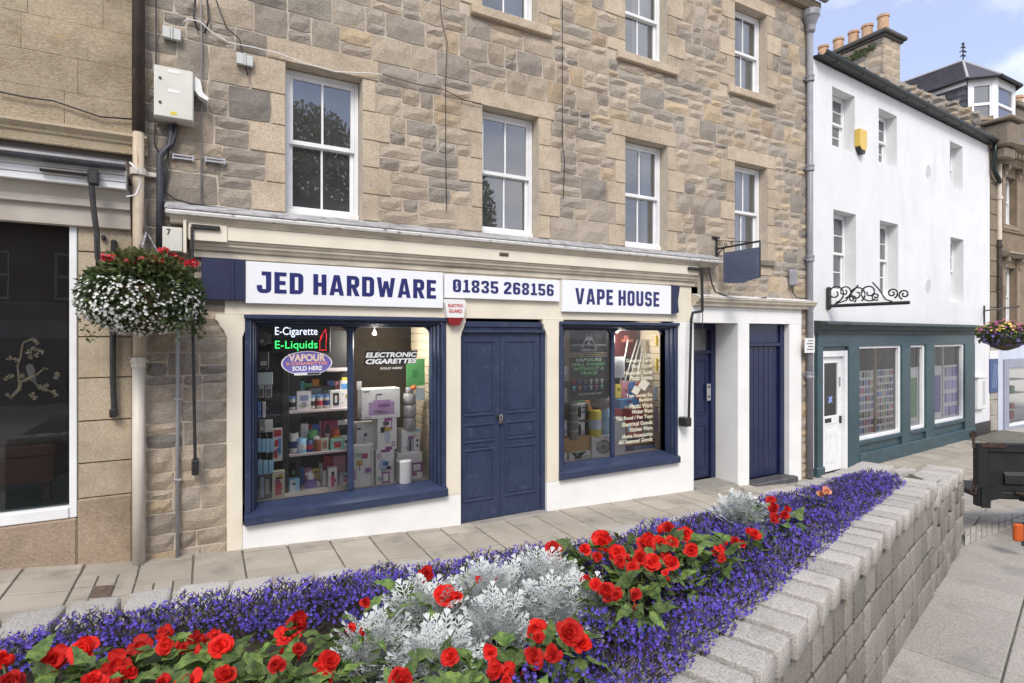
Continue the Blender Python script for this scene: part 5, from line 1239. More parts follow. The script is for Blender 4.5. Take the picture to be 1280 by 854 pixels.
# visible slates, course by course on the left slope
n_rows = 13
for r_ in range(n_rows):
    t0, t1 = r_/n_rows, (r_+.90)/n_rows
    y = 7.66 + .57*t0 - (.14 if r_ % 2 else 0)
    while y < 10.3:
        y0_ = max(y, 7.66+.57*(t0+.02)); y1_ = y+.27
        if y1_ > y0_+.05:
            def pt(t, yy, lift): return (e_[1].x + (ap.x-e_[1].x)*min(t,1) - lift*.6, yy, ez + (ap.z-ez)*min(t,1) + lift)
            s_ = MB(); s_.quad(pt(t0,y0_+.005,.022), pt(t0,y1_-.005,.022), pt(t1,y1_-.005,.006), pt(t1,y0_+.005,.006)); s_.build('slate', M_slate, dm)
        y += .27
s_ = MB()
for p, q in zip(e_[:-1], e_[1:]):
    s_.tube([p - Vector((0,0,.03)), q - Vector((0,0,.03))], .045, 6)
s_.build('dormer_gutter', M_cable, dm)
s_ = MB()
for i_ in range(1,5): s_.tube([e_[i_], ap], .035, 6)
s_.tube([ap, bk], .05, 6); s_.build('lead_ridge', mat('lead_ridge', (.38,.38,.40), .6), dm)
s_ = MB(); s_.box(19.03,21.35,7.69,10.5,ez-.16,ez-.04); s_.prism([(19.12,7.69),(19.60,7.22),(20.78,7.22),(21.26,7.69)], ez-.16, ez-.04, 'z'); s_.build('soffit', M_sash, dm)
s_ = MB(); s_.tube([ap+Vector((0,0,-.02)), ap+Vector((0,0,.52))], .02, 6); 
for zz, rr in ((.14,.07),(.27,.09),(.40,.06),(.50,.035)):
    s_.tube([ap+Vector((-rr,rr*.5,zz)), ap+Vector((-rr*.4,0,zz+.05)), ap+Vector((0,0,zz)), ap+Vector((rr*.4,0,zz+.05)), ap+Vector((rr,-rr*.5,zz))], .022, 6)
s_.build('finial', M_black, dm)
# second chimney further off
c2 = root('chimney_stack', (25.5, 9, 8), 'squat stone chimney with one clay pot at the right picture edge', 'chimney')
s_ = MB(); s_.tint = (.24,.21,.17); s_.bbox(24.4, 26.4, 8.4, 9.2, 7.5, 9.55, b=.02); s_.bbox(24.3,26.5,8.3,9.3,9.56,9.75,b=.03); s_.build('stack', M_sand, c2)
for xx in (24.75, 25.6):
    s_ = MB(); s_.lathe([(.17,0),(.16,.45),(.19,.46),(.19,.55),(.13,.55)], 12, (xx,8.8,9.75)); s_.build('chimney_pot', M_terra, c2)
# downpipes of the sandstone house
for (px, m_, lbl, za, zb) in ((1249, M_creampipe, 'cream upper downpipe between the white and sandstone houses', 6.5, F(1249,300,TY-.08)[1]), (1249, M_rustpipe, 'brown lower downpipe between the white and sandstone houses', F(1249,300,TY-.08)[1]-.01, 1.7)):
    x_ = F(px,300,TY-.08)[0]; s_ = MB(); s_.tube([(x_,TY-.08,za),(x_,TY-.08,zb)], .06, 10)
    for zz in (za-.15, (za+zb)/2): s_.lathe([(.06,-.04),(.08,-.04),(.08,.04),(.06,.04)], 10, (x_,TY-.08,zz))
    s_.build('downpipe', m_, None, lbl, 'downpipe')
# pale blue shopfront on the ground floor
bs = root('pale_blue_shopfront', (20, TY, -.87), 'pale grey blue shopfront with small window at the far right', 'shopfront')
M_pb = mat('pale_blue_paint', (.56,.60,.70), .6, (.50,.54,.64), 4); M_pg = mat('grey_margin_paint', (.30,.32,.38), .6, (.26,.28,.34), 4)
xa = F(1247,500,TY)[0]
zt1 = F(1262,432,TY)[1]
s_ = MB(); wx0, wx1 = F(1259,500,TY)[0], 21.6; wz0, wz1 = F(1262,533,TY)[1], F(1262,460,TY)[1]
holed_wall(s_, xa, 26, -1, 1.75, TY-.01, [(wx0,wx1,wz0,wz1)], .14); s_.build('wall', M_pb, bs)
s_ = MB(); g_ = .16; s_.bbox(wx0-g_-.12, wx0-.002, TY-.05, TY-.011, wz0-.28, wz1+.25, b=.008); s_.bbox(wx0-.001, wx1+.2, TY-.05, TY-.011, wz1+.002, wz1+.25, b=.008); s_.bbox(wx0-.001, wx1+.2, TY-.05, TY-.011, wz0-.28, wz0-.002, b=.008); s_.build('margin', M_pg, bs)
s_ = MB(); s_.bbox(wx0,wx0+.06,TY+.02,TY+.1,wz0,wz1); s_.bbox(wx0+.06,wx1,TY+.02,TY+.1,wz1-.06,wz1); s_.bbox(wx0+.06,wx1,TY+.0,TY+.1,wz0,wz0+.06); wn_ = s_.build('window', M_sash, bs)
s_ = MB(); s_.quad((wx0+.06,TY+.06,wz0+.06),(wx1,TY+.06,wz0+.06),(wx1,TY+.06,wz1-.06),(wx0+.06,TY+.06,wz1-.06)); s_.build('pane', M_glass, wn_)
s_ = MB(); s_.quad((wx0-.2,TY+1,wz0-.2),(wx1,TY+1,wz0-.2),(wx1,TY+1,wz1+.2),(wx0-.2,TY+1,wz1+.2)); s_.build('room', mat('shop_inside', (.16,.155,.12), .8, (.08,.08,.07), 6), bs)
for zz in (wz0+.35, wz0+.8, wz0+1.2):
    s_ = MB(); s_.bbox(wx0-.1, wx1, TY+.35, TY+.7, zz, zz+.03); s_.build('shelf', M_floor, bs)
gm_ = [mat('goods_%s' % n, c, .5) for n, c in (('yellow',(.6,.45,.08)),('white',(.7,.7,.7)),('red',(.4,.05,.05)),('green',(.1,.25,.12)))]
for zz in (wz0+.06, wz0+.38, wz0+.83):
    for k_ in range(5):
        xx = wx0+.05+k_*.32; s_ = MB(); hh = R(.12,.26); s_.bbox(xx, xx+R(.14,.26), TY+.38, TY+.6, zz, zz+hh, b=.01); s_.build('packet', random.choice(gm_), None, ['first','second','third','fourth','fifth'][k_] + ' packet from the left on the ' + {0:'bottom',1:'middle',2:'upper'}[[wz0+.06, wz0+.38, wz0+.83].index(zz)] + ' shelf of the far right window', 'packet', 'packets in the far right shop window')
# blue striped panel and white menu case
x0_, z1_ = F(1237,449,TY-.06); x1_, z0_ = F(1247,490,TY-.06)
bp = root('striped_sign', ((x0_+x1_)/2, TY-.06, z0_), 'navy panel with pale diagonal stripes on the quoins of the sandstone house', 'sign')
s_ = MB(); s_.bbox(x0_, x1_, TY-.075, TY-.05, z0_, z1_, b=.004); s_.build('board', mat('panel_blue', (.035,.07,.20), .4), bp)
s_ = MB(); s_.bbox(x0_, x1_, TY-.075, TY-.05, z1_+.002, z1_+.22, b=.004); s_.build('header', M_plastw, bp)
s_ = MB()
for k_ in range(3):
    u = (x1_-x0_); c_ = x0_+.1+u*.22*k_; s_.prism([(c_,z0_+.12),(c_+.015,z0_+.12),(c_+.16,z1_-.12),(c_+.145,z1_-.12)], TY-.079, TY-.0765)
s_.build('stripe', mat('pale_stripe', (.40,.48,.62), .5), bp)
x_, z_ = Wp(1225, 491, -.04)
mc = root('menu_case', FW @ Matrix.Translation((x_, 0, z_-.3)), 'white wall mounted notice case beside the teal shop', 'notice')
s_ = MB(); s_.bbox(x_-.26, x_+.24, -.09, -.004, z_-.42, z_+.38, b=.02); s_.bbox(x_-.3,x_+.28,-.11,-.004,z_+.381,z_+.43,b=.01); s_.build('case', M_plastw, mc, frame=FW)
s_ = MB(); s_.bbox(x_+.02, x_+.18, -.094, -.0905, z_-.3, z_+.3, b=.001); s_.build('paper', mat('menu_paper', (.42,.43,.45), .6, (.6,.6,.6), 18), mc, frame=FW)
# white plinth base beside the teal shop (black skirting)
s_ = MB(); s_.bbox(7.40, 8.56, -.03, -.004, -.95, -.55, b=.01); s_.build('black_skirting', M_black, wh, frame=FW)

# hanging basket bracket on the right
def flower_blob(parent, name, c, rx, ry, rz, n, size, m_, lo=-1.0, hi=1.0, surf=.75, kind='stuff', petals=5):
    mb = MB()
    for k_ in range(n):
        while True:
            v = Vector((R(-1,1),R(-1,1),R(lo,hi)))
            if surf < v.length < 1.0: break
        p = Vector(c) + Vector((v.x*rx, v.y*ry, v.z*rz)); nrm = (Vector((v.x/rx,v.y/ry,v.z/rz+.6))).normalized(); nrm = (nrm + Vector((R(-.5,.5),R(-.5,.5),R(-.3,.6)))).normalized()
        a = nrm.orthogonal().normalized(); b = nrm.cross(a); r_ = size*R(.7,1.25); q0 = R(0,6.28)
        ring = []
        for i_ in range(petals*2):
            q = q0 + math.pi*i_/petals; rr = r_ if i_ % 2 == 0 else r_*.55
            ring.append(tuple(p + rr*(math.cos(q)*a + math.sin(q)*b) + nrm*(.25*r_ if i_ % 2 == 0 else 0)))
        mb.poly(ring)
    return mb.build(name, m_, parent, kind=kind)
def leaf_blob(parent, name, c, rx, ry, rz, n, ln, m_, lo=-1.0, hi=1.0, surf=.3):
    mb = MB()
    for k_ in range(n):
        while True:
            v = Vector((R(-1,1),R(-1,1),R(lo,hi)))
            if surf < v.length < 1.0: break
        p = Vector(c) + Vector((v.x*rx, v.y*ry, v.z*rz)); d = (v + Vector((R(-.8,.8),R(-.8,.8),R(-.6,.9)))).normalized(); s_ = d.cross(Vector((R(-1,1),R(-1,1),R(-1,1)))).normalized(); L_ = ln*R(.6,1.3); w_ = L_*.28; nn = d.cross(s_)
        g_ = R(.6,1.25); mb.tint = (g_*R(.85,1.15), g_, g_*R(.8,1.1))
        mb.poly([tuple(p), tuple(p+d*L_*.5+s_*w_+nn*L_*.08), tuple(p+d*L_), tuple(p+d*L_*.5-s_*w_+nn*L_*.08)])
    return mb.build(name, m_, parent, kind='stuff')
M_leafg = mat('basket_leaf', (.075,.115,.03), .6, attr=True, sss=.25); M_leafd = mat('dark_leaf', (.055,.09,.026), .6, attr=True, sss=.2)
M_fw = mat('white_petal', (.82,.82,.80), .6, sss=.3); M_fr = mat('red_petal_small', (.60,.02,.04), .5, sss=.25); M_fp = mat('pink_petal', (.62,.16,.36), .6, sss=.3); M_fv = mat('violet_petal', (.22,.16,.45), .6, sss=.3); M_fy = mat('yellow_petal', (.75,.6,.12), .6, sss=.3)
d = ray(1256, 418); bpos = Vector((0,0,CZ)) + d*(5.55/d.y)
rb = root('hanging_basket', bpos, 'mixed pink, yellow and violet flower basket on a bracket at the far right', 'hanging basket')
leaf_blob(rb, 'foliage', bpos, .56, .45, .21, 1100, .10, M_leafg)
for m_, n_ in ((M_fp,110),(M_fv,200),(M_fy,80)):
    flower_blob(rb, 'flowers', bpos + Vector((0,0,-.06 if m_ is M_fv else .08)), .60, .48, .24, int(n_*1.3), .038, m_, lo=-.9 if m_ is M_fv else -.2)
s_ = MB(); s_.lathe([(.05,-.36),(.25,-.28),(.34,-.1),(.36,-.02)], 14, tuple(bpos)); s_.build('bowl', mat('basket_liner', (.10,.08,.05), .9), rb)
s_ = MB(); px0 = Vector((0,0,CZ)) + ray(1231,388)*((FW@Vector((WE-.3,-.02,0))).y/ray(1231,388).y)
bx_ = FW @ Vector((8.15,-.01,0))
s_.tube([(bx_.x,bx_.y,bpos.z+.28),(bx_.x,bx_.y,bpos.z+.75)], .025, 6); s_.tube([(bx_.x,bx_.y,bpos.z+.62),(bpos.x+.4,bpos.y-.1,bpos.z+.62)], .02, 6); s_.tube([(bpos.x,bpos.y,bpos.z+.6),(bpos.x,bpos.y,bpos.z+.1)], .008, 5); s_.build('bracket', M_black, rb)

# ================================================================== TRAILER AT THE RIGHT EDGE
def camP(px, py, depth): return Vector((0,0,CZ)) + ray(px,py)*depth
T0 = camP(1220, 551, 6.7); uR = Vector((CP,-SP,0)); uR = (uR + Vector((-.06,-.10,0))).normalized(); uB = Vector((-uR.y, uR.x, 0))   # right along the tailgate, back into the trailer
zt_, zb_ = T0.z, camP(1222, 624, 6.7).z
MT = Matrix(((uR.x,uB.x,0,T0.x),(uR.y,uB.y,0,T0.y),(0,0,1,0),(0,0,0,1)))
tr = root('trailer', MT @ Matrix.Translation((.9,.4,gz(T0.x,T0.y))), 'black steel trailer with rusty tailgate hinge at the right picture edge', 'trailer')
M_tr = mat('black_trailer_paint', (.006,.0065,.008), .55, (.014,.014,.016), 9, bump=.25, bs=25, dirt=(.09,.085,.08), dirts=8, dirtp=(.66,.82))
M_rust = mat('rust', (.055,.028,.016), .8, (.02,.013,.010), 30, (.4,.6), bump=.4, bs=60)
s_ = MB(); s_.bbox(.13, 2.0, 0, .03, zb_+.03, zt_-.02, b=.006); s_.bbox(.12, 2.0, -.03, -.001, zt_-.13, zt_-.02, b=.012); s_.prism([(-.028,zb_+.20),(-.028,zb_+.30),(-.001,zb_+.34),(-.001,zb_+.18)], .30, 2.0, 'x'); s_.bbox(.13, 2.0, -.028, -.001, zb_+.03, zb_+.10, b=.01); tg = s_.build('tailgate', M_tr, tr, frame=MT)
s_ = MB(); s_.bbox(.0, .12, -.035, .06, zb_-.08, zt_-.03, b=.008); s_.build('corner_post', M_tr, tr, frame=MT)
s_ = MB(); s_.prism([(.12,zb_+.30),(.19,zb_+.36),(.19,zt_-.18),(.12,zt_-.14)], -.03, .0); s_.prism([(.03,zb_-.09),(.13,zb_-.09),(.13,zb_+.0),(.25,zb_+.03),(.25,zb_+.15),(.03,zb_+.15)], -.05, -.036); s_.build('gusset', M_tr, tr, frame=MT)
s_ = MB(); s_.bbox(.02, .30, -.045, -.031, zt_-.075, zt_-.015, b=.006); s_.build('rusty_strap', M_rust, tr, frame=MT)
s_ = MB()
for (u, v, r_) in ((-.05,zt_+.08,.035),(-.05,zb_+.10,.03),(-.03,zb_+.15,.022)):
    s_.tube([(u+r_*math.cos(q*.7),-.03,v+r_*math.sin(q*.7)) for q in range(10)], .013, 6)
s_.tube([(-.05,-.03,zt_+.10),(-.05,-.04,zt_-.08)], .014, 6); s_.tube([(.62,-.05,zb_+.08),(.70,-.07,zb_+.02),(.66,-.08,zb_-.10),(.60,-.08,zb_-.13)], .022, 6); s_.tube([(.40,-.04,zb_+.10),(.72,-.05,zb_+.05)], .02, 6); s_.build('latch', M_rust, tr, frame=MT)
s_ = MB(); s_.bbox(.05, 2.0, .035, .7, zb_+.0, zb_+.06); s_.build('bed', M_tr, tr, frame=MT)
for yy in (.75,):
    s_ = MB(); s_.lathe([(.10,-.09),(.24,-.09),(.27,-.05),(.27,.05),(.24,.09),(.10,.09)], 20); s_.v = [(1.6+v[2], yy+v[0], zb_-.10+v[1]) for v in s_.v]; s_.build('wheel', mat('tyre_rubber', (.02,.02,.02), .8), tr, frame=MT)
# low light bracket
Lp = camP(1270, 671, 6.0); gL = gz(Lp.x, Lp.y)
s_ = MB(); s_.bbox(-.05,.6,-.03,.0,.20,.23); s_.bbox(.06,.12,-.03,.02,-.06,.199,b=.006)
ML = Matrix(((uR.x,uB.x,0,Lp.x),(uR.y,uB.y,0,Lp.y),(0,0,1,Lp.z-.04),(0,0,0,1)))
s_.build('light_bracket', mat('grey_bracket', (.10,.11,.12), .5), tr, frame=ML)
s_ = MB(); s_.tube([(.56,.0,.215),(.58,.35,.30),(.58,.75,zb_-Lp.z+.05)], .025, 6); s_.build('light_arm', M_tr, tr, frame=ML)
s_ = MB(); s_.bbox(-.045,.05,-.05,.0,.0,.19,b=.015); s_.build('marker_lamp', mat('orange_lamp', (.50,.09,.015), .3), tr, frame=ML)

# ================================================================== RAISED FLOWER BED WITH GRANITE SETT WALL
CT = .38                                            # top of the coping
OUT = [(-2.2,.30),(.036,.918),(1.92,1.447),(3.006,1.765),(4.028,2.06),(5.70,2.515)]
INN = [(-2.2,3.45),(-.71,3.39),(-.037,3.33),(.8,3.15),(1.475,3.0),(2.134,2.93),(3.365,3.0),(5.33,3.17),(5.95,3.28)]
def ylerp(path, x): return lerp_tab(path, x)
def walk(path, step, jit=0.0):
    """yield (point, tangent, width) along a polyline"""
    P = [Vector(p) for p in path]; L = [0]
    for a, b in zip(P, P[1:]): L.append(L[-1] + (b-a).length)
    def at(s):
        for i in range(len(P)-1):
            if s <= L[i+1] or i == len(P)-2:
                t = (s-L[i])/(L[i+1]-L[i]); return P[i].lerp(P[i+1], t), (P[i+1]-P[i]).normalized()
    s = 0
    while s < L[-1]-.04:
        w_ = min(step*(1+R(-jit,jit)), L[-1]-s); p, t = at(s+w_/2); yield p, t, w_; s += w_
pw = root('planter_wall', (3, 1.9, -.62), 'grey granite sett wall of the raised flower bed', 'wall')
def sheet(path, z0, z1, offs):
    m = MB()
    Q = [Vector(p) for p in path]; T = [(Q[min(i+1,len(Q)-1)]-Q[max(i-1,0)]).normalized() for i in range(len(Q))]; N = [Vector((-t.y,t.x)) for t in T]
    A = [q+n*offs[0] for q, n in zip(Q, N)]; B = [q+n*offs[1] for q, n in zip(Q, N)]
    for i in range(len(Q)-1):
        a, b, c, d = A[i], A[i+1], B[i+1], B[i]
        m.quad((a.x,a.y,z0),(b.x,b.y,z0),(b.x,b.y,z1),(a.x,a.y,z1)); m.quad((c.x,c.y,z0),(d.x,d.y,z0),(d.x,d.y,z1),(c.x,c.y,z1)); m.quad((a.x,a.y,z1),(b.x,b.y,z1),(c.x,c.y,z1),(d.x,d.y,z1))
    a, d = A[-1], B[-1]; m.quad((a.x,a.y,z0),(d.x,d.y,z0),(d.x,d.y,z1),(a.x,a.y,z1))
    return m
OUT2 = [(5.70,2.515),(6.5,2.735),(7.40,2.975)]
sheet(OUT, -1.0, CT-.06, (.034,.42)).build('core', M_gjoint, pw)
sheet([(5.70,2.515),(6.5,2.735),(7.32,2.955)], -1.0, CT-.26, (.06,.22)).build('core', M_gjoint, pw)
sheet(INN, -1.0, CT-.06, (-.30,-.03)).build('core', M_gjoint, pw)
m = MB(); m.poly([(5.25,2.80,CT-.10),(5.35,2.56,CT-.10),(6.35,2.80,CT-.14),(7.38,3.10,CT-.24),(7.36,3.2,CT-.24),(5.95,3.28,CT-.10)]); m.quad((5.95,3.28,-1),(7.36,3.2,-1),(7.36,3.2,CT-.24),(5.95,3.28,CT-.10)); m.quad((7.28,3.2,-1),(7.28,3.06,-1),(7.28,3.06,CT-.26),(7.28,3.2,CT-.24)); m.build('core', M_gjoint, pw)
def put_sett(parent, p, t, z, lx, ly, lz, skew=0, tilt=0, name='sett', wall=False, kind=None):
    ang = math.atan2(t.y, t.x) + skew
    M = Matrix.Translation((p.x, p.y, z)) @ Matrix.Rotation(ang, 4, 'Z') @ Matrix.Rotation(tilt, 4, 'X') @ Matrix.Diagonal((lx, ly, lz, 1))
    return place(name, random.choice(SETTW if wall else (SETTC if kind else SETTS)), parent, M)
N_ = lambda t: Vector((-t.y, t.x))
for p, t, w_ in walk(OUT, .186, .12):                                        # coping
    if p.x < -2.1: continue
    c = p + N_(t)*(.215+R(-.008,.008))
    put_sett(pw, c, t, CT-.06+R(-.004,.004), w_-R(.032,.044), .45, .125, R(-.018,.018)+.05, R(-.008,.008), kind='cop')
z = CT - .135; row = 0
for row in range(4):                                                          # wall courses
    h = [.225,.22,.23,.225][row]; zc = z - h/2
    for p, t, w_ in walk(OUT, .22, .38):
        if p.x < -.4: continue
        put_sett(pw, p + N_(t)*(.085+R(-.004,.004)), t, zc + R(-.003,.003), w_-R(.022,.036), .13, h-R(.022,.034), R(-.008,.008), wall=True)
    z -= h
z = CT - .30
for row in range(4):                                                          # lower far end of the wall
    h = .19; zc = z - h/2
    for p, t, w_ in walk(OUT2, .20, .35):
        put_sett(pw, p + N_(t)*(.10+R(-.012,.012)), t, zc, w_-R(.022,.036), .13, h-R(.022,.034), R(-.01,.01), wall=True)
    z -= h
for p, t, w_ in walk(OUT2, .17, .15):
    f = (p.x-5.70)/1.7
    put_sett(pw, p + N_(t)*.20, t, CT-.215-.03*f, w_-R(.01,.02), .34, .13, R(-.03,.03)+.08)
# paved tip between the end of the bed and the wall
for i in range(7):
    for j in range(3):
        x_ = 5.45 + i*.27 + (.1 if j % 2 else 0); lo, hi = 2.515+(x_-5.7)*.27+.40, 3.26-(x_-5.95)*.04
        if hi - lo < .07: continue
        wj = (hi-lo)/3
        put_sett(pw, Vector((x_, lo+wj*(j+.5))), Vector((1,.05)), CT-.11-.075*(x_-5.7), .25, max(.05,wj-.015), .10, R(-.06,.06))
for p, t, w_ in walk(INN, .235, .12):                                         # rough blocks along the pavement side
    big = 1.0
    put_sett(pw, p - N_(t)*(.16+R(-.015,.015)), t, CT-.055+R(-.012,.010), w_-R(.02,.035), .29, .14, R(-.05,.05), R(-.04,.04))
# soil
bed = MB(); X_ = [-2.2+.25*i for i in range(31)]
for a, b in zip(X_, X_[1:]):
    n_ = 6
    for j in range(n_):
        def sp(x, k_):
            y0, y1 = ylerp(OUT, x)+.40, ylerp(INN, x)-.28
            y = y0+(y1-y0)*k_/n_; return (x, y, CT-.06+.03*math.sin(math.pi*k_/n_)+.02*mnoise.noise((x*6,y*6,1)))
        bed.quad(sp(a,j), sp(b,j), sp(b,j+1), sp(a,j+1))
bed.build('soil', M_soil, kind='structure')

# ---- lobelia edging
M_lob = mat('lobelia_petal', (1,1,1), .6, attr=True, sss=.30); M_lobl = mat('lobelia_leaf', (1,1,1), .6, attr=True, sss=.15)
def lobelia(label, xr, yfun, dens_f, n_fl, n_lf, hmax):
    fl, lf = MB(), MB()
    tot = 0
    def sample():
        while True:
            x = R(*xr); u = R(0,1); y0, y1 = yfun(x)
            if random.random() > dens_f(x) * min(1, (y1-y0)/.35): continue
            y = y0 + (y1-y0)*u
            d = .5+.62*mnoise.noise((x*3.6, y*5.0, 3.3)); d2 = .5+.5*mnoise.noise((x*14.0, y*14.0, 7.3))
            if d + .3*d2 < (.36 if x < 2 else .18): continue
            e = min(u, 1-u)*2; dome = math.sqrt(max(0, 1-(1-min(1,e*1.5))**2))
            h = hmax*(.35+.65*dome)*(.46+.9*d)*(.85+.3*d2)*(1-.32*min(1,max(0,(x-2.8)/2.2)))
            return x, y, u, h
    zs = CT - .03
    for k_ in range(n_lf):
        x, y, u, h = sample(); z = zs + h*R(.0,1.0); 
        lean = Vector(((R(-1,1)), (u-.5)*1.4+R(-.8,.8), R(.3,1.5))).normalized(); L_ = R(.014,.034); w_ = R(.0022,.005)
        s_ = lean.cross(Vector((R(-1,1),R(-1,1),R(-1,1)))).normalized(); p = Vector((x,y,z))
        g_ = R(.5,1.2)
        lf.tint = (.048*g_,.058*g_,.026*g_) if random.random() < .6 else (.055*g_,.032*g_,.045*g_)
        lf.poly([tuple(p-s_*w_), tuple(p+s_*w_), tuple(p+lean*L_+s_*w_*.6), tuple(p+lean*L_*1.15), tuple(p+lean*L_-s_*w_*.6)])
    for k_ in range(n_fl):
        x, y, u, h = sample(); z = zs + h*(R(.55,1.08) if random.random() < .8 else R(.2,.6)) + .012
        p = Vector((x + R(-.01,.01), y + (u-.5)*.05, z))
        nrm = Vector((R(-.7,.7)-.15, (u-.5)*1.6-.45+R(-.6,.6), R(.2,1.0))).normalized()
        a = nrm.cross(Vector((0,0,1)));  a = a.normalized() if a.length > .01 else Vector((1,0,0)); b = nrm.cross(a); b = -b if b.z > 0 else b   # b points down the bloom
        r_ = R(.007,.0115); g_ = R(.5,1.5); g_ *= .72+.55*mnoise.noise((x*7,y*7,9.1))+.28; fl.tint = (.098*g_*R(.8,1.4), .070*g_, .47*min(1.35,g_))
        for q, wd_, ln in ((-.75,.42,1.0),(0,.45,1.1),(.75,.42,1.0)):
            d = (math.cos(q)*b + math.sin(q)*a); s_ = (-math.sin(q)*b + math.cos(q)*a)
            fl.poly([tuple(p), tuple(p+(d*.6+s_*wd_)*r_*ln+nrm*.1*r_), tuple(p+d*r_*ln*1.05-nrm*.1*r_), tuple(p+(d*.6-s_*wd_)*r_*ln+nrm*.1*r_)])
        for q in (-.4,.4):
            d = (-math.cos(q)*b + math.sin(q)*a); s_ = a
            fl.poly([tuple(p), tuple(p+d*r_*.7+s_*r_*.18+nrm*.2*r_), tuple(p+d*r_*.75-s_*r_*.18+nrm*.2*r_)])
    rt = root('lobelia_border', ((xr[0]+xr[1])/2, sum(yfun((xr[0]+xr[1])/2))/2, zs), label, 'flowers', 'blue lobelia edging of the bed', 'stuff')
    lf.build('foliage', M_lobl, rt, kind='stuff'); fl.build('flowers', M_lob, rt, kind='stuff')
lobelia('band of blue lobelia along the outer granite coping', (-.9, 5.38), lambda x: (ylerp(OUT,x)+.21, min(ylerp(OUT,x)+.21+.46, ylerp(INN,x)-.2)), lambda x: 1.0 if x < 2.6 else .95, 13800, 23500, .155)
lobelia('band of blue lobelia along the pavement side of the bed', (-1.6, 5.3), lambda x: (max(ylerp(INN,x)-.66, ylerp(OUT,x)+.66), ylerp(INN,x)-(.32 if x < .6 else .22)), lambda x: 1.0 if x > .2 else .75, 9000, 17000, .135)

# ---- red begonias
def leaf_mesh(k_):
    mb = MB(); n_ = 11; mid, le, ri = [], [], []
    for i in range(n_+1):
        t = i/n_; wv = math.sin(math.pi*min(1,t**.60))**.85*.31*(1-.38*t)+.0
        z_ = -.30*t*t + .05*math.sin(t*9+k_); mid.append((t,0,z_))
        ser = .020*(1 if i % 2 else -1)*(1-t*.5)
        le.append((t-.06+ser*.8, wv*1.15+ser, z_+.10*wv+R(-.015,.015))); ri.append((t-.02+ser*.8, -wv*.85-ser, z_+.10*wv+R(-.015,.015)))
    for S_ in (le, ri):
        for i in range(n_):
            q = [mid[i], mid[i+1], S_[i+1], S_[i]]
            if S_ is ri: q = q[::-1]
            mb.quad(*q)
    return mb
def flower_mesh(k_, single=False):
    mb = MB()
    layers = ((6,1.0,.10,0),(6,.86,.36,.5),(6,.66,.66,.2),(5,.46,.95,.6),(4,.26,1.2,.3)) if not single else ((4,1.0,.2,0),(4,.62,.7,.4))
    for n_, r_, cup, ph in layers:
        for i in range(n_):
            q = 6.283*(i+ph)/n_ + R(-.35,.35); rr = r_*R(.72,1.18); cu = cup+R(-.32,.32); wd = rr*R(.55,.82)
            rows = []
            for a, ws in ((.05,.18),(.45,.85),(.8,1.0),(1.0,.62)):
                up = rr*a*math.sin(cu*a) + .05*R(-1,1)*a + (.12 if r_ < .9 else 0); out = rr*a*math.cos(cu*a)
                row = []
                for s_ in (-1,-.35,.35,1):
                    lx = out - abs(s_)**2*rr*.10*a; ly = s_*wd*ws*.72; lz = up + .08*rr*abs(s_)*a + R(-.085,.085)*a
                    row.append((lx*math.cos(q)-ly*math.sin(q), lx*math.sin(q)+ly*math.cos(q), lz))
                rows.append(row)
            b0 = len(mb.v)
            for row in rows: mb.v += row
            for j in range(3):
                for c in range(3):
                    x_ = b0+j*4+c; mb.f.append((x_,x_+1,x_+5,x_+4)); mb.t.append(None)
    return mb
M_beg = mat('begonia_petal', (.70,.030,.018), .65, (.44,.006,.010), 70, (.35,.7), rnd=.34, sss=.32, spec=.25)
M_begl = mat('begonia_leaf', (.145,.215,.045), .60, (.055,.105,.026), 38, (.38,.6), bump=.8, bs=70, bd=.006, rnd=.55, sss=.22)
M_begp = mat('salmon_petal', (.72,.22,.16), .5, (.75,.45,.25), 60, sss=.28)
M_stem = mat('begonia_stem', (.10,.10,.04), .6)
LEAF = [leaf_mesh(i).mesh('leaf', M_begl, smooth=True) for i in range(5)]
FLO = [flower_mesh(i).mesh('flower', M_beg, smooth=True) for i in range(6)] + [flower_mesh(i, True).mesh('flower', M_beg, smooth=True) for i in range(3)]
_b = MB(); _b.lathe([(.1,-1),(.6,-.75),(.95,-.2),(.85,.3),(.45,.8),(.1,1.05)], 8); BUD = _b.mesh('bud', M_beg, smooth=True)
FLP = [flower_mesh(0).mesh('flower', M_begp, smooth=True)]
FL = [(64,820,38),(103,809,44),(3,822,22),(12,848,32),(116,847,32),(142,828,38),(160,838,22),(176,805,26),(203,789,22),(207,805,22),(248,798,25),(275,805,30),(268,790,16),(281,840,28),(236,847,30),(262,818,16),(203,850,18),(230,808,14),(355,792,24),(372,775,28),(366,790,22),(373,808,18),(345,828,22),(398,833,20),(411,824,28),(408,845,16),(457,751,14),(438,784,14),(454,787,12),(533,714,22),(557,741,28),(572,744,16),(499,844,30),(564,818,24),(599,723,10),(620,834,26),(613,812,20),(636,838,24),(670,783,26),(672,795,18),(711,787,34),(728,800,24),(667,817,26),(691,815,24),(655,820,18),(632,850,16),(692,684,22),(690,698,16),(697,695,12),(753,675,30),(772,688,26),(731,684,16),(747,694,13),(758,735,24),(733,722,14),(775,700,16),(810,673,26),(825,677,20),(836,658,18),(856,666,20),(838,676,18),(864,686,18),(800,695,20),(816,699,22),(840,700,20),(791,706,18),(833,692,14),(745,728,16),(770,742,16),(794,741,16),(785,725,11),(832,715,10),(898,686,16),(902,696,12),(918,675,11),(928,679,9),(943,665,16),(936,663,10),(963,624,13),(967,634,14),(969,646,14),(981,642,12),(984,635,9),(1026,616,9),(1033,612,11)]
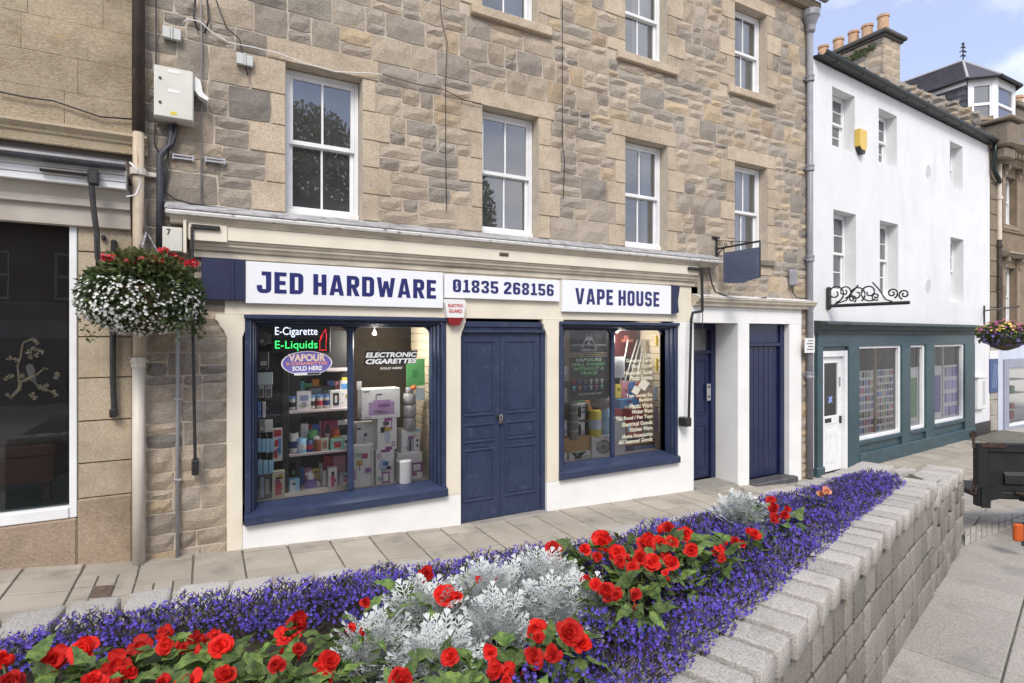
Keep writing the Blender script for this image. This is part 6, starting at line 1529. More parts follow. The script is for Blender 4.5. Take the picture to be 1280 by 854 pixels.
PL = [(20,838),(75,825),(120,835),(165,822),(205,800),(262,808),(255,842),(360,795),(365,832),(408,832),(448,770),(545,732),(500,848),(565,822),(622,830),(668,795),(715,792),(672,820),(692,690),(755,684),(752,730),(818,675),(855,675),(805,702),(840,702),(788,738),(900,690),(935,668),(968,636),(1030,614)]
plants = [[] for _ in PL]
for fx, fy, fw_ in FL:
    i = min(range(len(PL)), key=lambda i: (PL[i][0]-fx)**2 + ((PL[i][1]-fy)*1.6)**2); plants[i].append((fx, fy, fw_))
where = ['at the very left bottom corner','second from the left in the front row','third from the left in the front row','left of the twin-flowered clump in the front row','behind the front-left clumps','below the cream left pilaster in the bed','at the bottom edge under the left shop window','in the tall clump left of the silver foliage','in the low clump left of the silver foliage','touching the left tip of the silver foliage','with a bud, behind the left silver foliage','rising behind the silver foliage near the pavement blocks','at the bottom edge inside the silver foliage','with leafy front, below the silver foliage','with orange-red blooms, below the silver foliage','half hidden in the silver foliage','with large bloom right of the silver foliage','beside the outer blue border, lowest of the right clump','first in the far clump behind the silver foliage','with the largest blooms of the far clump','low at the front of the far clump','at the top of the far clump, left','at the top of the far clump, right','in the middle of the far clump','right of the middle of the far clump','lowest of the far clump by the outer border','with one bloom beside the yellow-green seedling','below the lone silver plant','right of the lone silver plant','small and salmon pink near the far tip of the bed']
for i, ((cx, cy), fl_) in enumerate(zip(PL, plants)):
    salmon = i == len(PL)-1
    zf = .58
    c = Vector((*G(cx, cy, zf), 0)); z0 = CT-.05
    rt = root('begonia', (c.x, c.y, z0), ('salmon begonia ' if salmon else 'red begonia ') + where[i], 'begonia', 'begonias in the raised bed')
    stems = MB(); dep = (c.x*SP + c.y*CP)
    for fx, fy, fw_ in fl_:
        zz = zf + R(-.035,.05); x_, y_ = G(fx, fy, zz); dd = x_*SP + y_*CP; r_ = min(fw_,34)*dd/FPX/2*1.02
        tilt = Vector((-x_*.35+R(-.35,.35), -y_*.35+R(-.35,.35), R(.55,1.0))).normalized()
        M = Matrix.Translation((x_, y_, zz-.3*r_)) @ tilt.to_track_quat('Z','Y').to_matrix().to_4x4() @ Matrix.Rotation(R(0,6.28),4,'Z') @ Matrix.Diagonal((r_,r_,r_*R(.85,1.1),1))
        me = FLP[0] if salmon else (random.choice(FLO[:6]) if random.random() < .75 else random.choice(FLO[6:]))
        place('flower', me, rt, M)
        if random.random() < .45:                      # a bud or a half-open bloom beside it
            bx_, by_, bz_ = x_+R(-.07,.07), y_+R(-.05,.05), zz-R(.0,.06); br = r_*R(.28,.5)
            if by_ > ylerp(OUT, bx_)+.4: place('bud', BUD, rt, Matrix.Translation((bx_,by_,bz_)) @ Matrix.Rotation(R(-.7,.7),4,'X') @ Matrix.Rotation(R(0,6.28),4,'Z') @ Matrix.Diagonal((br,br*.7,br*1.3,1)))
        stems.tube([(c.x+R(-.02,.02),c.y+R(-.02,.02),z0),((c.x+x_)/2,(c.y+y_)/2,z0+.6*(zz-z0)),(x_,y_,zz-.25*r_)], .004, 5)
    for k_ in range(6): 
        q = R(0,6.28); stems.tube([(c.x,c.y,z0),(c.x+.08*math.cos(q),c.y+.08*math.sin(q),z0+R(.08,.16))], .0035, 5)
    stems.build('stem', M_stem, rt)
    span = max([.06] + [math.hypot(*(a_-b_ for a_, b_ in zip(G(fx,fy,zf),(c.x,c.y)))) for fx, fy, _ in fl_])
    nl = int(20 + 120*span) if not salmon else 5
    for k_ in range(nl):
        q = R(0,6.28); rr = (span*.75+.05)*math.sqrt(R(.02,1)); L_ = R(.07,.13) if not salmon else R(.04,.07)
        x_, y_ = c.x+rr*math.cos(q), c.y+rr*math.sin(q); zz = z0 + R(.09,.27)*(1-.25*rr/(span+.06))
        if y_ < ylerp(OUT, x_)+.34 or y_ > ylerp(INN, x_)-.30: continue
        M = Matrix.Translation((x_,y_,zz)) @ Matrix.Rotation(q+R(-.7,.7),4,'Z') @ Matrix.Rotation(R(-.95,.25),4,'Y') @ Matrix.Rotation(R(-.8,.8),4,'X') @ Matrix.Diagonal((L_,L_*R(.75,1.05),L_*R(.8,1.5),1))
        place('leaf', random.choice(LEAF), rt, M)
# yellow-green seedling and small weeds
M_lime = mat('lime_leaf', (.22,.30,.05), .5, (.15,.22,.04), 40, rnd=.2, sss=.25)
LIME = leaf_mesh(1).mesh('leaf', M_lime, smooth=True)
for (px, py, n_, s_k, lb_) in ((878,700,10,.06,'yellow-green seedling beside the outer lobelia border'),(322,806,7,.03,'tiny green weed in the bare soil patch, upper'),(320,832,7,.03,'tiny green weed in the bare soil patch, lower')):
    x_, y_ = G(px, py, CT+.05); z_ = CT-.04; rt = root('seedling', (x_,y_,z_), lb_, 'seedling')
    for k_ in range(n_):
        q = k_*2.4; place('leaf', LIME, rt, Matrix.Translation((x_+.4*s_k*math.cos(q),y_+.4*s_k*math.sin(q),z_+s_k*(.4+.12*k_))) @ Matrix.Rotation(q,4,'Z') @ Matrix.Rotation(R(-.6,0),4,'Y') @ Matrix.Scale(s_k*1.2,4))

# ---- silver dusty miller
def frond(k_):
    mb = MB(); rs = random.Random(k_)
    def P(t, s_): return (t, s_, -.28*t*t + .12*t + .05*math.sin(3*s_+k_))
    n_ = 5
    for i in range(n_):
        t0, t1 = i/n_, (i+1)/n_; w0, w1 = .022*(1-.4*t0), .022*(1-.4*t1); mb.quad(P(t0,-w0),P(t1,-w1),P(t1,w1),P(t0,w0))
    for t, L_ in ((.20,.26),(.42,.34),(.62,.33),(.82,.25)):
        for sg in (-1,1):
            a = rs.uniform(.75,1.05); l_ = L_*rs.uniform(.85,1.15)
            dx, dy = math.cos(a), sg*math.sin(a); ex, ey = t+dx*l_*.55, dy*l_*.55
            nx, ny = -dy, dx; w = .021
            mb.quad(P(t-nx*w*.8,-ny*w*.8),P(ex-nx*w,ey-ny*w),P(ex+nx*w,ey+ny*w),P(t+nx*w*.8,ny*w*.8))
            for a2 in (-.42,.42):
                c_, s__ = math.cos(a2), math.sin(a2); d2x, d2y = dx*c_-dy*s__, dx*s__+dy*c_; fx, fy = ex+d2x*l_*.5, ey+d2y*l_*.5; m_x, m_y = -d2y, d2x
                mb.poly([P(ex-m_x*.016,ey-m_y*.016),P(fx-m_x*.024,fy-m_y*.024),P(fx+d2x*.03,fy+d2y*.03),P(fx+m_x*.024,fy+m_y*.024),P(ex+m_x*.016,ey+m_y*.016)])
    for a2 in (-.5,0,.5):
        dx, dy = math.cos(a2), math.sin(a2); ex, ey = .98, 0; fx, fy = ex+dx*.2, ey+dy*.2
        mb.poly([P(ex+dy*.03,ey-dx*.03),P(fx+dy*.04,fy-dx*.04),P(fx+dx*.03,fy+dy*.03),P(fx-dy*.04,fy+dx*.04),P(ex-dy*.03,ey+dx*.03)])
    return mb
M_dm = mat('silver_leaf', (.58,.61,.60), .9, (.45,.485,.47), 30, sss=.08)
FR = [frond(i) for i in range(4)]
DM = [(470,822,.15,'leftmost of the silver foliage mass'),(535,778,.17,'left rear of the silver foliage mass'),(545,838,.15,'front left of the silver foliage mass by the bottom edge'),(612,758,.18,'rear middle of the silver foliage mass'),(615,795,.15,'middle of the silver foliage mass'),(682,738,.17,'right rear of the silver foliage mass'),(690,768,.14,'right front of the silver foliage mass'),(730,755,.11,'rightmost tip of the silver foliage mass'),(928,652,.17,'standing alone among red begonias farther along the bed')]
for (px, py, r0, lb_) in DM:
    z0 = CT-.05; x_, y_ = G(px, py, CT+.08); mb = MB(); st = MB()
    n_ = int(195*(r0/.15)**2)
    for k_ in range(n_):
        q = R(0,6.28); el = math.asin(R(.05,1)); v = Vector((math.cos(q)*math.cos(el), math.sin(q)*math.cos(el), math.sin(el)*1.25))
        p = Vector((x_,y_,z0+.04)) + v*r0*R(.45,.98); d = (v + Vector((R(-.35,.35),R(-.35,.35),R(.1,.8)))).normalized()
        s_ = d.cross(Vector((0,0,1))); s_ = (s_.normalized() if s_.length > .05 else Vector((1,0,0))); s_ = (s_ + Vector((R(-.5,.5),R(-.5,.5),R(-.5,.5)))).normalized(); n3 = s_.cross(d).normalized(); s_ = d.cross(n3); L_ = R(.065,.105)
        if n3.z < 0: n3 = -n3
        M = Matrix(((d.x,s_.x,n3.x,p.x),(d.y,s_.y,n3.y,p.y),(d.z,s_.z,n3.z,p.z),(0,0,0,1))) @ Matrix.Scale(L_,4)
        fr = random.choice(FR); b0 = len(mb.v); mb.v += [tuple(M @ Vector(w_)) for w_ in fr.v]; mb.f += [tuple(b0+i for i in f) for f in fr.f]; mb.t += [None]*len(fr.f)
    rt = root('dusty_miller', (x_,y_,z0), 'silver-white dusty miller plant, ' + lb_, 'dusty miller', 'silver foliage plants in the raised bed')
    mb.build('foliage', M_dm, rt, kind='stuff')
    for k_ in range(7): q = R(0,6.28); st.tube([(x_,y_,z0),(x_+.6*r0*math.cos(q),y_+.6*r0*math.sin(q),z0+R(.06,.15))], .004, 5)
    st.build('stem', M_dm, rt)

# ================================================================== HANGING BASKET ON THE LEFT
d = ray(179, 372); hb = Vector((0,0,CZ)) + d*(5.72/d.y)
dB = hb.x*SP + hb.y*CP; k_px = dB/FPX
hbk = root('hanging_basket', hb, 'large hanging basket of trailing white and red flowers beside the downpipe', 'hanging basket')
bw = 66*k_px
leaf_blob(hbk, 'foliage', hb+Vector((0,0,.02)), bw*.97, bw*.8, bw*.66, 5200, .06, M_leafd, surf=.45)
for _q in range(26):
    _a = R(0,6.28); leaf_blob(hbk, 'trailing_stem', hb+Vector((bw*.9*math.cos(_a),bw*.6*math.sin(_a),R(-.30,.05))), .06, .06, R(.08,.16), 40, .04, M_leafd)
leaf_blob(hbk, 'foliage', hb+Vector((.04,-.1,.22)), bw*.72, bw*.55, bw*.36, 900, .06, mat('bronze_leaf', (.115,.135,.045), .6, attr=True, sss=.25), surf=.3, lo=-.4)
flower_blob(hbk, 'white_flowers', hb+Vector((0,0,-.02)), bw*1.03, bw*.86, bw*.72, 1150, .015, M_fw, lo=-1, hi=.5, surf=.80)
fb = flower_blob(hbk, 'white_flowers', hb+Vector((-bw*.35,-.1,-.02)), bw*.70, bw*.75, bw*.62, 330, .016, M_fw, lo=-1, hi=.6, surf=.85)
for (px, py, n_, w_) in ((135,322,14,9),(146,321,12,8),(170,317,10,6),(160,328,16,10),(178,325,22,16),(192,325,22,14),(203,313,16,7),(190,336,10,9),(218,321,12,7),(231,328,8,5),(243,329,12,6),(165,334,8,6)):
    dd = ray(px, py); c = Vector((0,0,CZ)) + dd*((5.62+R(-.12,.12))/dd.y)
    flower_blob(hbk, 'red_flowers', c, w_*k_px, w_*k_px, .035, int(n_*1.6), .021, M_fr, surf=.1)
s_ = MB(); s_.lathe([(.06,-.30),(.2,-.22),(.27,-.06),(.28,.06)], 16, tuple(hb+Vector((.03,-.03,.02)))); s_.build('bowl', mat('coir_liner', (.07,.045,.022), .95, (.11,.075,.035), 20, bump=1, bs=40), hbk)
s_ = MB(); tp = hb + Vector((.02,.06,.58))
for q in (.3, 2.4, 4.5):
    a = hb + Vector((.26*math.cos(q),.26*math.sin(q),.10))
    for i in range(14):
        t0, t1 = i/14, (i+.85)/14; s_.tube([a.lerp(tp,t0), a.lerp(tp,t1)], .005 if i % 2 else .008, 5)
s_.build('chain', M_galv, hbk)
s_ = MB(); s_.tube([(tp.x,tp.y,tp.z-.02),(tp.x,tp.y,tp.z+.02),(tp.x-.03,D-.02,tp.z+.06)], .012, 6); s_.build('hook', M_black, hbk)

# ================================================================== GOODS IN THE DISPLAY WINDOWS
def add_fill_light(px, py, side):
    # pale bulb behind each display pane, its light added to brighten the stock
    x_, z_ = F(px, py, GY+.25)
    if side == 'right':
        o = root('light_bulb', (x_, GY+.25, z_-.06), 'bare light bulb hanging in the right display window', 'bulb'); s_ = MB(); s_.lathe([(.008,-.05),(.024,-.04),(.03,-.015),(.012,.03),(.01,.05)], 12, (x_, GY+.25, z_)); s_.build('body', emit('glowing_bulb', (1,.93,.82), 3), o)
    ld_ = bpy.data.lights.new('display_fill_light', 'POINT'); ld_.energy = 19 if side == 'left' else 13; ld_.color = (1,.93,.82); ld_.shadow_soft_size = .06
    lo_ = bpy.data.objects.new('display_fill_light', ld_); COL.objects.link(lo_); lo_.location = (x_, GY+.18, z_-.14)
pm = {}
def cm(c, r_=.45):
    k = tuple(round(x, 3) for x in c)
    if k not in pm: pm[k] = mat('goods_paint_%d' % len(pm), c, r_)
    return pm[k]
WHT=(.72,.72,.73); PUR=(.30,.07,.30); LIL=(.42,.28,.50); BLU=(.10,.28,.62); LBL=(.30,.58,.80); BLK=(.02,.02,.022); REDc=(.45,.03,.05); GRN=(.12,.42,.14); STL=(.45,.45,.46); TAN=(.52,.33,.16); YEL=(.72,.58,.08); PNK=(.68,.30,.42); NAV=(.03,.05,.2)
SHOPF = gzb - .010
def fine_print(o, xa, xb, zb, zt, Y):
    # printed panels and lines of small type on a carton front
    W_, H_ = xb-xa, zt-zb
    for k_ in range(random.randint(2,4)):
        s_ = MB(); u, v = R(.06,.6), R(.08,.8); c = random.choice(((.08,.08,.10),(.30,.05,.12),(.05,.14,.40),(.10,.30,.16),(.45,.30,.05),(.25,.10,.30)))
        if random.random() < .45: s_.quad((xa+W_*u,Y+.002,zb+H_*v),(xa+W_*(u+.3),Y+.002,zb+H_*v),(xa+W_*(u+.3),Y+.002,zb+H_*(v+.12)),(xa+W_*u,Y+.002,zb+H_*(v+.12)))
        else:
            for q in range(3): s_.quad((xa+W_*u,Y+.001,zb+H_*(v+.035*q)),(xa+W_*(u+R(.2,.35)),Y+.001,zb+H_*(v+.035*q)),(xa+W_*(u+R(.2,.35)),Y+.001,zb+H_*(v+.035*q+.014)),(xa+W_*u,Y+.001,zb+H_*(v+.035*q+.014)))
        s_.build('small_print', cm(c), o, kind='stuff')
def carton(x0p, y0p, x1p, y1p, Y, depth, col, label, cat='box', decals=(), group=None, sit=None, name='carton', yaw=0):
    """box whose front face spans the picture rectangle at depth plane Y; decals in 0..1 face units"""
    xa, zt = F(x0p, y0p, Y); xb, zb = F(x1p, y1p, Y)
    if sit is not None: zb = sit
    o = root(name, Matrix.Translation(((xa+xb)/2, Y, zb)), label, cat, group)
    s_ = MB(); s_.bbox(xa, xb, Y, Y+depth, zb, zt, b=.004); s_.build('shell', cm(col), o)
    for k_, dcl in enumerate(decals):
        u0, v0, u1, v1, c = dcl[:5]; s_ = MB(); W_, H_ = xb-xa, zt-zb; yy = Y-.0015-.0012*k_
        if len(dcl) > 5 and dcl[5] == 'o':
            s_.poly([(xa+W_*((u0+u1)/2+(u1-u0)/2*math.cos(q*.4488)), yy, zb+H_*((v0+v1)/2+(v1-v0)/2*math.sin(q*.4488))) for q in range(14)])
        else: s_.quad((xa+W_*u0,yy,zb+H_*v0),(xa+W_*u1,yy,zb+H_*v0),(xa+W_*u1,yy,zb+H_*v1),(xa+W_*u0,yy,zb+H_*v1))
        s_.build('print', cm(c), o)
    if cat == 'box': fine_print(o, xa, xb, zb, zt, Y-.010)
    return o
def bottle(px, pyb, pyt, wpx, Y, prof, col, label, cat='jar', cap=None, sit=None, name='jar', group=None, clear=False):
    x_, zb = F(px, pyb, Y); zt = F(px, pyt, Y)[1]; zb = sit if sit is not None else zb
    r_ = wpx/2*(x_*SP+Y*CP)/FPX; h = zt-zb
    o = root(name, (x_, Y, zb), label, cat, group); s_ = MB(); s_.lathe([(a*r_, b*h) for a, b in prof], 14, (x_, Y, zb)); s_.build('body', M_clear if clear else cm(col), o, smooth=True)
    if cap:
        s_ = MB(); s_.lathe([(cap[1]*r_, h*cap[2]),(cap[1]*r_, h*cap[3]),(cap[1]*r_*.9, h*cap[3]+.003)], 14, (x_, Y, zb)); s_.build('lid', cm(cap[0]), o)
    return o
M_clear = glassmat('clear_jar', (.80,.84,.86), 1.5, .06)
JAR = [(.9,0),(1,.04),(1,.8),(.85,.88),(.85,.9)]
yS = GY + .30
# shelving bay
shl = root('shelf_unit', (F(362,600,yS)[0], yS, SHOPF), 'pink edged shelf unit behind the left pane of the left display window', 'shelf')
sxa, sxb = F(361,560,yS)[0], F(441,560,yS)[0]
zs_ = [F(362,y,yS)[1] for y in (622, 568, 514)] + [F(400,462,yS)[1]]
for i, z_ in enumerate(zs_):
    s_ = MB(); a = sxa if i < 3 else F(408,460,yS)[0]; s_.bbox(a, sxb, yS-.03, yS+.32, z_-.028, z_, b=.004); s_.build('shelf', mat('pink_shelf_edge_%d' % i, (.62,.52,.55), .6), shl)
s_ = MB(); s_.bbox(sxa-.07, sxa-.005, yS-.03, yS+.30, SHOPF, 1.6); s_.bbox(sxa-.07, sxb, yS+.325, yS+.34, SHOPF, 1.75); s_.build('upright', cm(BLK), shl)
def shelf_item(kind, xp, wpx, hpx, lvl, col, label, decals=(), dY=.03, **kw):
    Y = yS + dY; zb = zs_[lvl]; x_ = F(xp, 500, Y)[0]; k_ = (x_*SP+Y*CP)/FPX; w_, h = wpx*k_*1.12, hpx*k_
    if kind == 'box':
        o = root('carton', (x_, Y, zb), label, kw.get('cat','box')); s_ = MB(); s_.bbox(x_-w_/2, x_+w_/2, Y, Y+kw.get('dp',.10), zb+.001, zb+h, b=.003); s_.build('shell', cm(col), o)
        for j, dcl in enumerate(decals):
            u0,v0,u1,v1,c = dcl[:5]; s_ = MB(); yy = Y-.0015-.001*j
            if len(dcl) > 5: s_.poly([(x_-w_/2+w_*((u0+u1)/2+(u1-u0)/2*math.cos(q*.4488)), yy, zb+h*((v0+v1)/2+(v1-v0)/2*math.sin(q*.4488))) for q in range(14)])
            else: s_.quad((x_-w_/2+w_*u0,yy,zb+h*v0),(x_-w_/2+w_*u1,yy,zb+h*v0),(x_-w_/2+w_*u1,yy,zb+h*v1),(x_-w_/2+w_*u0,yy,zb+h*v1))
            s_.build('print', cm(c), o)
        fine_print(o, x_-w_/2, x_+w_/2, zb, zb+h, Y-.010)
        return o
    if kind == 'jar':
        o = root(kw.get('name','jar'), (x_, Y+.04, zb), label, kw.get('cat','jar')); s_ = MB(); s_.lathe([(a*w_/2, b*h) for a, b in kw.get('prof', JAR)], 14, (x_, Y+.04, zb+.001)); s_.build('body', cm(col), o, smooth=True)
        if kw.get('cap'): s_ = MB(); c, a, z0, z1 = kw['cap']; s_.lathe([(a*w_/2,h*z0),(a*w_/2,h*z1),(a*w_*.45,h*z1+.002)], 14, (x_,Y+.04,zb+.001)); s_.build('lid', cm(c), o)
        if kw.get('band'): s_ = MB(); s_.lathe([(w_*.507,h*.25),(w_*.507,h*.6)], 14, (x_,Y+.04,zb+.001)); s_.build('label_band', cm(kw['band']), o)
        if kw.get('handle'): s_ = MB(); s_.tube([(x_-w_/2,Y+.04,zb+h*.8),(x_-w_*.85,Y+.03,zb+h*.7),(x_-w_*.85,Y+.03,zb+h*.35),(x_-w_/2,Y+.04,zb+h*.2)], .006, 6); s_.build('handle', cm(col), o)
        return o
CAPB = (BLU,1.0,.84,1.0)
for i, (xp, col, bd_) in enumerate(((366,STL,BLK),(390,(.55,.55,.5),BLK),(400,(.5,.48,.4),REDc),(409,(.5,.5,.5),NAV))):
    shelf_item('jar', xp, 8, 17, 2, col, ['blue-lidded jar at the left end of the top shelf','first blue-lidded jar right of the white top shelf box','second blue-lidded jar right of the white top shelf box','third blue-lidded jar right of the white top shelf box'][i], cap=CAPB, band=bd_)
shelf_item('box', 380, 15, 23, 2, WHT, 'white printed box among jars on the top shelf', [(.2,.5,.8,.8,(.25,.3,.5)),(.3,.15,.7,.4,STL,'o')])
shelf_item('box', 420, 13, 22, 2, WHT, 'white box with black panel on the top shelf', [(.25,.15,.75,.85,BLK),(.4,.3,.6,.7,WHT)])
shelf_item('box', 431, 10, 32, 2, WHT, 'tall white box at the right end of the top shelf', [(.1,.7,.9,.9,BLU)], dY=.1)
shelf_item('box', 402, 30, 26, 2, (.05,.05,.055), 'dark blister pack behind the jars on the top shelf', [(.1,.4,.5,.9,(.2,.22,.22)),(.55,.3,.9,.8,(.12,.12,.13))], dY=.2)
shelf_item('box', 375, 18, 33, 1, WHT, 'white calendar box at the back of the middle shelf', [(.15,.1,.85,.5,(.2,.2,.22)),(.2,.6,.8,.9,(.6,.6,.62))], dY=.16)
shelf_item('jar', 368, 10, 25, 1, WHT, 'white mug with dark print at the left of the middle shelf', cat='mug', name='mug', handle=True, band=NAV, prof=[(.95,0),(1,.05),(1,1),(.9,1),(.88,.9)])
shelf_item('jar', 378, 11, 18, 1, LBL, 'pale blue mug on the middle shelf', cat='mug', name='mug', handle=True, band=WHT, prof=[(.95,0),(1,.05),(1,1),(.9,1),(.88,.9)], dY=.0)
shelf_item('jar', 387, 9, 15, 1, NAV, 'navy flag mug on the middle shelf', cat='mug', name='mug', band=REDc, prof=[(.95,0),(1,.05),(1,1),(.9,1),(.88,.9)], dY=.0)
ty = shelf_item('jar', 392, 14, 26, 1, GRN, 'green and white plush toy on the middle shelf', cat='toy', name='plush_toy', prof=[(.5,0),(.8,.1),(1,.35),(.8,.55),(.9,.7),(.75,.9),(.3,1)], dY=.08)
x_ = F(396,540,yS+.06)[0]; s_ = MB(); s_.lathe([(.01,-.035),(.035,-.025),(.045,0),(.035,.025),(.01,.035)], 12, (x_, yS+.06, zs_[1]+.14)); s_.build('face', cm(WHT), ty, smooth=True)
shelf_item('jar', 399, 9, 16, 1, (.35,.12,.05), 'brown tumbler on the middle shelf', cat='mug', name='tumbler', dY=.0)
shelf_item('box', 406, 8, 15, 1, (.55,.6,.5), 'small pale box on the middle shelf', [(.2,.2,.8,.8,(.4,.2,.2))], dY=.0)
shelf_item('box', 413, 16, 34, 1, (.28,.03,.08), 'crimson box with dark arched opening on the middle shelf', [(.1,.25,.5,.9,BLK,'o'),(.15,.2,.45,.55,(.4,.3,.3))], dY=.14)
shelf_item('box', 422, 15, 13, 1, (.22,.5,.42), 'small mint green framed box on the middle shelf', [(.25,.2,.75,.8,REDc)], dY=.0)
shelf_item('box', 430, 18, 32, 1, WHT, 'white box with photo at the right of the middle shelf', [(.15,.45,.85,.85,BLK),(.2,.1,.5,.35,(.4,.2,.15))], dY=.16)
shelf_item('jar', 421, 9, 25, 1, (.5,.09,.03), 'orange patterned mug on the middle shelf', cat='mug', name='mug', handle=False, band=(.6,.3,.05), dY=.09)
shelf_item('box', 365, 9, 40, 0, (.30,.45,.06), 'tall lime green box at the left of the bottom shelf', dY=.1)
shelf_item('box', 368, 11, 22, 0, LBL, 'pale blue box at the left of the bottom shelf', [(.15,.1,.5,.9,WHT)], dY=.0)
sp_ = shelf_item('jar', 389, 13, 30, 0, WHT, 'white trigger spray bottle with purple label on the bottom shelf', cat='spray bottle', name='spray_bottle', prof=[(.9,0),(1,.04),(1,.35),(.75,.55),(.6,.72),(.25,.82),(.22,.95)], band=(.22,.12,.42))
x_ = F(388,580,yS+.03)[0]; zq = zs_[0]+.19; s_ = MB(); s_.prism([(x_-.055,zq+.045),(x_-.055,zq+.028),(x_-.01,zq+.02),(x_-.02,zq-.02),(x_-.008,zq-.02),(x_+.01,zq+.01),(x_+.03,zq+.005),(x_+.03,zq+.045),(x_+.0,zq+.055)], yS+.058, yS+.082); s_.build('trigger', cm(WHT), sp_)
shelf_item('box', 411, 10, 42, 0, (.28,.03,.05), 'dark red tall box on the bottom shelf', dY=.12)
shelf_item('jar', 406, 6, 26, 0, STL, 'slim steel flask on the bottom shelf', cat='flask', name='flask', prof=[(.8,0),(.8,.2),(1,.9),(1,1)], dY=.02)
shelf_item('box', 416, 10, 30, 0, WHT, 'slim white box with pink bar on the bottom shelf', [(.3,.15,.7,.7,(.5,.05,.15)),(.35,.7,.65,.85,BLK)], dY=.0)
shelf_item('box', 423, 22, 42, 0, (.16,.06,.09), 'dark box with pink patterned picture on the bottom shelf', [(.15,.4,.85,.95,(.62,.34,.42)),(.1,.08,.9,.2,WHT)], dY=.16)
shelf_item('box', 431, 11, 20, 0, (.45,.55,.68), 'blue and white box at the right of the bottom shelf', [(.2,.2,.8,.8,WHT),(.3,.5,.7,.7,REDc)], dY=.02)
shelf_item('jar', 397, 8, 14, 0, (.5,.48,.46), 'small light bulb pack on the bottom shelf', cat='bulb', name='light_bulb', prof=[(.4,0),(.5,.3),(1,.65),(.8,.92),(.2,1)], dY=.05)
# small coloured stock at the back of each shelf and at the back of the right window
BC = [('red',(.50,.05,.06)),('yellow',(.68,.52,.10)),('green',(.12,.40,.16)),('blue',(.08,.22,.58)),('white',(.72,.72,.72)),('orange',(.66,.26,.06)),('pink',(.66,.28,.40)),('turquoise',(.10,.46,.50))]
ORD = ['first','second','third','fourth','fifth','sixth','seventh','eighth']
for lvl, nm_ in ((2,'top'),(1,'middle'),(0,'bottom')):
    for k_ in range(8):
        cn, cc = BC[(k_*3+lvl*2) % 8]; shelf_item('box', 367+k_*9.2, 7.5, R(20,34) if lvl < 2 else R(24,38), lvl, cc, '%s packet, %s from the left at the back of the %s shelf' % (cn, ORD[k_], nm_), dY=.24, dp=.05)
for row, (ya, yb) in enumerate(((478,500),(500,523))):
    for k_ in range(6):
        cn, cc = BC[(k_*5+row*3+1) % 8]; a = 770+k_*8.4; carton(a, ya+R(-3,3), a+7, yb, GY+.52, .08, cc, '%s packet, %s from the left in the %s back row of the right window' % (cn, ORD[k_], 'upper' if row == 0 else 'lower'), 'box', name='carton')
for k_ in range(4):
    cn, cc = BC[(k_*3+2) % 8]; a = 722+k_*10; carton(a, 500+R(-2,2), a+8.5, 528, GY+.50, .08, cc, '%s packet, %s from the left behind the tubs in the right window' % (cn, ORD[k_]), 'box', name='carton')
# hanging packs at the left side
yH = GY + .12
rk = root('pegboard_rack', (F(330,600,yH)[0], yH+.15, SHOPF), 'black pegboard rack at the left side of the left display window', 'rack')
s_ = MB(); s_.bbox(.44, .95, GY+.40, GY+.42, SHOPF, 1.75); s_.build('board', cm(BLK), rk)
for y_ in (424, 462, 512, 546, 572):
    x_, z_ = F(325, y_, yH); s_ = MB(); s_.tube([(x_,yH,z_),(x_+.02,GY+.40,z_)], .005, 6); s_.tube([(x_+.07,yH,z_),(x_+.09,GY+.40,z_)], .005, 6); s_.build('peg', M_galv, rk)
pk = [(323,415,332,432,(.09,.09,.1)),(333,418,341,430,(.30,.30,.31)),(323,440,336,461,(.06,.06,.065)),(325,446,331,458,(.5,.5,.5)),(322,466,341,481,(.5,.58,.6)),(323,482,330,497,(.45,.45,.47)),(331,482,340,497,(.33,.33,.35)),(322,502,326,522,(.08,.22,.6)),(328,502,332,522,(.6,.6,.62)),(323,525,331,541,(.2,.2,.21)),(331,525,341,540,(.66,.66,.66))]
for i, (a, b, c, d_, col) in enumerate(pk):
    carton(a, b, c, d_, yH+R(0,.03)+.01*i, .012, col, ['dark hanging pack at the top of the left rack','grey hanging pack at the top of the left rack','black hanging pack second row of the left rack','silver part of the second row of the left rack','pale blue-grey card hanging on the left rack','left silver blister pack on the left rack','right silver blister pack on the left rack','royal blue stick hanging on the left rack','white stick hanging on the left rack','dark packet with tag on the left rack','white packet with tag on the left rack'][i], 'packet', [(.2,.2,.8,.45,(.5,.5,.52))] if i in (0,2,9) else ([(.15,.1,.85,.7,(.12,.12,.13))] if i in (5,6) else []), name='hanging_packet')
for r_, (ya, yb) in enumerate(((549,566),(575,593))):
    for k_ in range(4 if r_ == 0 else 3):
        a = 322+k_*(5.3 if r_ == 0 else 7.0); carton(a, ya+R(-1,1), a+(4.6 if r_ == 0 else 6), yb+R(-1,1), yH+.012*k_, .02, LBL, ['first','second','third','fourth'][k_] + ' light blue packet from the left in the ' + ('upper' if r_ == 0 else 'lower') + ' row of the left rack', 'packet', [(.15,.7,.85,.92,(.5,.7,.85))], group='light blue packets hanging on the left rack', name='hanging_packet')
carton(340, 590, 356, 627, GY+.13, .08, (.55,.55,.42), 'yellowish box with red fire extinguisher picture in the left window', 'box', [(.25,.08,.75,.55,(.5,.03,.08)),(.38,.55,.62,.68,(.5,.03,.08)),(.3,.7,.8,.78,BLK)], sit=SHOPF)
carton(341, 536, 353, 576, GY+.22, .05, (.62,.60,.60), 'white card with red toy pictures above the fire extinguisher box', 'box', [(.1,.75,.9,.95,REDc),(.2,.45,.6,.65,REDc),(.6,.2,.9,.7,BLU),(.1,.1,.5,.35,REDc)])
carton(322, 594, 338, 630, GY+.12, .05, (.10,.11,.12), 'dark clear-fronted pack at the floor of the left window', 'packet', [(.2,.1,.5,.9,(.3,.4,.5)),(.6,.2,.9,.8,(.35,.34,.33))], sit=SHOPF, name='packet')
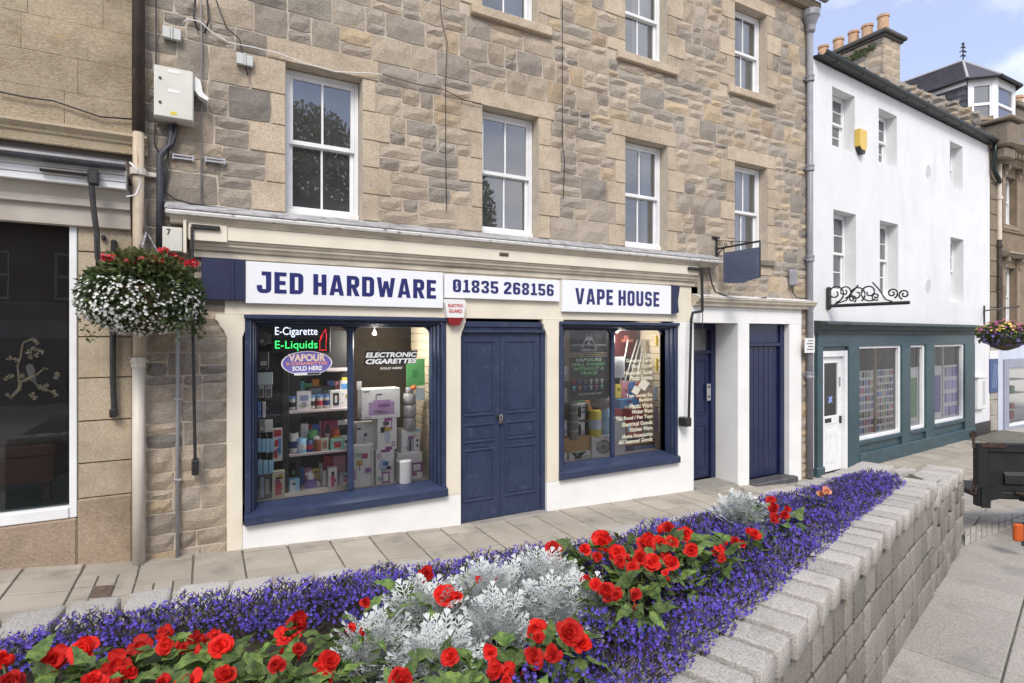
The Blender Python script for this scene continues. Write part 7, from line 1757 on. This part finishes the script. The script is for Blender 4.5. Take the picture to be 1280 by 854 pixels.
# appliance cartons on the right-hand side
yB = GY + .16
def pic_iron(c): return [(.18,.12,.85,.55,LIL),(.3,.5,.75,.62,LIL),(.35,.62,.39,.8,(.3,.3,.32)),(.38,.78,.52,.83,BLK),(.4,.18,.7,.24,(.3,.18,.38)),(.04,.9,.2,.93,BLK),(.05,.06,.25,.09,(.4,.4,.42))]
z1 = SHOPF
carton(470, 563, 493, 612, yB-.02, .26, WHT, 'white carton with purple bands at the bottom of the right display stack', 'box', [(.3,.0,.75,.34,PUR),(.38,.06,.66,.28,WHT),(.25,.92,.75,1.0,PUR),(.06,.74,.26,.90,PUR,'o'),(.1,.77,.22,.87,WHT,'o'),(.15,.35,.6,.74,(.42,.5,.68),'o'),(.55,.4,.8,.5,BLK)], sit=z1)
carton(472, 523, 496, 563, yB-.02, .24, WHT, 'white carton with purple corner stacked second in the right display', 'box', [(.35,.62,.75,1.0,PUR),(.42,.66,.7,.9,WHT),(.4,.0,.75,.1,PUR),(.35,.2,.65,.62,(.45,.5,.65),'o'),(.72,.1,.92,.26,PUR,'o'),(.76,.13,.88,.23,WHT,'o'),(.15,.55,.35,.72,BLK)], sit=F(480,563,yB-.02)[1]+.001)
carton(452, 487, 500, 523, yB-.03, .20, WHT, 'wide white carton with lilac appliance picture on top of the stack', 'box', pic_iron(0), sit=F(480,523,yB-.02)[1]+.002)
carton(441, 558, 467, 609, GY+.10, .12, (.66,.66,.65), 'white carton leaning upright beside the mullion', 'box', [(.82,.0,1,1,(.5,.5,.5)),(.3,.4,.34,.55,BLK),(.0,.2,.15,.45,LIL)], sit=z1)
carton(446, 530, 470, 575, yB+.16, .2, WHT, 'white carton with lilac appliance partly hidden behind the leaning box', 'box', pic_iron(1), sit=z1)
carton(497, 568, 528, 606, yB, .22, WHT, 'white carton with purple band behind the steel bin', 'box', [(.5,.25,1,.62,PUR),(.62,.32,.92,.55,WHT),(.0,.3,.2,.6,PUR)], sit=z1)
bottle(505, 606, 574, 20, yB-.10, [(.95,0),(1,.03),(1,.9),(1.03,.92),(1.03,.97),(.9,1)], STL, 'stainless steel bin at the right of the left display window', 'bin', sit=z1, name='steel_bin')
carton(502, 538, 525, 570, yB+.01, .2, WHT, 'white carton with steel bin picture and blue corner', 'box', [(.3,.15,.65,.65,(.35,.38,.45)),(.42,.15,.5,.65,BLK),(.75,.9,1,1,LBL),(.8,.3,.9,.4,BLK),(.8,.5,.9,.6,BLK)], sit=F(505,570,yB)[1]+.002)
for i, (yb_, yt_) in enumerate(((538,522),(521,506),(505,492),(491,484))):
    bottle(512, yb_, yt_, 16-2*i*(i>2), yB+.06, [(.95,0),(1,.05),(1,.8),(.92,.85),(.95,1)], (.30,.30,.32), ['lowest','second','third','topmost'][i] + ' canister in the steel stack above the bin cartons', 'canister', name='canister', cap=((.55,.55,.56),.8,.3,.72))
carton(508, 449, 531, 482, GY+.13, .004, GRN, 'light green paper tag hanging in the left display window', 'tag', [(.3,.3,.6,.6,(.07,.3,.1))], name='paper_tag')
carton(520, 485, 531, 500, GY+.13, .004, (.5,.6,.65), 'pale blue paper tag hanging in the left display window', 'tag', name='paper_tag')
bottle(517, 488, 481, 8, GY+.14, [(.3,0),(.9,.3),(1,.6),(.6,.95),(.1,1)], (.7,.22,.06), 'small orange ball hanging in the left display window', 'ball', name='orange_ball')
carton(446, 477, 452, 487, GY+.02, .003, WHT, 'tiny white card on the glass of the left display window', 'card', name='card')
bottle(468, 419, 409, 6, GY+.25, [(.2,1),(.3,.8),(1,.3),(.8,.05),(.2,0)][::-1], WHT, 'bare light bulb hanging in the left display window', 'bulb', name='light_bulb')
add_fill_light(468, 416, 'left')
add_fill_light(771, 412, 'right')
# illuminated sign
yL = GY + .05
x0_, z1_ = F(340,406,yL); x1_, z0_ = F(413,441,yL)
led = root('led_sign', ((x0_+x1_)/2, yL, z0_), 'illuminated E-Cigarette E-Liquids sign in the left display window', 'sign')
s_ = MB(); s_.bbox(x0_, x1_, yL, yL+.02, z0_, z1_, b=.004); s_.build('panel', cm((.006,.006,.008)), led)
E_w, E_g, E_r = emit('led_white', (.75,.80,1), 1.0), emit('led_green', (.05,.9,.18), .9), emit('led_red', (1,.03,.04), .8)
W_, H_ = x1_-x0_, z1_-z0_
text('white_letters', 'E-Cigarette', x0_+W_*.05, z0_+H_*.56, W_*.72, H_*.36, yL-.003, E_w, led, bold=.0)
text('green_letters', 'E-Liquids', x0_+W_*.05, z0_+H_*.08, W_*.72, H_*.36, yL-.003, E_g, led, bold=.0)
s_ = MB(); bx0, bx1 = x0_+W_*.81, x0_+W_*.93
pts = [(bx0,z0_+H_*.1),(bx1,z0_+H_*.1),(bx1,z0_+H_*.42),(bx0+(bx1-bx0)*.75,z0_+H_*.55),(bx0+(bx1-bx0)*.85,z0_+H_*.85)]
outl = [(bx0,.1),(bx0,.42),(bx0+.015,.55),(bx0+.02,.62),(bx1-.01,.85),(bx1,.62),(bx1-.005,.42),(bx1-.005,.1),(bx0,.1)]
for (a, za), (b, zb) in zip(outl, outl[1:]):
    n_ = 5
    for k_ in range(n_):
        t = k_/n_; xx, zz = a+(b-a)*t, z0_+H_*(za+(zb-za)*t); s_.poly([(xx+.0055*math.cos(q*1.047), yL-.003, zz+.0055*math.sin(q*1.047)) for q in range(6)])
s_.build('bottle_outline', E_r, led)
# window stickers
yG = GY - .004
def sticker_root(px, py, label): x_, z_ = F(px, py, yG); return root('window_sticker', (x_, yG, z_), label, 'sticker')
st = sticker_root(384, 455, 'purple oval sticker reading VAPOUR E-CIGARETTES SOLD HERE')
cx_, cz_ = F(384, 454, yG); a_, b_ = 32*cx_/ (384-640) if False else (F(416,454,yG)[0]-F(352,454,yG)[0])/2, (F(384,440,yG)[1]-F(384,470,yG)[1])/2
def ell(k, y_, m_): s_ = MB(); s_.poly([(cx_+a_*k*math.cos(q*.196), y_, cz_+b_*k*math.sin(q*.196)) for q in range(32)]); return s_.build('oval', m_, st)
ell(1, yG, cm((.75,.75,.8))); ell(.95, yG-.001, cm((.16,.13,.42)))
text('lettering', 'VAPOUR', cx_-a_*.72, cz_+b_*.15, a_*1.44, b_*.62, yG-.0025, cm((.80,.62,.52)), st, bold=.04)
text('lettering', 'E-CIGARETTES', cx_-a_*.80, cz_-b_*.14, a_*1.6, b_*.24, yG-.0025, cm((.75,.32,.18)), st, bold=.03)
text('lettering', 'SOLD HERE', cx_-a_*.58, cz_-b_*.62, a_*1.16, b_*.38, yG-.0025, cm((.85,.85,.85)), st, bold=.03)
s_ = MB(); s_.quad((cx_-a_*.5,yG-.002,cz_-b_*1.0),(cx_+a_*.52,yG-.002,cz_-b_*1.0),(cx_+a_*.52,yG-.002,cz_-b_*.78),(cx_-a_*.5,yG-.002,cz_-b_*.78)); s_.build('stick', cm(WHT), st)
s_ = MB(); s_.quad((cx_+a_*.0,yG-.003,cz_-b_*.97),(cx_+a_*.5,yG-.003,cz_-b_*.97),(cx_+a_*.5,yG-.003,cz_-b_*.81),(cx_,yG-.003,cz_-b_*.81)); s_.build('stick_print', cm(BLK), st)
st = sticker_root(489, 450, 'white sticker reading ELECTRONIC CIGARETTES SOLD HERE')
x0_, x1_ = F(457,448,yG)[0], F(521,448,yG)[0]; zA, zB, zC, zD_ = F(457,440,yG)[1], F(457,448,yG)[1], F(457,456,yG)[1], F(480,459,yG)[1]
s_ = MB(); s_.prism([(x0_-.02,zC-.01),(x1_-.02,zC+.0),(x1_+.01,zA+.01),(x0_-.005,zA+.01)], yG+.0005, yG+.0015); s_.build('outline', cm((.015,.015,.017)), st)
text('lettering', 'ELECTRONIC', x0_, zB+.006, x1_-x0_, (zA-zB)*.82, yG-.002, cm((.80,.80,.80)), st, bold=.045, shear=.2); text('lettering', 'CIGARETTES', x0_, zC+.004, x1_-x0_, (zB-zC)*.82, yG-.002, cm((.80,.80,.80)), st, bold=.045, shear=.2)
text('lettering', 'SOLD HERE', F(475,459,yG)[0], F(475,462,yG)[1], F(503,459,yG)[0]-F(475,459,yG)[0], .025, yG-.002, cm((.78,.78,.78)), st, bold=.02, shear=.2)
# ---- right window
po = carton(712, 411, 760, 498, GY+.06, .003, (.02,.02,.024), 'dark vape poster with white alien head and green slogan', 'poster', [(.05,.76,.95,.78,(.4,.42,.46)),(.0,.605,.97,.665,(.6,.6,.6)),(.015,.612,.955,.658,(.02,.02,.02))], name='poster')
xa, zt = F(712,411,GY+.06); xb, zb = F(760,498,GY+.06); W_, H_ = xb-xa, zt-zb; yP = GY+.06-.006
s_ = MB(); cxx, czz = xa+W_*.49, zb+H_*.83
s_.poly([(cxx+W_*.095*math.cos(q*.3927)*(1 if math.sin(q*.3927) > -.2 else .62), yP, czz+H_*.065*math.sin(q*.3927)) for q in range(16)]); s_.build('alien_head', cm((.75,.76,.76)), po)
s_ = MB()
for sg in (-1,1): s_.poly([(cxx+sg*W_*(.045+.035*math.cos(q*.785))+0, yP-.001, czz-H_*.012+H_*.022*math.sin(q*.785)+sg*W_*.02*math.cos(q*.785)) for q in range(8)])
s_.build('alien_eyes', cm(BLK), po)
s_ = MB(); s_.prism([(cxx-W_*.2,zb+H_*.73),(cxx-W_*.17,zb+H_*.73),(cxx-W_*.03,zb+H_*.93),(cxx-W_*.05,zb+H_*.93)], yP-.001, yP); s_.prism([(cxx+W_*.17,zb+H_*.73),(cxx+W_*.2,zb+H_*.73),(cxx+W_*.05,zb+H_*.93),(cxx+W_*.03,zb+H_*.93)], yP-.001, yP); s_.build('triangle', cm((.6,.62,.65)), po)
text('lettering', 'AREA 51', xa+W_*.27, zb+H_*.685, W_*.42, H_*.035, yP, cm((.75,.75,.75)), po, bold=.03, shear=.25)
text('lettering', 'TOP STREET VAPOURERS.ORG', xa+W_*.04, zb+H_*.622, W_*.88, H_*.026, yP, cm((.72,.55,.1)), po, bold=.02)
LG = cm((.30,.75,.32))
for i, (t_s, wf) in enumerate((('VAPOURS',.68),('WILL VANISH',.88),('WITHOUT A',.78),('TRACE',.46))):
    text('lettering', t_s, xa+W_*(.49-wf/2), zb+H_*(.54-.062*i), W_*wf, H_*.046, yP, LG if i else cm((.65,.85,.65)), po, bold=.03, shear=.25)
for i in range(6):
    for j in range(2):
        s_ = MB(); c = [((.5,.05,.06),(.18,.12,.35),(.2,.2,.22),(.7,.7,.7),(.6,.6,.55),(.65,.65,.7)),((.3,.6,.65),(.65,.3,.08),(.12,.18,.5),(.6,.65,.6),(.6,.12,.4),(.3,.6,.35))][j][i]
        u = xa+W_*(.07+.145*i); v = zb+H_*(.25-.085*j); s_.poly([(u+W_*.045*math.cos(q*.785)+W_*.04, yP, v+H_*.022+H_*.020*math.sin(q*.785)) for q in range(8)]); s_.quad((u+W_*.01,yP,v-H_*.025),(u+W_*.07,yP,v-H_*.025),(u+W_*.055,yP,v),(u+W_*.025,yP,v)); s_.build('flavour_icon', cm(c), po)
text('lettering', 'VAPOURSTREET.ORG', xa+W_*.20, zb+H_*.07, W_*.62, H_*.025, yP, cm((.75,.75,.75)), po, bold=.02)
yR = GY + .14
z2 = gzb - .02
def cl(*a, **k): return carton(*a, **k)
for i, (yb_, yt_) in enumerate(((549,537),(537,526),(526,515),(515,505),(505,498))):
    bottle(716, yb_, yt_, 14-i*.8, yR+.04, [(.9,0),(1,.06),(1,.85),(1.05,.87),(1.05,.98),(.95,1)], (.33,.34,.33), ['lowest','second','third','fourth','topmost'][i] + ' clear tub in the stack left of the yellow roll', 'tub', name='storage_tub', cap=((.5,.5,.5),1.06,.86,.97))
bread = carton(701, 548, 741, 567, yR+.02, .2, TAN, 'wooden roll-top bread bin in the right display window', 'bread bin', [(.62,.78,.66,.84,(.35,.22,.1))], name='bread_bin')
carton(712, 566, 741, 581, yR+.0, .2, WHT, 'white carton with black cow drawing under the bread bin', 'box', [(.15,.35,.6,.85,BLK,'o'),(.08,.7,.25,.95,BLK),(.5,.7,.68,.95,BLK),(.2,.05,.5,.4,BLK),(.28,.5,.36,.7,(.4,.5,.7))], sit=z2)
bottle(704, 580, 566, 9, yR, [(.9,0),(1,.1),(1,.9),(.9,1)], WHT, 'white china mug beside the cow carton', 'mug', sit=z2, name='mug')
carton(740, 546, 764, 577, yR-.03, .05, WHT, 'white boxed tray with round silver picture', 'box', [(.2,.12,.98,.80,(.26,.26,.24),'o'),(.28,.2,.88,.72,(.45,.45,.43),'o'),(.45,.36,.7,.56,(.25,.25,.24),'o'),(.35,.86,.95,.9,(.4,.4,.4))], sit=z2)
for i, (a, b) in enumerate(((505,524),(528,549))): carton(722, a, 735, b, yR+.08, .1, WHT, ('upper' if i == 0 else 'lower') + ' black and white carton left of the yellow roll', 'box', [(.0,.1,.35,.9,BLK,'o'),(.68,.0,1,1,BLK)])
bottle(743.5, 546, 512, 17, yR+.04, [(.85,0),(1,.05),(1,.95),(.8,1)], YEL, 'yellow plastic wrapped roll with blue and white label', 'roll', name='yellow_roll')
s_ = MB(); x_, zq = F(743.5,536,yR+.04); zr = F(743.5,524,yR+.04)[1]; rr = 8.8*(x_*SP+(yR+.04)*CP)/FPX; s_.lathe([(rr,0),(rr,zr-zq)], 14, (x_,yR+.04,zq)); s_.build('label_band', cm((.55,.62,.75)), bpy.data.objects['yellow_roll'])
bottle(757, 546, 510, 14, yR+.07, [(.8,0),(1,.06),(1,.9),(.6,1)], LBL, 'light blue plastic wrapped pack beside the yellow roll', 'packet', name='blue_pack')
bottle(750, 512, 494, 26, yR+.12, [(.5,0),(.9,.25),(1,.6),(.8,.95),(.3,1)], (.22,.20,.20), 'clear bowl with pink lining above the yellow roll', 'bowl', name='bowl')
carton(752, 497, 762, 511, yR+.02, .01, PNK, 'pink packet beside the clear bowl', 'packet', name='packet')
for i, (a, b, c, d_) in enumerate(((701,420,706,436),(700,458,711,476),(701,486,709,503),(702,526,709,545))): carton(a, b, c, d_, GY+.10, .01, [(.45,.48,.5),(.62,.60,.60),(.5,.5,.48),(.55,.58,.66)][i], ['topmost','second','third','lowest'][i] + ' white hanging packet at the left side of the right window', 'packet', [(.2,.1,.8,.4,(.35,.3,.3))], name='hanging_packet')
carton(768, 446, 781, 472, GY+.03, .002, (.78,.78,.80), 'white printed opening hours sheet taped inside the right window', 'notice', [(.2,.8,.8,.82,(.3,.3,.3)),(.3,.72,.7,.74,(.3,.3,.3))] + [(.12,.6-.06*i,.85-.2*(i%2),.612-.06*i,(.4,.4,.4)) for i in range(8)], name='notice_sheet')
carton(768, 409, 797, 446, GY+.45, .01, (.06,.010,.010), 'dark red picture poster at the back of the right window', 'poster', [(.3,.5,.8,.6,(.3,.1,.08)),(.4,.6,.6,.72,(.3,.1,.08))], name='red_poster')
carton(768, 523, 782, 573, yR, .14, (.58,.60,.62), 'pale grey plastic crate standing in the right window', 'crate', [(.0,.55,1,.57,(.45,.47,.5)),(.02,.93,.3,.97,BLK)], sit=z2, name='plastic_crate')
carton(783, 553, 821, 576, yR+.04, .2, (.035,.03,.08), 'folded dark blanket with rainbow stripes in the right window', 'blanket', [(.0,.8,.98,.87,REDc),(.0,.73,.98,.8,YEL),(.0,.66,.98,.73,(.5,.2,.05)),(.25,.08,.95,.4,(.12,.16,.38)),(.25,.42,.95,.48,(.3,.32,.5))], sit=z2, name='blanket')
carton(769, 512, 806, 526, yR+.16, .2, (.28,.03,.035), 'dark red box behind the crate in the right window', 'box', [(.5,.1,1,.9,(.42,.06,.05))])
carton(776, 500, 797, 514, yR+.18, .15, BLU, 'blue and white carton behind the lettering in the right window', 'box', [(.2,.0,.8,.5,WHT)])
carton(784, 528, 803, 546, yR+.15, .15, (.55,.14,.08), 'orange red carton behind the window lettering', 'box', [(.0,.4,.2,.9,LBL)])
carton(804, 530, 820, 553, yR+.15, .15, (.40,.42,.36), 'grey green carton right of the orange red carton', 'box', [(.1,.1,.9,.4,(.25,.25,.2))])
carton(806, 497, 818, 518, yR+.12, .1, (.62,.38,.10), 'amber packet on the right of the right window', 'packet', [(.2,.2,.8,.6,REDc)], name='packet')
carton(820, 508, 826, 540, GY+.11, .03, (.35,.22,.42), 'lilac packet hanging at the right side of the right window', 'packet', name='hanging_packet')
carton(818, 483, 826, 500, GY+.11, .02, (.45,.58,.72), 'pale blue packet hanging at the right side of the right window', 'packet', [(.2,.2,.8,.6,WHT)], name='hanging_packet')
for i, (a, b) in enumerate(((420,432),(448,464))): carton(820, a, 824, b, GY+.10, .02, YEL, ('upper' if i == 0 else 'lower') + ' yellow packet hanging at the right side of the right window', 'packet', name='hanging_packet')
for i, (xa_, xb_) in enumerate(((797,780),(801,786),(805,795),(785,775))):
    a = F(xa_, 425, GY+.3); b = F(xb_, 480, GY+.12); s_ = MB(); s_.tube([(a[0],GY+.3,a[1]),(b[0],GY+.12,b[1])], .012, 6); s_.build('broom_handle', cm((.24,.24,.24)), None, ['longest','second','third','shortest'][i] + ' pale broom handle leaning in the right window', 'broom')
lst = root('window_lettering', (F(800,500,yG)[0], yG, z2), 'column of cream product names lettered on the right window glass', 'lettering')
CR = cm((.78,.74,.58)); xr = F(815.5,500,yG)[0]
names = [(444,'Gifts'),(451,'Greeting Cards'),(458,'Party Goods'),(465,'Household Goods'),(472,'Photo Frames'),(494,'Toys Games Etc'),(500,'Bedding'),(506.5,'Plastic Ware'),(513,'Wicker Ware'),(521,'Pet Food / Pet Toys'),(527.5,'Electrical Goods'),(534.5,'Kitchen Ware'),(542,'Home Accessories'),(548.5,'All Seasonal Goods')]
for py, t_s in names:
    z_ = F(815,py+2.6,yG)[1]; h_ = .072 if 'g' in t_s or 'y' in t_s or 'P' in t_s else .062
    w_ = (F(815.5,500,yG)[0]-F(815.5-2.35*len(t_s),500,yG)[0])
    text('product_name', t_s, xr, z_, w_, h_, yG, CR, lst, bold=.02, align='R')
for i, (a, b, c, d_) in enumerate(((789,482,801,494),(797,474,812,488))):
    xa, zt = F(a,b,yG-.006); xb, zb = F(c,d_,yG-.006); s_ = MB(); s_.prism([(xa,(zt+zb)/2-.02),((xa+xb)/2+.02,zb),(xb,(zt+zb)/2+.02),((xa+xb)/2-.02,zt)], yG-.008, yG-.005); s_.build('paper_note', cm((.62,.58,.48)), None, ('left' if i == 0 else 'right') + ' cream paper note stuck over the window lettering', 'note')

# ================================================================== OPPOSITE SIDE OF THE STREET (seen mirrored in the glass)
M_op = mat('opposite_sandstone', (.16,.10,.07), .9, (.11,.075,.055), 2, bump=.4, bs=30)
op = root('opposite_building', (2, -11.5, -.6), 'brown sandstone terrace across the street, mirrored in the shop windows', 'building')
holes_o = [(-9+2.1*i, -9+2.1*i+.95, z0, z0+1.6) for i in range(12) for z0 in (2.9,)]
s_ = MB(); holed_wall(s_, -12, 18, -1, 5.6, 0, holes_o, .2); MO = Matrix.Translation((0,-11.5,0)) @ Matrix.Rotation(math.pi,4,'Z'); s_.build('wall', M_op, op, frame=MO)
for a, b, c, d_ in holes_o:
    s_ = MB(); s_.bbox(a,a+.07,.1,.16,c,d_); s_.bbox(b-.07,b,.1,.16,c,d_); s_.bbox(a+.07,b-.07,.1,.16,d_-.07,d_); s_.bbox(a+.07,b-.07,.1,.16,c,c+.08); s_.bbox(a+.07,b-.07,.1,.16,(c+d_)/2-.03,(c+d_)/2+.03); w_ = s_.build('window', M_sash, op, frame=MO)
    s_ = MB(); s_.quad((a,.17,c),(b,.17,c),(b,.17,d_),(a,.17,d_)); s_.build('pane', cm((.05,.055,.06), .1), w_, frame=MO)
s_ = MB(); s_.bbox(-12,18,-.12,-.003,1.6,2.2); s_.build('fascia', cm((.22,.22,.25)), op, frame=MO)
s_ = MB(); s_.bbox(-12,18,-.05,-.003,-.9,1.598); s_.build('shopfront', cm((.03,.022,.02)), op, frame=MO)
s_ = MB(); s_.quad((-12,-.3,5.6),(18,-.3,5.6),(18,4,8.4),(-12,4,8.4)); s_.build('roof', M_slate, op, frame=MO)
M_trl = mat('tree_leaf', (.16,.18,.11), .7, attr=True, sss=.45); M_bark = mat('bark', (.06,.05,.04), .9)
for (tx, ty_, h, lb_) in ((4.6,-17.5,13.5,'tall broad tree behind the opposite terrace, mirrored in the first window'),(12.5,-18,12.5,'second broad tree behind the opposite terrace, mirrored in the second window')):
    t_ = root('tree', (tx,ty_,-.6), lb_, 'tree'); s_ = MB(); s_.tube([(tx,ty_,-.8),(tx+.2,ty_,3),(tx,ty_,6),(tx+.3,ty_,h-2)], [.35,.28,.2,.06], 10)
    for q in range(7): a = q*.9; s_.tube([(tx,ty_,4+q*.7),(tx+1.6*math.cos(a),ty_+1.6*math.sin(a),6+q*.7)], [.1,.03], 6)
    s_.build('trunk', M_bark, t_)
    leaf_blob(t_, 'crown', (tx,ty_,h-4), 2.9, 2.9, 4.0, 13000, .24, M_trl, surf=.1)
